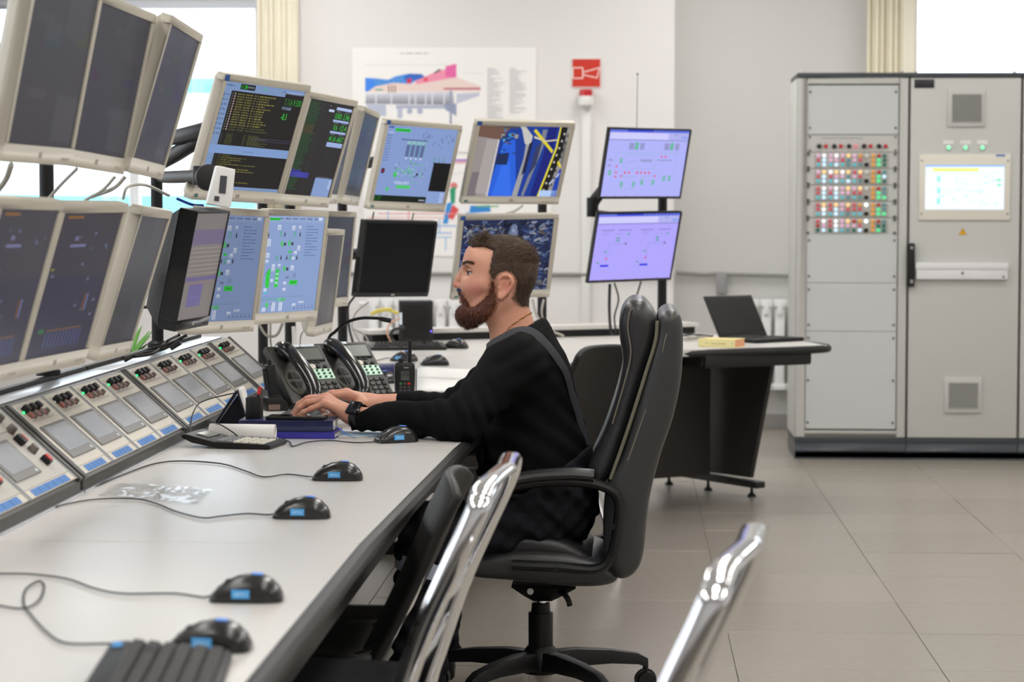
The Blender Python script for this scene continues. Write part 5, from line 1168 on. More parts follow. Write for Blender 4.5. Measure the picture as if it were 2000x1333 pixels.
cushion('back_shell', shell, YN_, YF_, .035, LEATHB, ch, o)
sm = XZ([(1284, 628), (1280, 668), (1262, 728), (1238, 805), (1215, 874), (1192, 938)], YN_)
build('piping', MB().tube(spline([(x-o[0], YN_+.018-CY, z) for x, z in sm], 6), .005, 8), SEAM, ch)
build('seam', MB().tube(spline([(x-o[0], YN_+.021-CY, z) for x, z in XZ([(1232, 600), (1226, 640), (1232, 690), (1222, 740), (1196, 830)], YN_)], 6), .0022, 6), SEAM, ch)
build('seam', MB().tube(spline([(x-o[0], YN_+.004-CY, z) for x, z in XZ([(1318, 612), (1300, 660), (1288, 720), (1262, 800), (1226, 900)], YN_)], 6), .0022, 6), SEAM, ch)
seat = sp2(XZ([(930, 1062), (990, 1045), (1060, 1048), (1110, 1060), (1150, 1085), (1150, 1105), (1060, 1098), (960, 1096), (905, 1098), (893, 1082)], YQ)); cushion('seat_cushion', seat, YN_+.03, YF_-.03, .03, LEATH, ch, o)
sb_ = sp2(XZ([(940, 1085), (1000, 1078), (1090, 1080), (1165, 1095), (1205, 1120), (1195, 1142), (1130, 1148), (1000, 1136), (930, 1130), (890, 1118), (900, 1094)], YQ)); cushion('seat_base', sb_, YN_+.01, YF_-.01, .03, LEATHB, ch, o)
for s, yy in ((-1, YN_-.03), (1, YF_+.03)):
    ap = XZ([(905, 966), (960, 946), (1030, 928), (1110, 922), (1160, 925)], YN_-.03)
    build('armrest_pad', MB().tube(spline([(x-o[0], yy-CY, z-.006) for x, z in ap], 6), .030, 12, ry=.017, nrm=(0, 1, 0)), LEATH, ch)
    fp_ = XZ([(915, 978), (980, 956), (1060, 942), (1140, 943), (1188, 955), (1208, 978), (1206, 1030), (1194, 1085), (1165, 1112), (1090, 1108), (1000, 1104)], YN_-.03)
    build('armrest_frame', MB().tube(spline([(x-o[0], yy-CY, z) for x, z in fp_], 6), .017, 10, ry=.014, nrm=(0, 1, 0)), BLACK, ch)
    for q in ((1196, 1028), (1088, 1112)):
        x, z = XZ([q], YN_-.03)[0]; build('bolt', MB().cyl((x-o[0], yy-CY+s*.012, z), (x-o[0], yy-CY+s*.02, z), .008, n=12), BLACKM, ch)
zc = lambda py: at(1056, py, CY).z
build('mechanism', MB().loft([[(-.08, -.09, zc(1138)), (.10, -.09, zc(1140)), (.10, .09, zc(1140)), (-.08, .09, zc(1138))], [(-.045, -.05, zc(1160)), (.06, -.05, zc(1160)), (.06, .05, zc(1160)), (-.045, .05, zc(1160))], [(-.02, -.03, zc(1172)), (.03, -.03, zc(1172)), (.03, .03, zc(1172)), (-.02, .03, zc(1172))]]), BLACKM, ch, bev=.004)
build('mechanism_bolt', MB().cyl((-.025, -.092, zc(1146)), (-.025, -.075, zc(1146)), .009, n=14), STEEL, ch)
build('lever', MB().tube(spline([(.045, -.06, zc(1146)), (.065, -.08, zc(1150)), (.078, -.085, zc(1162)), (.083, -.085, zc(1174))], 5), .008, 8, ry=.005), BLACK, ch)
build('gas_spring', MB().cyl((.002, 0, zc(1182)), (.002, 0, zc(1160)), .014, n=18), CHROME, ch)
build('column_cover', MB().cyl((0, 0, zc(1292)), (0, 0, zc(1196)), .034, .034, 24).cyl((0, 0, zc(1198)), (0, 0, zc(1178)), .027, .025, 24), BLACK, ch, bev=.003)
hub = MB().lathe([(.05, .065), (.055, .08), (.05, .12), (.036, .14)], n=24); build('hub', hub, BLACK, ch)
for k in range(5):
    a = math.radians(18+72*k); d = Vector((math.cos(a), math.sin(a), 0)); s = Vector((-d.y, d.x, 0)); rings = []
    for u, z0, z1, w in ((.03, .075, .125, .03), (.10, .08, .128, .026), (.2, .082, .120, .022), (.28, .075, .106, .018), (.31, .064, .09, .016)): rings.append([d*u+s*w+Vector((0, 0, z0)), d*u-s*w+Vector((0, 0, z0)), d*u-s*w*.75+Vector((0, 0, z1)), d*u+s*w*.75+Vector((0, 0, z1))])
    leg = build('base_leg', MB().loft(rings), BLACK, ch, bev=.004)
    c = d*.305; m = MB()
    for e in (-.014, .014): m.cyl(c+s*(e-.009)+Vector((0, 0, .027)), c+s*(e+.009)+Vector((0, 0, .027)), .0268, n=20)
    build('caster', m, BLACKM, leg, bev=.003); build('caster_hood', MB().cyl(c-s*.006+Vector((0, 0, .03)), c+s*.006+Vector((0, 0, .03)), .031, n=20).cyl(c+Vector((0, 0, .04)), c+Vector((0, 0, .075)), .008, n=10), BLACK, leg, bev=.002)

# visitor chairs: chrome loop back
SEATB = mat('chair_fabric', rgb(20, 20, 22), .85, bump=.5, bscale=500, spec=.12)
def chrome_chair(far, near, z, low, rot, label):
    """far, near: ends of the top rail; low: how far the uprights run forward at seat height"""
    f, n = Vector((far.x, far.y, z)), Vector((near.x, near.y, z)); c = (f+n)/2; w = (f-n).length; d = (f-n).normalized(); fwd = Vector((-d.y, d.x, 0))
    if fwd.x > 0: fwd = -fwd
    o = Vector((c.x, c.y, 0)); t = thing('chrome_chair', label, 'chair', tuple(o)); o = o+Vector((0, 0, 0))
    def P(s, e, zz): return d*s+fwd*e+Vector((0, 0, zz))
    path = []
    h = w/2; r = .055; side = [(h, low[0], .46), (h, low[1], .66), (h, .012, z-r)]
    L = [P(h, .46, .008), P(h, .40, .008)]
    lp = spline([P(h, -.06, .02), P(h, -.02, .014), P(h, .20, .012), P(h, .42, .014), P(h, .455, .04), P(h, .44, .20), P(h, .41, .43), P(h, .38, .465), P(h, .25, .47), P(h, low[0], .47), P(h, low[0]*.86, .52), P(h, low[1], .68), P(h, .016, z-r), P(h-.012, .003, z-.018), P(h-r, 0, z), P(0, -.012, z+.004)], 7)
    full = lp+[Vector((q-2*d*q.dot(d))) for q in reversed(lp[:-1])]
    nr = []; pv = Vector((0, 0, 1))
    for i in range(len(full)):
        q = d.cross((full[min(i+1, len(full)-1)]-full[max(i-1, 0)]).normalized())
        if q.length < .3: q = fwd.copy()
        if q.dot(pv) < 0: q = -q
        pv = q.normalized(); nr.append(pv.copy())
    build('frame', MB().tube(full, .0185, 16, ry=.0105, nrm=nr), CHROME, t)
    for zz_, ee in ((.70, .085), (.60, .125)): build('back_bar', MB().tube([P(-h, ee, zz_), P(0, ee-.012, zz_), P(h, ee, zz_)], .008, 10), CHROME, t)
    build('seat', MB().prism([(low[0]-.02, .478), (.46, .478), (.47, .50), (.44, .525), (low[0]+.02, .515)], 'x', 0, .001) if False else MB().loft([[P(s, low[0], .478), P(s, .47, .482), P(s, .48, .505), P(s, .43, .528), P(s, low[0], .52)] for s in (-h+.02, -h*.5, 0, h*.5, h-.02)]), SEATB, t, bev=.006)
    return t
z = .90; chrome_chair(on(1003, 886, z), on(940, 958, z), z, (.17, .09), 0, 'chrome framed chair whose bent back rail stands beside the man')
chrome_chair(on(1482, 1024, z), on(1400, 1130, z), z, (.17, .09), 0, 'chrome framed chair standing alone in the aisle on the tiles')
SHELLB = mat('chair_shell', rgb(22, 21, 20), .5, bump=.12, bscale=300, spec=.35)
def shell_chair(c, zt, w, rot, label, lean=.22):
    t = thing('visitor_chair', label, 'chair', c, rot)          # local: faces -x, width along y
    hb = .40
    def bk(u, v): return Vector((lean*(v-1)*.62+.03*(1-math.cos(PI*(u-.5)))-.10*(1-v)**2*.4+.035*max(0, v-.8)*5*.3, w*(u-.5)*(1-.12*v**3), zt-hb*(1-v)-.03*(abs(2*u-1)**4)*v))
    ob = build('backrest', MB().grid(bk, 10, 10), SHELLB, t); sd = ob.modifiers.new('s', 'SOLIDIFY'); sd.thickness = .022; sd.offset = 0; bv = ob.modifiers.new('b', 'BEVEL'); bv.width = .008; bv.segments = 2
    def st(u, v): return Vector((-.12-.44*v-.0, (w*.98)*(u-.5)*(1-.2*v**4), .455+.02*abs(2*u-1)**2-.03*max(0, v-.7)))
    ob = build('seat', MB().grid(st, 8, 8), SHELLB, t); sd = ob.modifiers.new('s', 'SOLIDIFY'); sd.thickness = .03; sd.offset = -1; bv = ob.modifiers.new('b', 'BEVEL'); bv.width = .01; bv.segments = 2
    for s in (-1, 1):
        y = s*w*.40
        build('upright', MB().tube(spline([(-.05, y, zt-.20), (-.10, y, zt-.32), (-.17, y, .46), (-.20, y, .40)], 6), .0115, 12, ry=.008, nrm=(0, 1, 0)), CHROME, t)
        build('leg', MB().tube([(-.20, y, .41), (-.05, y*1.15, .012)], .0105, 12), CHROME, t); build('leg', MB().tube([(-.20, y, .41), (-.50, y*1.1, .40), (-.54, y*1.12, .012)], .0105, 12), CHROME, t)
        build('foot_cap', MB().cyl((-.05, y*1.15, 0), (-.05, y*1.15, .02), .014, n=12), BLACK, t); build('foot_cap', MB().cyl((-.54, y*1.12, 0), (-.54, y*1.12, .02), .014, n=12), BLACK, t)
    build('cross_bar', MB().cyl((-.20, -w*.40, .41), (-.20, w*.40, .41), .009, n=10), CHROME, t)
q = at(893, 910, 4.95); shell_chair((q.x-.005, 4.72, 0), .815, .43, 0.0, 'black shell chair with slim chrome legs pushed up to the desk edge')
q = at(1192, 672, 8.55); shell_chair((q.x-.035, 8.45, 0), .86, .40, math.radians(-38), 'black shell chair standing behind the tall leather chair', lean=.16)
# ================================================================== control cabinets
CABM = mat('cabinet_grey', rgb(194, 194, 190), .5, bump=.06, bscale=500, vary=.01); CABP = mat('cabinet_panel', rgb(198, 201, 201), .45, bump=.05, bscale=700); CABD = mat('cabinet_dark', rgb(58, 63, 68), .45); PLIN = mat('cabinet_plinth', rgb(70, 75, 82), .38, vary=.15, vscale=5)
GAPM = mat('cabinet_gasket', rgb(80, 78, 58), .7); SCRW = mat('screw_grey', rgb(96, 98, 96), .4, metal=.6)
CX, CYF, CD, CHT, CPL = .8864, 12.781, .58, 2.09, .118
def cab(i, label):
    x0 = CX+.6*i; t = thing('control_cabinet', label, 'cabinet', (x0, CYF, 0))
    build('plinth', MB().b2((.0, .004, 0), (.597, CD, CPL-.03)).b2((.0, .0, 0), (.597, .004, .008)), PLIN, t, bev=.002); build('plinth_cap', MB().b2((0, .002, CPL-.03), (.598, CD, CPL)), CABD, t, bev=.001)
    build('body', MB().b2((.002, .022, CPL), (.598, CD, CHT-.028)), CABM, t, bev=.003); build('gasket', MB().b2((.004, .016, CPL+.002), (.599, .023, CHT-.03)), GAPM, t)
    build('roof', MB().b2((0, .0, CHT-.028), (.5985, CD, CHT)), CABD, t, bev=.003)
    for x in (.035, .56): build('roof_bolt', MB().cyl((x, .03, CHT), (x, .03, CHT+.012), .008, n=10), STEEL, t)
    return t
# --- cabinet with lamp panels
t = cab(0, 'grey cabinet with rows of coloured lamp buttons')
fx0, fx1 = .052, .545; fz0, fz1 = .155, 2.03
fr = MB().b2((.004, 0, CPL+.003), (fx0, .018, CHT-.03)).b2((fx1, 0, CPL+.003), (.592, .018, CHT-.03)).b2((fx0, 0, CPL+.003), (fx1, .018, fz0)).b2((fx0, 0, fz1), (fx1, .018, CHT-.03)); build('door_frame', fr, CABM, t, bev=.002)
zz = lambda py: 2.09-(py-142)*(2.09/755.0); xx = lambda px: (px-1559.0)/365.0
def blank(py0, py1):
    o_ = build('blank_panel', MB().b2((fx0+.002, .006, zz(py1)+.001), (fx1-.002, .014, zz(py0)-.001)), CABP, t, bev=.0015, seg=1)
    ps = [py0+13, py1-13] if py1-py0 < 130 else [py0+13, (py0+py1)/2, py1-13]
    for px in (1584, 1751):
        for py in ps: build('screw', MB().cyl((xx(px), .006, zz(py)), (xx(px), .001, zz(py)), .0065, n=8), SCRW, o_)
blank(166, 262); blank(455, 551); blank(551, 646); blank(646, 838)
sp_ = build('switch_panel', MB().b2((fx0+.002, .006, zz(296)), (fx1-.002, .014, zz(263))), CABM, t, bev=.0015, seg=1)
tp = Print(.24, .012, (190, 190, 188), .12, zz(271), .0055); tp.words(.05, .3, .9, .4, (150, 148, 146), 3); tp.build('panel_title', PRINT, sp_)
for px in (1584, 1751):
    for py in (267, 293): build('screw', MB().cyl((xx(px), .006, zz(py)), (xx(px), .001, zz(py)), .006, n=8), SCRW, sp_)
for k in range(5):
    x = xx(1602+29.2*k); build('key_switch', MB().cyl((x, .006, zz(284.5)), (x, -.016, zz(284.5)), .0135, .012, 18), GLOSSB, sp_, bev=.002); x2 = xx(1615+29.2*k); build('red_switch', MB().b2((x2-.009, -.006, zz(288)), (x2+.009, .006, zz(281))), REDP if k != 2 else emis('red_lit', (.9, .25, .3, 1), .8), sp_, bev=.002)
def lamp_mat(c, st):
    n = 'lamp_%d_%d_%d' % c; return emis(n, rgb(*c), st, rgb(*[int(q*.7) for q in c]))
PK, RD, WH, LBL, TQ, OR, YO, GN, DGN, DR, GB = (236, 186, 214), (206, 84, 98), (252, 246, 250), (196, 226, 246), (98, 196, 206), (232, 160, 64), (250, 200, 130), (78, 214, 140), (22, 104, 86), (176, 44, 44), (90, 140, 146)
ROWS = [((PK, WH, PK, WH, PK, YO, PK, OR), (RD, LBL, PK, PK, RD, GB, PK, RD), (TQ, LBL, TQ, LBL, TQ, GB, TQ, GB)), ((PK, YO, WH, YO, WH, YO, RD, YO), (RD, LBL, RD, PK, PK, GB, PK, RD), (TQ, LBL, TQ, LBL, TQ, LBL, TQ, GB)), ((RD, WH, PK, WH, PK, YO, PK, YO), (RD, LBL, RD, LBL, PK, PK, RD, RD), (TQ, LBL, TQ, LBL, TQ, GB, TQ, GB)), ((RD, YO, RD, YO, PK, YO, RD, OR), (RD, WH, RD, LBL, PK, RD, RD, RD), (TQ, LBL, TQ, LBL, TQ, GB, TQ, TQ)), ((RD, WH, RD, WH, PK, YO, DR, OR), (DR, PK, RD, WH, PK, PK, PK, RD), (DGN, LBL, DGN, LBL, TQ, GB, DGN, LBL))]
ADD = [((OR, OR, OR), (DR, GN, GN), (DGN, DGN, DGN)), ((OR, OR, OR), (DR, GN, GN), (GB, LBL, DGN)), ((OR, OR, OR), (DR, GN, GN), (GB, GB, GN)), ((OR, OR, OR), (DR, GN, GN), (GB, GB, GN)), ((OR, OR, OR), (DR, DGN, GN), (GB, DGN, DGN))]
bm_ = MB().cyl((0, .006, 0), (0, -.010, 0), .0105, .0095, 12); BM = {}
def lamp(panel, x, z, c):
    st = 1.0 if c in (WH, YO, LBL, GN) else .55
    if c not in BM: o_ = build('lamp_button', bm_, lamp_mat(c, st), panel, bev=.002, seg=1); o_.location = (x, 0, z); BM[c] = o_
    else: inst(BM[c], 'lamp_button', panel, (x, 0, z))
for r in range(5):
    y0 = 297+31.9*r; pn = build('lamp_panel', MB().b2((fx0+.002, .006, zz(y0+31)), (fx1-.002, .014, zz(y0))), CABM, t, bev=.0015, seg=1)
    build('panel_bezel', MB().b2((xx(1593), .003, zz(y0+29.5)), (xx(1738), .0065, zz(y0+3))), mat('lamp_bezel', rgb(176, 176, 172), .5), pn, bev=.001, seg=1)
    for px in (1581, 1751):
        for py in (y0+3, y0+29): build('handle_screw', MB().cyl((xx(px), .006, zz(py)), (xx(px), -.004, zz(py)), .008, n=10), SCRW, pn)
    xs = [1600.5, 1612, 1625, 1636, 1648, 1659.5, 1671.5, 1683]
    for k in range(3):
        for x, c in zip(xs, ROWS[r][k]): lamp(pn, xx(x), zz(y0+6+8.8*k), c)
        for x, col in zip((1708, 1719, 1730), ADD[r]): lamp(pn, xx(x), zz(y0+6+8.8*k), col[k])
    build('white_indicator', MB().cyl((xx(1695), .006, zz(y0+6)), (xx(1695), -.006, zz(y0+6)), .009, n=12), emis('lamp_bright', (.9, 1, .95, 1), 2.2) if r > 2 else WHITEP, pn); build('black_switch', MB().b2((xx(1691), -.006, zz(y0+27)), (xx(1699), .006, zz(y0+20))), BLACK, pn, bev=.001)
# --- cabinet with the touch panel
t = cab(1, 'grey cabinet with a lit touch panel, black handle and two vents')
x2 = lambda px: (px-1777.5)/366.0
door = build('door', MB().b2((.006, 0, CPL+.003), (.592, .018, CHT-.03)), CABM, t, bev=.003)
build('name_plate', MB().b2((x2(1786), -.003, zz(172)), (x2(1825), 0, zz(155))), mat('plate_black', rgb(34, 34, 38), .35), t, bev=.001)
def vent(py0, py1):
    v = build('vent', MB().b2((x2(1851), -.012, zz(py1)), (x2(1924), 0, zz(py0))), CABM, t, bev=.004); a = x2(1860); b = x2(1917); z1 = zz(py0+11); z0 = zz(py1-9); n = 12
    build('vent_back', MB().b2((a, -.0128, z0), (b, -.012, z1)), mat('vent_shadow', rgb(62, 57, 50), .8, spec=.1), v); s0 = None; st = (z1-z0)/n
    for k in range(n):
        zc_ = z0+st*(k+.5)
        if s0 is None: s0 = build('slat', MB().b2((a-.004, -.019, -st*.22), (b+.004, -.012, st*.22)), CABM, v, bev=.001, seg=1); s0.location = (0, 0, zc_)
        else: inst(s0, 'slat', v, (0, 0, zc_))
vent(173, 247); vent(734, 804)
for k in range(3):
    px = 1854+33*k; build('name_strip', MB().b2((x2(px-10), -.003, zz(281)), (x2(px+10), 0, zz(273.5))), WHITEP, t); build('lamp_ring', MB().cyl((x2(px), 0, zz(287.5)), (x2(px), -.008, zz(287.5)), .015, n=18), STEEL, t, bev=.001); build('green_lamp', MB().ell((x2(px), -.008, zz(287.5)), (.0115, .008, .0115), 14, 8), emis('lamp_green', (.25, 1, .5, 1), 1.3), t)
pn = build('touch_panel_frame', MB().b2((x2(1797), -.012, zz(428)), (x2(1975), 0, zz(300))), mat('panel_cream', rgb(222, 218, 206), .45), t, bev=.004); w = x2(1963)-x2(1809); h = zz(321.5)-zz(407.5)
p = Print(w, h, (236, 246, 255), x2(1809), zz(407.5), -.0125); p.rect(0, .965, 1, 1, (130, 180, 250)); p.rect(.09, .86, .68, .935, (232, 238, 120)); p.rect(0, .82, 1, .832, (196, 220, 246)); r = random.Random(2)
for k in range(60): u = r.uniform(.08, .9); v = r.uniform(.06, .78); p.rect(u, v, u+r.uniform(.01, .08), v+r.uniform(.008, .03), r.choice(((196, 244, 232), (206, 236, 250), (180, 240, 216), (214, 226, 240))))
for v in (.64, .53): p.rect(.91, v, .96, v+.05, (120, 236, 170))
for v in (.62, .36, .12): p.rect(.15, v, .19, v+.14, (150, 232, 224))
p.build('touch_screen', attr_mat('screen_bright', emit=1.15, rough=.3), pn); build('logo_plate', MB().b2((x2(1946), -.0135, zz(304.5)), (x2(1964), -.012, zz(301))), mat('logo_blue', rgb(60, 110, 180), .4), pn)
for px, py in ((1802, 313), (1970, 313), (1802, 416), (1970, 416)): build('screw', MB().cyl((x2(px), -.012, zz(py)), (x2(px), -.014, zz(py)), .005, n=8), SCRW, pn)
p = Print(.046, .040, (0, 0, 0), x2(1884)-.023, zz(457), -.0008); p.v = []; p.f = []; p.c = []; p.poly([(0, 0), (1, 0), (.5, 1)], (60, 50, 20)); p.poly([(.06, .04), (.94, .04), (.5, .92)], (232, 178, 40)); p.poly([(.52, .72), (.40, .38), (.50, .40), (.44, .12), (.62, .48), (.52, .46)], (50, 40, 16)); tg = p.build('warning_triangle', PRINT, t); tg.location = (0, 0, 0)
hd = build('door_handle', MB().b2((x2(1776.5), -.035, zz(558)), (x2(1789.5), 0, zz(473))), BLACK, t, bev=.008, seg=3); build('lock', MB().cyl((x2(1783), -.035, zz(482)), (x2(1783), -.039, zz(482)), .008, n=12), STEEL, hd); build('lock', MB().b2((x2(1781), -.038, zz(551)), (x2(1786), -.035, zz(544))), STEEL, hd)
pk = build('document_tray', MB().b2((x2(1793), -.03, zz(543)), (x2(1971), 0, zz(522))).b2((x2(1791), -.036, zz(523)), (x2(1972), 0, zz(511))), mat('tray_white', rgb(224, 224, 226), .4), t, bev=.002); build('tray_lock', MB().cyl((x2(1883), -.03, zz(531)), (x2(1883), -.034, zz(531)), .007, n=12), SCRW, pk); build('tray_rivet', MB().cyl((x2(1963), -.03, zz(538)), (x2(1963), -.034, zz(538)), .006, n=12), SCRW, pk)
t = cab(2, 'grey cabinet at the edge of the row next to the touch panel cabinet'); build('door', MB().b2((.006, 0, CPL+.003), (.592, .018, CHT-.03)), CABM, t, bev=.003); build('door_handle', MB().b2((.54, -.03, .95), (.575, 0, 1.18)), BLACK, t, bev=.008)
build('side_panel', MB().b2((-.004, .03, CPL), (.0015, CD-.01, CHT-.03)), CABM, bpy.data.objects['control_cabinet'], bev=.001)
# ================================================================== the seated man
MY = 6.42; SCL = F_PX/MY
def mp_(px, py, Y=MY): q = at(px, py, Y); return (q.x, q.y, q.z)
PO = (mp_(1060, 1000)[0], MY, 0.0)
man = thing('person', 'bearded man in a black long-sleeved top and dark overalls typing at the desk', 'person', PO)

# ---- head, in head space: x to the back (picture right), z up, centre at picture point 970, 545
HC = mp_(970, 545)
def hp(px, py, y=0.0): return ((px-970)/SCL, y, (545-py)/SCL)
u_ = 1/SCL
def face0(X, Y, Z):
    A = np.abs(Y)
    d = elli(X, Y, Z, hp(979, 523), (67*u_, .0765, 58*u_))
    d = smin(d, elli(X, Y, Z, hp(1000, 540), (44*u_, .070, 46*u_)), .03)
    d = smin(d, elli(X, Y, Z, hp(943, 553), (42*u_, .0575, 62*u_)), .03)
    d = smin(d, elli(X, Y, Z, hp(936, 505), (29*u_, .058, 33*u_)), .02)
    d = smin(d, caps(X, A, Z, hp(918, 560, .030), hp(945, 556, .055), .015, .012), .03)          # cheekbones
    d = smin(d, caps(X, A, Z, hp(985, 585, .055), hp(950, 606, .043), .018, .018), .03)          # jaw
    d = smin(d, caps(X, A, Z, hp(950, 606, .043), hp(914, 616, .012), .018, .020), .03)
    return d
def head(X, Y, Z):
    A = np.abs(Y); d = face0(X, Y, Z)
    d = smin(d, caps(X, A, Z, hp(915, 516, .012), hp(922, 516, .036), .0105, .009), .014)        # brow
    d = smin(d, caps(X, A, Z, hp(906, 582, 0), hp(911, 582, .022), .011, .008), .016)            # mouth mound
    d = smax(d, -elli(X, A, Z, hp(911, 531, .040), (.0215, .0170, .0125)), .012)                   # sockets
    d = smin(d, caps(X, Y, Z, hp(908.5, 521), hp(895.5, 544), .0082, .0092), .010)                   # nose
    d = smin(d, caps(X, Y, Z, hp(896, 545), hp(891, 556), .0085, .0100), .006)
    d = smin(d, caps(X, A, Z, hp(897, 559.5, .007), hp(904, 559.5, .0125), .0078, .0085), .005)
    d = smax(d, -caps(X, A, Z, hp(894, 566, .0055), hp(899, 565, .0075), .0030, .0030), .004)    # nostrils
    d = smin(d, caps(X, A, Z, hp(899.5, 580.5, 0), hp(906, 583.5, .021), .0052, .0032), .005)    # lips
    d = smin(d, caps(X, A, Z, hp(900.5, 588.5, 0), hp(906.5, 586.5, .019), .0062, .0035), .005)
    d = smax(d, -caps(X, A, Z, hp(897, 584.6, 0), hp(905, 585.5, .022), .0014, .0010), .003)
    d = smin(d, elli(X, A, Z, hp(923, 532.0, .0345), (.0142, .0142, .0142)), .004)                # lids
    d = smax(d, -elli(X, A, Z, hp(912.5, 532.6, .0400), (.0215, .0160, .0042)), .002)
    # ears: rim, lobe, bowl
    ear = [(978, 552, .074), (979, 543, .079), (986, 537, .083), (996, 536.5, .088), (1003, 542, .092), (1005, 551, .092), (1000, 563, .089), (992, 573, .085), (984, 580, .081), (979, 578, .077), (977.5, 570, .074)]
    e = None
    for p, q in zip(ear, ear[1:]):
        c_ = caps(X, A, Z, hp(*p), hp(*q), .0048, .0048); e = c_ if e is None else np.minimum(e, c_)
    e = smin(e, elli(X, A, Z, hp(982, 577, .078), (.0085, .0045, .0085)), .005)
    e = smin(e, caps(X, A, Z, hp(999, 547, .086), hp(990, 570, .080), .0035, .0035), .005)
    e = smin(e, elli(X, A, Z, hp(990, 558, .0775), (.0165, .0050, .0260)), .006)
    e = smin(e, elli(X, A, Z, hp(978, 561, .0765), (.0045, .0045, .0065)), .004)
    e = smax(e, -elli(X, A, Z, hp(987, 560, .087), (.0090, .0080, .0135)), .004)
    d = smin(d, e, .007)
    # neck
    d = smin(d, caps(X, Y, Z, hp(985, 590), hp(1008, 668), .0605, .0640, 1.0), .03)
    d = smin(d, elli(X, Y, Z, hp(1014, 690), (.075, .085, .05)), .04)
    return d
HP, HF = surf(head, (-.135, -.155, -.205), (.15, .155, .125), .0021)
def inpoly(px, py, poly):
    r = np.zeros(px.shape, bool); n = len(poly)
    for i in range(n):
        (x1, y1), (x2, y2) = poly[i], poly[(i+1) % n]
        c_ = ((y1 > py) != (y2 > py)) & (px < (x2-x1)*(py-y1)/((y2-y1) if y2 != y1 else 1e-9)+x1); r ^= c_
    return r
HAIRP = [(905, 478), (925, 484), (948, 483), (966, 490), (960, 512), (957, 532), (961, 548), (970, 546), (977, 535), (990, 529), (1003, 534), (1011, 548), (1008, 566), (1000, 580), (1008, 592), (1020, 600), (1045, 600), (1070, 560), (1070, 430), (890, 430)]
BEARDP = [(960, 544), (969, 547), (975, 572), (977, 590), (968, 606), (950, 624), (934, 640), (905, 648), (880, 625), (885, 600), (896, 594), (903, 592), (904, 588), (900, 579), (885, 579), (885, 569), (897, 567), (905, 570), (912, 582), (916, 597), (928, 597), (942, 587), (953, 572), (959, 558)]
pxh = 970+HP[:, 0]*SCL; pyh = 545-HP[:, 2]*SCL
skin = np.array(rgb(208, 152, 128)); cols = np.tile(skin, (len(HP), 1))
def blend(w, c): 
    global cols
    w = np.clip(w, 0, 1)[:, None]; cols = cols*(1-w)+np.array(rgb(*c))[None]*w
def gb(px, py, r, ya=None): return np.exp(-(((pxh-px)**2+(pyh-py)**2)/(r*r)))
front = np.abs(HP[:, 1])
blend(.55*gb(930, 565, 16), (206, 126, 116)); blend(.6*gb(888, 557, 9), (206, 128, 112)); blend(.45*gb(992, 557, 18)*(front > .07), (212, 128, 110)); blend(.3*gb(940, 495, 18), (226, 176, 150))
blend(.85*np.exp(-(((pxh-899)/7)**2+((pyh-584.5)/4.6)**2)), (184, 104, 100)); blend(.35*gb(915, 533, 7), (186, 124, 108))
blend(.85*np.clip(.25-poly_sdf(HAIRP)(pxh, pyh)/9, 0, 1), (72, 54, 42)); blend(.6*np.clip(.35-poly_sdf(BEARDP)(pxh, pyh)/6, 0, 1)*(pxh < 985), (120, 68, 46)); blend(.25*((pyh > 600)*(pxh > 940)), (212, 150, 118))
SKIN = attr_mat('skin', rough=.48, spec=.4, sss=.12, bump=.12, bscale=420)

# ---- hands and the rest of the body
def fing(X, Y, Z, pts, r):
    d = None
    for i, (p, q) in enumerate(zip(pts, pts[1:])):
        c_ = caps(X, Y, Z, p, q, r[i], r[i+1]); d = c_ if d is None else smin(d, c_, .004)
    return d
LH = [  # left hand: each finger knuckle, middle joint, end joint, tip
 [(634, 789, 6.222), (607, 799, 6.214), (592, 806, 6.212), (580, 815, 6.212)],
 [(632, 782, 6.242), (600, 787, 6.238), (585, 797, 6.236), (574, 812, 6.236)],
 [(634, 777, 6.266), (600, 780, 6.264), (584, 790, 6.262), (573, 808, 6.262)],
 [(638, 776, 6.290), (606, 778, 6.292), (590, 788, 6.292), (579, 806, 6.292)]]
LT = [(672, 806, 6.285), (652, 812, 6.312), (634, 816, 6.322), (622, 818, 6.325)]
RH = [
 [(672, 772, 6.55), (646, 775, 6.55), (634, 786, 6.55), (628, 803, 6.55)],
 [(675, 768, 6.527), (646, 769, 6.525), (632, 780, 6.524), (624, 799, 6.522)],
 [(677, 767, 6.502), (648, 768, 6.498), (634, 778, 6.496), (626, 798, 6.494)],
 [(680, 770, 6.478), (653, 772, 6.474), (640, 783, 6.472), (633, 801, 6.470)]]
RT = [(708, 789, 6.49), (692, 801, 6.468), (676, 806, 6.455), (664, 808, 6.450)]
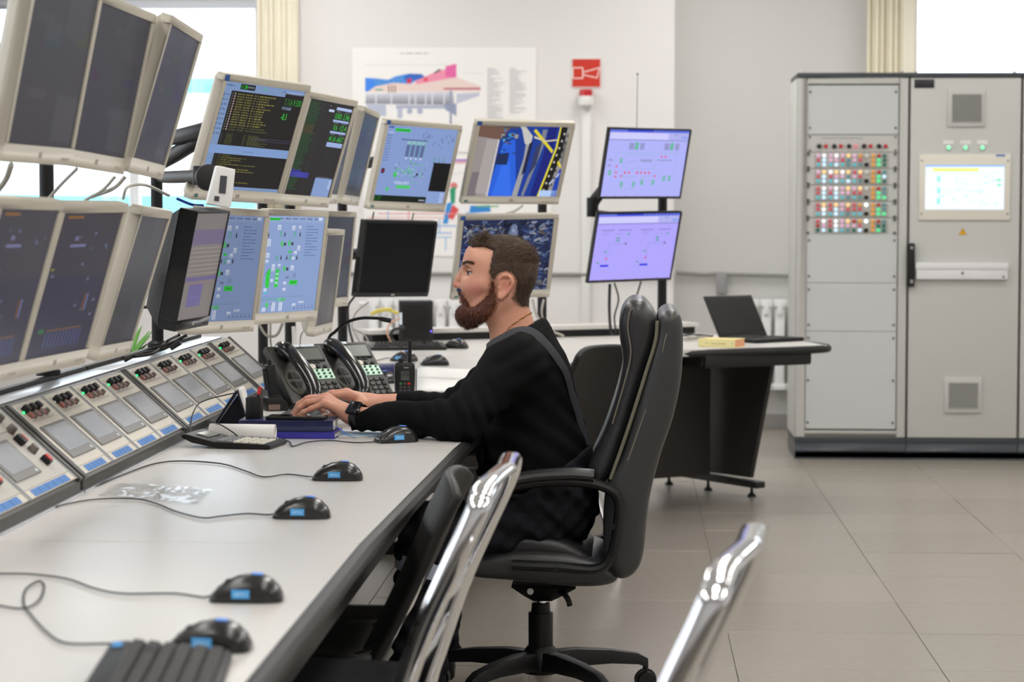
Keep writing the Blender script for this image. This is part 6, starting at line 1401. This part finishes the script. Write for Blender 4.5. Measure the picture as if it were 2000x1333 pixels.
def hand(FN, TH, W, ry, side):
    wz = mp_(*W)
    def f(X, Y, Z):
        d = None
        for k, fg in enumerate(FN):
            P_ = [mp_(*p) for p in fg]; r = (.0100, .0088, .0080, .0066) if k else (.0086, .0076, .0070, .0058); c_ = fing(X, Y, Z, P_, r); d = c_ if d is None else np.minimum(d, c_)
            k0 = mp_(*fg[0]); d2 = caps(X, Y, Z, k0, tuple(k0[i]*.22+wz[i]*.78 for i in range(3)), .0118, .0165); d = smin(d, d2, .009)
        d = smin(d, fing(X, Y, Z, [mp_(*p) for p in TH], (.0165, .0120, .0100, .0075)), .012)
        kc = [sum(mp_(*fg[0])[i] for fg in FN)/4 for i in range(3)]
        d = smin(d, caps(X, Y, Z, tuple(kc[i]*.65+wz[i]*.35-(.004 if i == 2 else 0) for i in range(3)), wz, .0165, .0235, 1.35), .012)
        e_ = mp_(*ry); d = smin(d, caps(X, Y, Z, wz, e_, .0245, .031, 1.12), .015); return d
    pts = [mp_(*p) for fg in FN+[TH] for p in fg]+[wz]; lo = np.min(pts, 0)-.04; hi = np.max(pts, 0)+np.array([.075, .045, .045])
    return surf(f, lo, hi, .0021)
LP, LF = hand(LH, LT, (688, 812, 6.255), (760, 822, 6.20), -1); RP, RF = hand(RH, RT, (722, 788, 6.53), (800, 790, 6.56), 1)
def torso(X, Y, Z, g=0.0):
    d = elli(X, Y, Z, mp_(1030, 752), (.122+g, .200+g, .150+g)); d = smin(d, elli(X, Y, Z, mp_(1043, 880), (.146+g, .185+g, .150+g)), .08)
    d = smin(d, elli(X, Y, Z, mp_(1075, 985), (.118+g, .185+g, .105+g)), .07); Ys = np.abs(Y-MY)
    d = smin(d, caps(X, Ys, Z, (mp_(1015, 668)[0], .03, mp_(1015, 668)[2]), (mp_(1004, 706)[0], .175, mp_(1004, 706)[2]), .055+g, .066+g), .06); return d
JL = [(1002, 712, 6.235), (900, 822, 6.095), (698, 814, 6.248)]; JR = [(1002, 712, 6.605), (890, 806, 6.66), (706, 787, 6.535)]
def arms(X, Y, Z, g=0.0, w=0.0):
    d = None
    for J in (JL, JR):
        a, b, c_ = [mp_(*p) for p in J]; e = smin(caps(X, Y, Z, a, b, .062+g, .046+g+w), caps(X, Y, Z, b, c_, .044+g+w, .0265+g+w*.6), .03); d = e if d is None else np.minimum(d, e)
    return d
KL = [(1075, 990, 6.32), (842, 1052, 6.21), (815, 1318, 6.20)]; KR = [(1075, 990, 6.52), (850, 1046, 6.58), (840, 1318, 6.60)]
def legs(X, Y, Z, g=0.0, w=0.0):
    d = None
    for J in (KL, KR):
        a, b, c_ = [mp_(*p) for p in J]; e = smin(caps(X, Y, Z, a, b, .088+g, .062+g+w), caps(X, Y, Z, b, c_, .058+g+w, .042+g+w*1.6), .04); d = e if d is None else np.minimum(d, e)
    return d
q0 = mp_(960, 640); lo = (mp_(690, 800)[0], 6.0, .06); hi = (mp_(1170, 800)[0]+.03, 6.86, mp_(1000, 655)[2])
BP, BF = surf(lambda X, Y, Z: smin(smin(torso(X, Y, Z, -.03), arms(X, Y, Z, -.014), .03), legs(X, Y, Z, -.02), .03), lo, hi, .012)
allP = np.concatenate([HP+np.array(HC), LP, RP, BP]); allF = np.concatenate([HF, LF+len(HP), RF+len(HP)+len(LP), BF+len(HP)+len(LP)+len(RP)])
hcol = np.tile(np.array(rgb(206, 150, 126)), (len(LP)+len(RP), 1)); hpz = np.concatenate([LP, RP])
kn = [mp_(*p) for fg in LH+RH for p in (fg[0], fg[1], fg[3])]
for k_ in kn: w = .5*np.exp(-(((hpz-np.array(k_))**2).sum(1))/(.010**2))[:, None]; hcol = hcol*(1-w)+np.array(rgb(208, 132, 116))[None]*w
body = npmesh('body', allP, allF, SKIN, man, np.concatenate([cols, hcol, np.tile(skin, (len(BP), 1))]), PO)
NAIL = mat('fingernail', rgb(228, 184, 170), .3)
for fg in LH+RH:
    a, b = Vector(mp_(*fg[2])), Vector(mp_(*fg[3])); d_ = (b-a).normalized(); o_ = Vector((-.35, 0, .8)); o_ = (o_-d_*o_.dot(d_)).normalized(); s_ = d_.cross(o_); R_ = Matrix((d_, s_, o_)).transposed()
    build('fingernail', MB().ell(b+o_*.0052-d_*.001-Vector(PO), (.0055, .0046, .0016), 10, 6, R_), NAIL, man)

# eyes
EYEM = attr_mat('eye', rough=.12, spec=.6)
for s in (-1, 1):
    c_ = np.array(HC)+np.array(hp(922.5, 532.2, s*.0345)); nn_ = 32; P_ = []; F_ = []; C_ = []
    ax = np.array([-.86, -.50, .04]); ax /= np.linalg.norm(ax); e1 = np.cross(ax, [0, 0, 1]); e1 /= np.linalg.norm(e1); e2 = np.cross(e1, ax)
    for j in range(25):
        t_ = PI*j/24
        for i in range(nn_):
            a = 2*PI*i/nn_; P_.append(c_+.0128*(ax*math.cos(t_)+(e1*math.cos(a)+e2*math.sin(a))*math.sin(t_))); C_.append(rgb(14, 14, 16) if t_ < .2 else rgb(84, 98, 100) if t_ < .47 else rgb(52, 58, 62) if t_ < .55 else rgb(200, 188, 180))
    for j in range(24):
        for i in range(nn_): F_.append((j*nn_+i, j*nn_+(i+1) % nn_, (j+1)*nn_+(i+1) % nn_, (j+1)*nn_+i))
    npmesh('eye', P_, np.array(F_), EYEM, man, C_, PO)
    la = []
    for i in range(13):
        az = math.radians(-35+150*i/12); el_ = math.radians(17-14*abs(i/12-.42)**1.5*2.2); la.append(Vector(c_)-Vector(PO)+Vector((-math.cos(el_)*math.cos(az), s*math.cos(el_)*math.sin(az), math.sin(el_)))*.0147)
    build('eyelashes', MB().tube(la, [.0004+.0007*math.sin(PI*(i+.5)/13) for i in range(13)], 6), mat('lash_dark', rgb(40, 28, 24), .7, spec=.2), man)

# ---- hair and beard: soft masses with strands over them
HAIRM = attr_mat('hair', rough=.55, spec=.35)
def fnoise(X, Y, Z, s, k=0): return np.sin(X*s+1.3*k)*np.sin(Y*s*1.1+.7+k)*np.sin(Z*s*.9+2.1*k)
def strands(name, P, N, D, L, colf, w, seed, curl=.2, keep=None):
    r = np.random.RandomState(seed); n = len(P); V = []; F = []; C = []
    side = np.cross(D, N); side /= np.linalg.norm(side, axis=1)[:, None]+1e-9; rnd = r.randn(n, 3)*curl; D1 = D+rnd; D1 /= np.linalg.norm(D1, axis=1)[:, None]; D2 = D1+r.randn(n, 3)*curl*.5; D2 /= np.linalg.norm(D2, axis=1)[:, None]
    L = L*(.7+.6*r.rand(n)); p1 = P+D1*(L*.5)[:, None]; p2 = p1+D2*(L*.5)[:, None]; ww = (w*(.7+.6*r.rand(n)))[:, None]
    V = np.stack([P-side*ww, P+side*ww, p1-side*ww*.75, p1+side*ww*.75, p2], 1).reshape(-1, 3); b = np.arange(n)[:, None]*5
    F = [tuple(x) for x in np.concatenate([b, b+1, b+3, b+2], 1)]+[tuple(x) for x in np.concatenate([b+2, b+3, b+4], 1)]
    c_ = colf(P, r.rand(n)); C = np.repeat(c_, 5, 0)
    me = bpy.data.meshes.new(name); me.from_pydata(V.tolist(), [], F); me.update(); ca = me.color_attributes.new('Col', 'FLOAT_COLOR', 'POINT'); ca.data.foreach_set('color', C.astype(np.float32).ravel())
    return me
def sample(P, F, mask, n, seed):
    r = np.random.RandomState(seed); f = F[mask[F].all(1)]; a, b, c_, d = (P[f[:, i]] for i in range(4)); ar = np.linalg.norm(np.cross(c_-a, d-b), axis=1); k = r.choice(len(f), n, p=ar/ar.sum()); u = r.rand(n, 1); v = r.rand(n, 1)
    p = (a[k]*(1-u)+b[k]*u)*(1-v)+(d[k]*(1-u)+c_[k]*u)*v; N = np.cross(c_[k]-a[k], d[k]-b[k]); N /= np.linalg.norm(N, axis=1)[:, None]+1e-9; return p, N
def joinme(name, P, F, cols, me2, parent):
    me = bpy.data.meshes.new(name); n = len(P); v2 = [tuple(v.co) for v in me2.vertices]; f2 = [tuple(n+i for i in p.vertices) for p in me2.polygons]
    me.from_pydata([tuple(p) for p in P]+v2, [], [tuple(f) for f in F]+f2); me.update(); c2 = np.zeros(len(v2)*4, np.float32); me2.color_attributes['Col'].data.foreach_get('color', c2)
    ca = me.color_attributes.new('Col', 'FLOAT_COLOR', 'POINT'); ca.data.foreach_set('color', np.concatenate([np.asarray(cols, np.float32).ravel(), c2])); me.polygons.foreach_set('use_smooth', [True]*len(me.polygons)); return link(name, me, HAIRM, parent)
OFF = np.array(HC)-np.array(PO)
def hairmass(X, Y, Z):
    px = 970+X*SCL; py = 545-Z*SCL; top = np.clip((512-py)/30, 0, 1); m = poly_sdf(HAIRP)(px[:, :1, :], py[:, :1, :])/SCL; th = (.0018+.0078*top)*np.clip(-m/.010, .05, 1)
    d = elli(X, Y, Z, hp(979, 523), (67*u_, .0765, 58*u_)); d = smin(d, elli(X, Y, Z, hp(1000, 540), (44*u_, .070, 46*u_)), .03); d = smin(d, elli(X, Y, Z, hp(936, 505), (29*u_, .058, 33*u_)), .02)
    d = smin(d, caps(X, Y, Z, hp(985, 590), hp(1008, 668), .0605, .064), .03)-th-.0012*fnoise(X, Y, Z, 260)
    d = smin(d, caps(X, np.abs(Y), Z, hp(934, 470, .004), hp(947, 464, .040), .0075, .009), .014)          # quiff over the forehead
    return smax(d, m+.0022*fnoise(X, Y, Z, 420, 3)+0*Y, .004)
P1, F1 = surf(hairmass, (-.10, -.10, -.09), (.13, .10, .14), .0030)
def hcolf(P, r):
    c_ = np.array([rgb(66, 50, 38), rgb(92, 70, 50), rgb(112, 86, 60), rgb(50, 38, 30)])[(r*3.99).astype(int)]; q = P if abs(P[:, 0].mean()) < .12 and abs(P[:, 2].mean()) < .2 else P-OFF; f_ = np.clip((.045-q[:, 2])/.05, 0, 1)*np.clip((.05-q[:, 0])/.06, 0, 1); f_ = (.55*f_)[:, None]; return c_*(1-f_)+np.array(rgb(138, 108, 86))[None]*f_
n_ = 19000; p_, N_ = sample(P1, F1, np.ones(len(P1), bool), n_, 1)
if np.mean((N_*(p_-np.array([.01, 0, .01]))).sum(1)) < 0: N_ = -N_
topw = np.clip((.045-(.0-p_[:, 2]))/.05, 0, 1)*np.clip((p_[:, 2]-.02)/.03, 0, 1)
D_ = N_*.35+np.stack([.75*topw+.35, np.zeros(n_), -.9*(1-topw)+.10*topw], 1); fr_ = p_[:, 0] < -.030; D_[fr_] += np.array([-.75, 0, .45]); D_ /= np.linalg.norm(D_, axis=1)[:, None]
sp1 = strands('h', p_-N_*.001, N_, D_, .005+.011*topw+.004*fr_, hcolf, .00045, 2, .28)
base = np.tile(np.array(rgb(62, 47, 36)), (len(P1), 1)); joinme('hair', P1+OFF, F1, base, sp1, man); bpy.data.meshes.remove(sp1)
ho = man.children[-1]; nv = len(P1)
co = np.zeros(len(ho.data.vertices)*3, np.float32); ho.data.vertices.foreach_get('co', co); co = co.reshape(-1, 3); co[nv:] += OFF; ho.data.vertices.foreach_set('co', co.ravel()); ho.data.update()
def beard(X, Y, Z):
    A = np.abs(Y); px = 970+X*SCL; py = 545-Z*SCL
    d = face0(X, Y, Z); m = poly_sdf(BEARDP)(px[:, :1, :], py[:, :1, :])/SCL; th = (.0026+.011*np.clip((py-572)/36, 0, 1)*np.clip((985-px)/32, 0, 1))*np.clip(-m/.008, .05, 1)
    d = smax(d-th, m+0*Y, .010)
    d = smin(d, elli(X, Y, Z, hp(918, 615), (.034, .036, .026)), .014); d = smin(d, caps(X, A, Z, hp(916, 622, .008), hp(912, 634, .004), .018, .0080), .012)
    d = smin(d, caps(X, A, Z, hp(897.5, 573.5, .003), hp(906, 580, .023), .0050, .0055), .006); d = smin(d, caps(X, A, Z, hp(906, 580, .023), hp(912, 602, .032), .0055, .0100), .008)
    d = smax(d, -elli(X, Y, Z, hp(894, 586), (.012, .021, .0088)), .005)
    return d-.0016*fnoise(X, Y, Z, 330, 1)-.0012*fnoise(X, Y, Z, 600, 2)
P2, F2 = surf(beard, (-.125, -.09, -.15), (.02, .09, .0), .0026)
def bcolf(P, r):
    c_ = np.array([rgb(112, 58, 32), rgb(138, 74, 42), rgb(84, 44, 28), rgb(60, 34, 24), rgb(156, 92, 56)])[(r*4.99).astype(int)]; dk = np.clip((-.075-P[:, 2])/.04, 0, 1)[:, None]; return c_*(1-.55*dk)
n_ = 12000; p_, N_ = sample(P2, F2, np.ones(len(P2), bool), n_, 5)
if np.mean((N_*(p_-np.array([-.04, 0, -.09]))).sum(1)) < 0: N_ = -N_
D_ = N_*np.where(p_[:, 2] > -.07, .8, .45)[:, None]+np.array([.10, 0, -.80])[None]; D_ /= np.linalg.norm(D_, axis=1)[:, None]
ln = np.where(p_[:, 2] > -.055, .0055, .0105)
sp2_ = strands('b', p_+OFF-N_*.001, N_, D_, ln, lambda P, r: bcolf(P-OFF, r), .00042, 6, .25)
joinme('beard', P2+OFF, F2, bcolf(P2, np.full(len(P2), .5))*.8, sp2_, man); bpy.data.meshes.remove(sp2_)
# stubble and short hair feathering the edges
hn = np.zeros_like(HP); fa = HP[HF[:, 0]]; n0 = np.cross(HP[HF[:, 2]]-fa, HP[HF[:, 3]]-HP[HF[:, 1]])
for i_ in range(4): np.add.at(hn, HF[:, i_], n0)
hn /= np.linalg.norm(hn, axis=1)[:, None]+1e-12
if np.mean((hn*HP).sum(1)) < 0: hn = -hn
def fuzz(name, poly, lo_, hi_, n, ln_, dirv, colf, seed, cond):
    r = np.random.RandomState(seed); sd = poly_sdf(poly)(pxh, pyh); pr = np.clip((hi_-sd)/(hi_-lo_), 0, 1)*(sd > lo_-6)*cond; pr = pr/pr.sum(); k = r.choice(len(HP), n, p=pr); P_ = HP[k]+r.randn(n, 3)*.0008; D = hn[k]*.55+np.array(dirv)[None]; D /= np.linalg.norm(D, axis=1)[:, None]
    me = strands(name, P_+OFF, hn[k], D, np.full(n, ln_), colf, .00034, seed, .3); link(name, me, HAIRM, man)
notear = (np.abs(HP[:, 1]) < .0785)
fuzz('hair_fringe', HAIRP, -9, 3.0, 5200, .0048, (.35, 0, -.75), lambda P, r: hcolf(P, r), 31, notear*(pyh < 606))
fuzz('beard_fringe', BEARDP, -6, 4.5, 3600, .0050, (.08, 0, -.8), lambda P, r: bcolf(P-OFF, r), 32, notear*(pxh < 984)*~((pxh < 899) & (pyh < 568)))
# brows
eb = []
for s in (-1, 1):
    r = np.random.RandomState(8); m_ = 420; t_ = r.rand(m_); pb = np.stack([(905+26*t_-970)/SCL-.002, s*(.014+.040*t_), (545-(516.5-3.6*np.sin(t_*2.4)+r.randn(m_)*1.2))/SCL], 1)
    for i_ in range(m_): pb[i_] = HP[np.argmin(((HP-pb[i_])**2).sum(1))]
    pb[:, 0] -= .0008; pb[:, 1] += s*.0008; eb.append((pb, s))
PB = np.concatenate([p for p, s in eb]); DB = np.concatenate([np.tile(np.array([[.62, .55*s, .30]]), (len(p), 1)) for p, s in eb]); NB = np.tile(np.array([[-1., 0, .1]]), (len(PB), 1)); DB = DB/np.linalg.norm(DB, axis=1)[:, None]
me = strands('eyebrow', PB+OFF, NB, DB, np.full(len(PB), .0065), lambda P, r: np.array([rgb(70, 46, 34), rgb(88, 58, 40)])[(r*1.99).astype(int)], .0005, 9, .2); link('eyebrow', me, HAIRM, man)

# ---- clothing
SHIRT = mat('black_cotton', rgb(15, 15, 16), .9, bump=.35, bscale=700, spec=.12); OVERALL = mat('dark_overalls', rgb(32, 33, 38), .9, spec=.12, bump=.45, bscale=600, vary=.1, vscale=5)
nl1, nl2 = mp_(955, 676), mp_(1058, 624)
def folds(X, Y, Z):
    w = .0035*np.sin((X*.5+Z*.9)*95+3*np.sin(Y*14))*np.clip((1.0-Z)/.25, 0, 1)*np.clip((Z-.6)/.1, 0, 1)
    for J in (JL, JR):
        b = mp_(*J[1]); d2 = (X-b[0])**2+(Y-b[1])**2+(Z-b[2])**2; w = w+.0055*np.exp(-d2/.012)*np.sin(X*150+Z*60+Y*30); a = mp_(*J[0]); d3 = (X-a[0])**2+(Y-a[1])**2+(Z-a[2])**2; w = w+.004*np.exp(-d3/.01)*np.sin(X*60-Z*120)
        c_ = mp_(*J[2]); d4 = (X-c_[0])**2+(Y-c_[1])**2+(Z-c_[2])**2; w = w+.0028*np.exp(-d4/.008)*np.sin(X*190)
    return w
def neckcut(X, Z): # positive above the neckline
    dx, dz = nl2[0]-nl1[0], nl2[2]-nl1[2]; L_ = math.hypot(dx, dz); return ((Z-nl1[2])*dx-(X-nl1[0])*dz)/L_
def shirt(X, Y, Z):
    d = smin(torso(X, Y, Z, .004), arms(X, Y, Z, .008, .004), .045)
    d = smin(d, caps(X, np.abs(Y-MY), Z, (mp_(1022, 650)[0], .03, mp_(1022, 650)[2]), (mp_(1012, 700)[0], .14, mp_(1012, 700)[2]), .066, .062), .05)
    d = smin(d, caps(X, Y, Z, mp_(1000, 640), mp_(1012, 690), .070, .082), .03)
    d = d-folds(X, Y, Z); d = smax(d, neckcut(X, Z)-.002, .004)
    d = smax(d, -(caps(X, Y, Z, mp_(978, 590), mp_(1006, 676), .0635, .066)), .004)
    return smax(d, (mp_(1060, 1015)[2]-Z), .01)
P3, F3 = surf(shirt, (mp_(700, 800)[0], 5.98, mp_(1060, 1020)[2]), (mp_(1175, 800)[0], 6.86, mp_(1000, 605)[2]), .0062)
npmesh('shirt', P3, F3, SHIRT, man, None, PO)
bw1, bw2 = mp_(1150, 868), mp_(1050, 936)
def overalls(X, Y, Z):
    d = smin(torso(X, Y, Z, .014), legs(X, Y, Z, .012, .014), .05)
    kk = mp_(*KL[1]); w = .006*np.sin(Z*80+X*40+2*np.sin(Y*20))*np.clip((.75-Z)/.2, 0, 1)+.004*np.sin((X-Z)*110+Y*25)*np.clip((.66-Z)/.1, 0, 1)
    hs = mp_(1090, 985); w = w+.005*np.exp(-((X-hs[0])**2+(Z-hs[2])**2)/.012)*np.sin((X+Z)*120)
    line = ((Z-bw1[2])*(bw1[0]-bw2[0])-(X-bw1[0])*(bw1[2]-bw2[2]))/math.hypot(bw1[0]-bw2[0], bw1[2]-bw2[2])
    bib = np.maximum(X-mp_(950, 880)[0], Z-mp_(950, 800)[2])
    top = np.minimum(np.minimum(line, bib), Z-mp_(1000, 952)[2]); d = smax(d-w, top, .006)
    return smax(d, (.075-Z), .004)
P4, F4 = surf(overalls, (mp_(760, 1000)[0], 6.02, .06), (mp_(1180, 900)[0], 6.80, mp_(950, 790)[2]), .0075)
npmesh('overalls', P4, F4, OVERALL, man, None, PO)
for s, J in ((-1, KL), (1, KR)):
    a, b = mp_(*J[1]), mp_(*J[2]); c_ = [a[i]*.80+b[i]*.20 for i in range(3)]
    build('reflective_band', MB().tube([Vector(c_)+Vector((math.cos(t_*PI/12)*.088, math.sin(t_*PI/12)*.088, -.02*math.cos(t_*PI/12)))-Vector(PO) for t_ in range(24)], .003, 6, ry=.025, nrm=[Vector((math.cos(t_*PI/12), math.sin(t_*PI/12), 0)) for t_ in range(24)], closed=True), mat('reflective_tape', rgb(176, 186, 204), .35), man)
    f0 = Vector((b[0]-PO[0], b[1]-PO[1], 0)); P_ = []
    sh_ = MB(); sec = [(.075, .030, .075), (.05, .042, .085), (.0, .045, .085), (-.06, .044, .068), (-.12, .046, .055), (-.17, .042, .045), (-.195, .025, .03)]
    sh_.loft([[f0+Vector((x, w_*math.cos(t_*PI/8), .004+h_*max(0, math.sin(t_*PI/8))**.7)) for t_ in range(0, 9)] for x, w_, h_ in sec]); build('shoe', sh_, mat('shoe_black', rgb(20, 20, 20), .5), man, sub=1)
# braces over the near and far shoulder
for s in (-1, 1):
    yy = [.105, .118, .126, .128, .122, .105, .085, .06, .04, .03]
    tp_ = [(972, 690), (980, 672), (1000, 655), (1030, 650), (1062, 662), (1090, 690), (1110, 728), (1123, 775), (1132, 825), (1143, 868)]
    pts = [Vector(mp_(*p))+Vector((0, s*y_*1.15, 0)) for p, y_ in zip(tp_, yy)]
    # lay the strap on the cloth
    P_ = []; g_ = P3
    for p in spline([tuple(q) for q in pts], 5):
        k = np.argmin(((g_-np.array(p))**2).sum(1)); q = Vector(g_[k]); c_ = Vector(mp_(1020, 790)); c_.y = MY+s*.02; n__ = (q-c_).normalized(); P_.append((q+n__*.004, n__))
    sm_ = [sum((P_[min(max(i+j, 0), len(P_)-1)][0] for j in (-2, -1, 0, 1, 2)), Vector())/5 for i in range(len(P_))]
    build('brace', MB().tube([p-Vector(PO) for p in sm_], .004, 10, ry=.021, nrm=[n__ for _, n__ in P_]), mat('brace_grey', rgb(66, 66, 70), .85, spec=.15, bump=.5, bscale=900), man)
# wristwatch on the near wrist
wa, wb_ = Vector(mp_(688, 812, 6.255)), Vector(mp_(760, 822, 6.20)); wd = (wb_-wa).normalized(); wc_ = wa+wd*.020; ux = Vector((-.1, -.72, .69)); ux = (ux-wd*ux.dot(wd)).normalized(); uy = wd.cross(ux); ring = [(ux*math.cos(t_*PI/16)*.0315+uy*math.sin(t_*PI/16)*.0345) for t_ in range(32)]
wt = build('watch_strap', MB().tube([wc_+r-Vector(PO) for r in ring], .0022, 8, ry=.0115, nrm=[r.normalized() for r in ring], closed=True), mat('watch_rubber', rgb(26, 27, 29), .55), man)
Rw = Matrix((wd, uy, ux)).transposed(); cw = wc_+ux*.0345-Vector(PO); build('watch_case', MB().box(cw, (.036, .042, .011), Rw), mat('watch_case', rgb(20, 21, 23), .2, metal=.4), wt, bev=.005, seg=4); build('watch_glass', MB().box(cw+ux*.0058, (.030, .036, .0012), Rw), GLOSSB, wt, bev=.0005); build('watch_crown', MB().cyl(cw+wd*.017+uy*.006, cw+wd*.022+uy*.006, .004, n=12), STEEL, wt)
# gold neck chain
nk = [(952, 678, -.030), (957, 672, -.050), (966, 664, -.062), (979, 653, -.070), (992, 642, -.074), (1006, 631, -.070), (1018, 623, -.060), (1030, 615.5, -.040), (1036, 612, -.012), (1036, 612, .015), (1030, 616, .04)]
pts = spline([tuple(Vector(mp_(a, b))+Vector((0, c_, 0))) for a, b, c_ in nk], 8); HW = HP+np.array(HC); ch_m = MB(); last = None
for i, p in enumerate(pts):
    k = np.argmin(((HW-np.array(p))**2).sum(1)); q = Vector(HW[k]); c_ = Vector(mp_(1000, 645)); n__ = (q-c_).normalized(); q = q+n__*.0012
    if last is None or (q-last).length > .0034: ch_m.ell(q-Vector(PO), (.0021, .0021, .0021), 6, 4); last = q
o_ = build('neck_chain', ch_m, mat('gold', rgb(212, 160, 84), .25, metal=1.0), man); o_['kind'] = 'stuff'
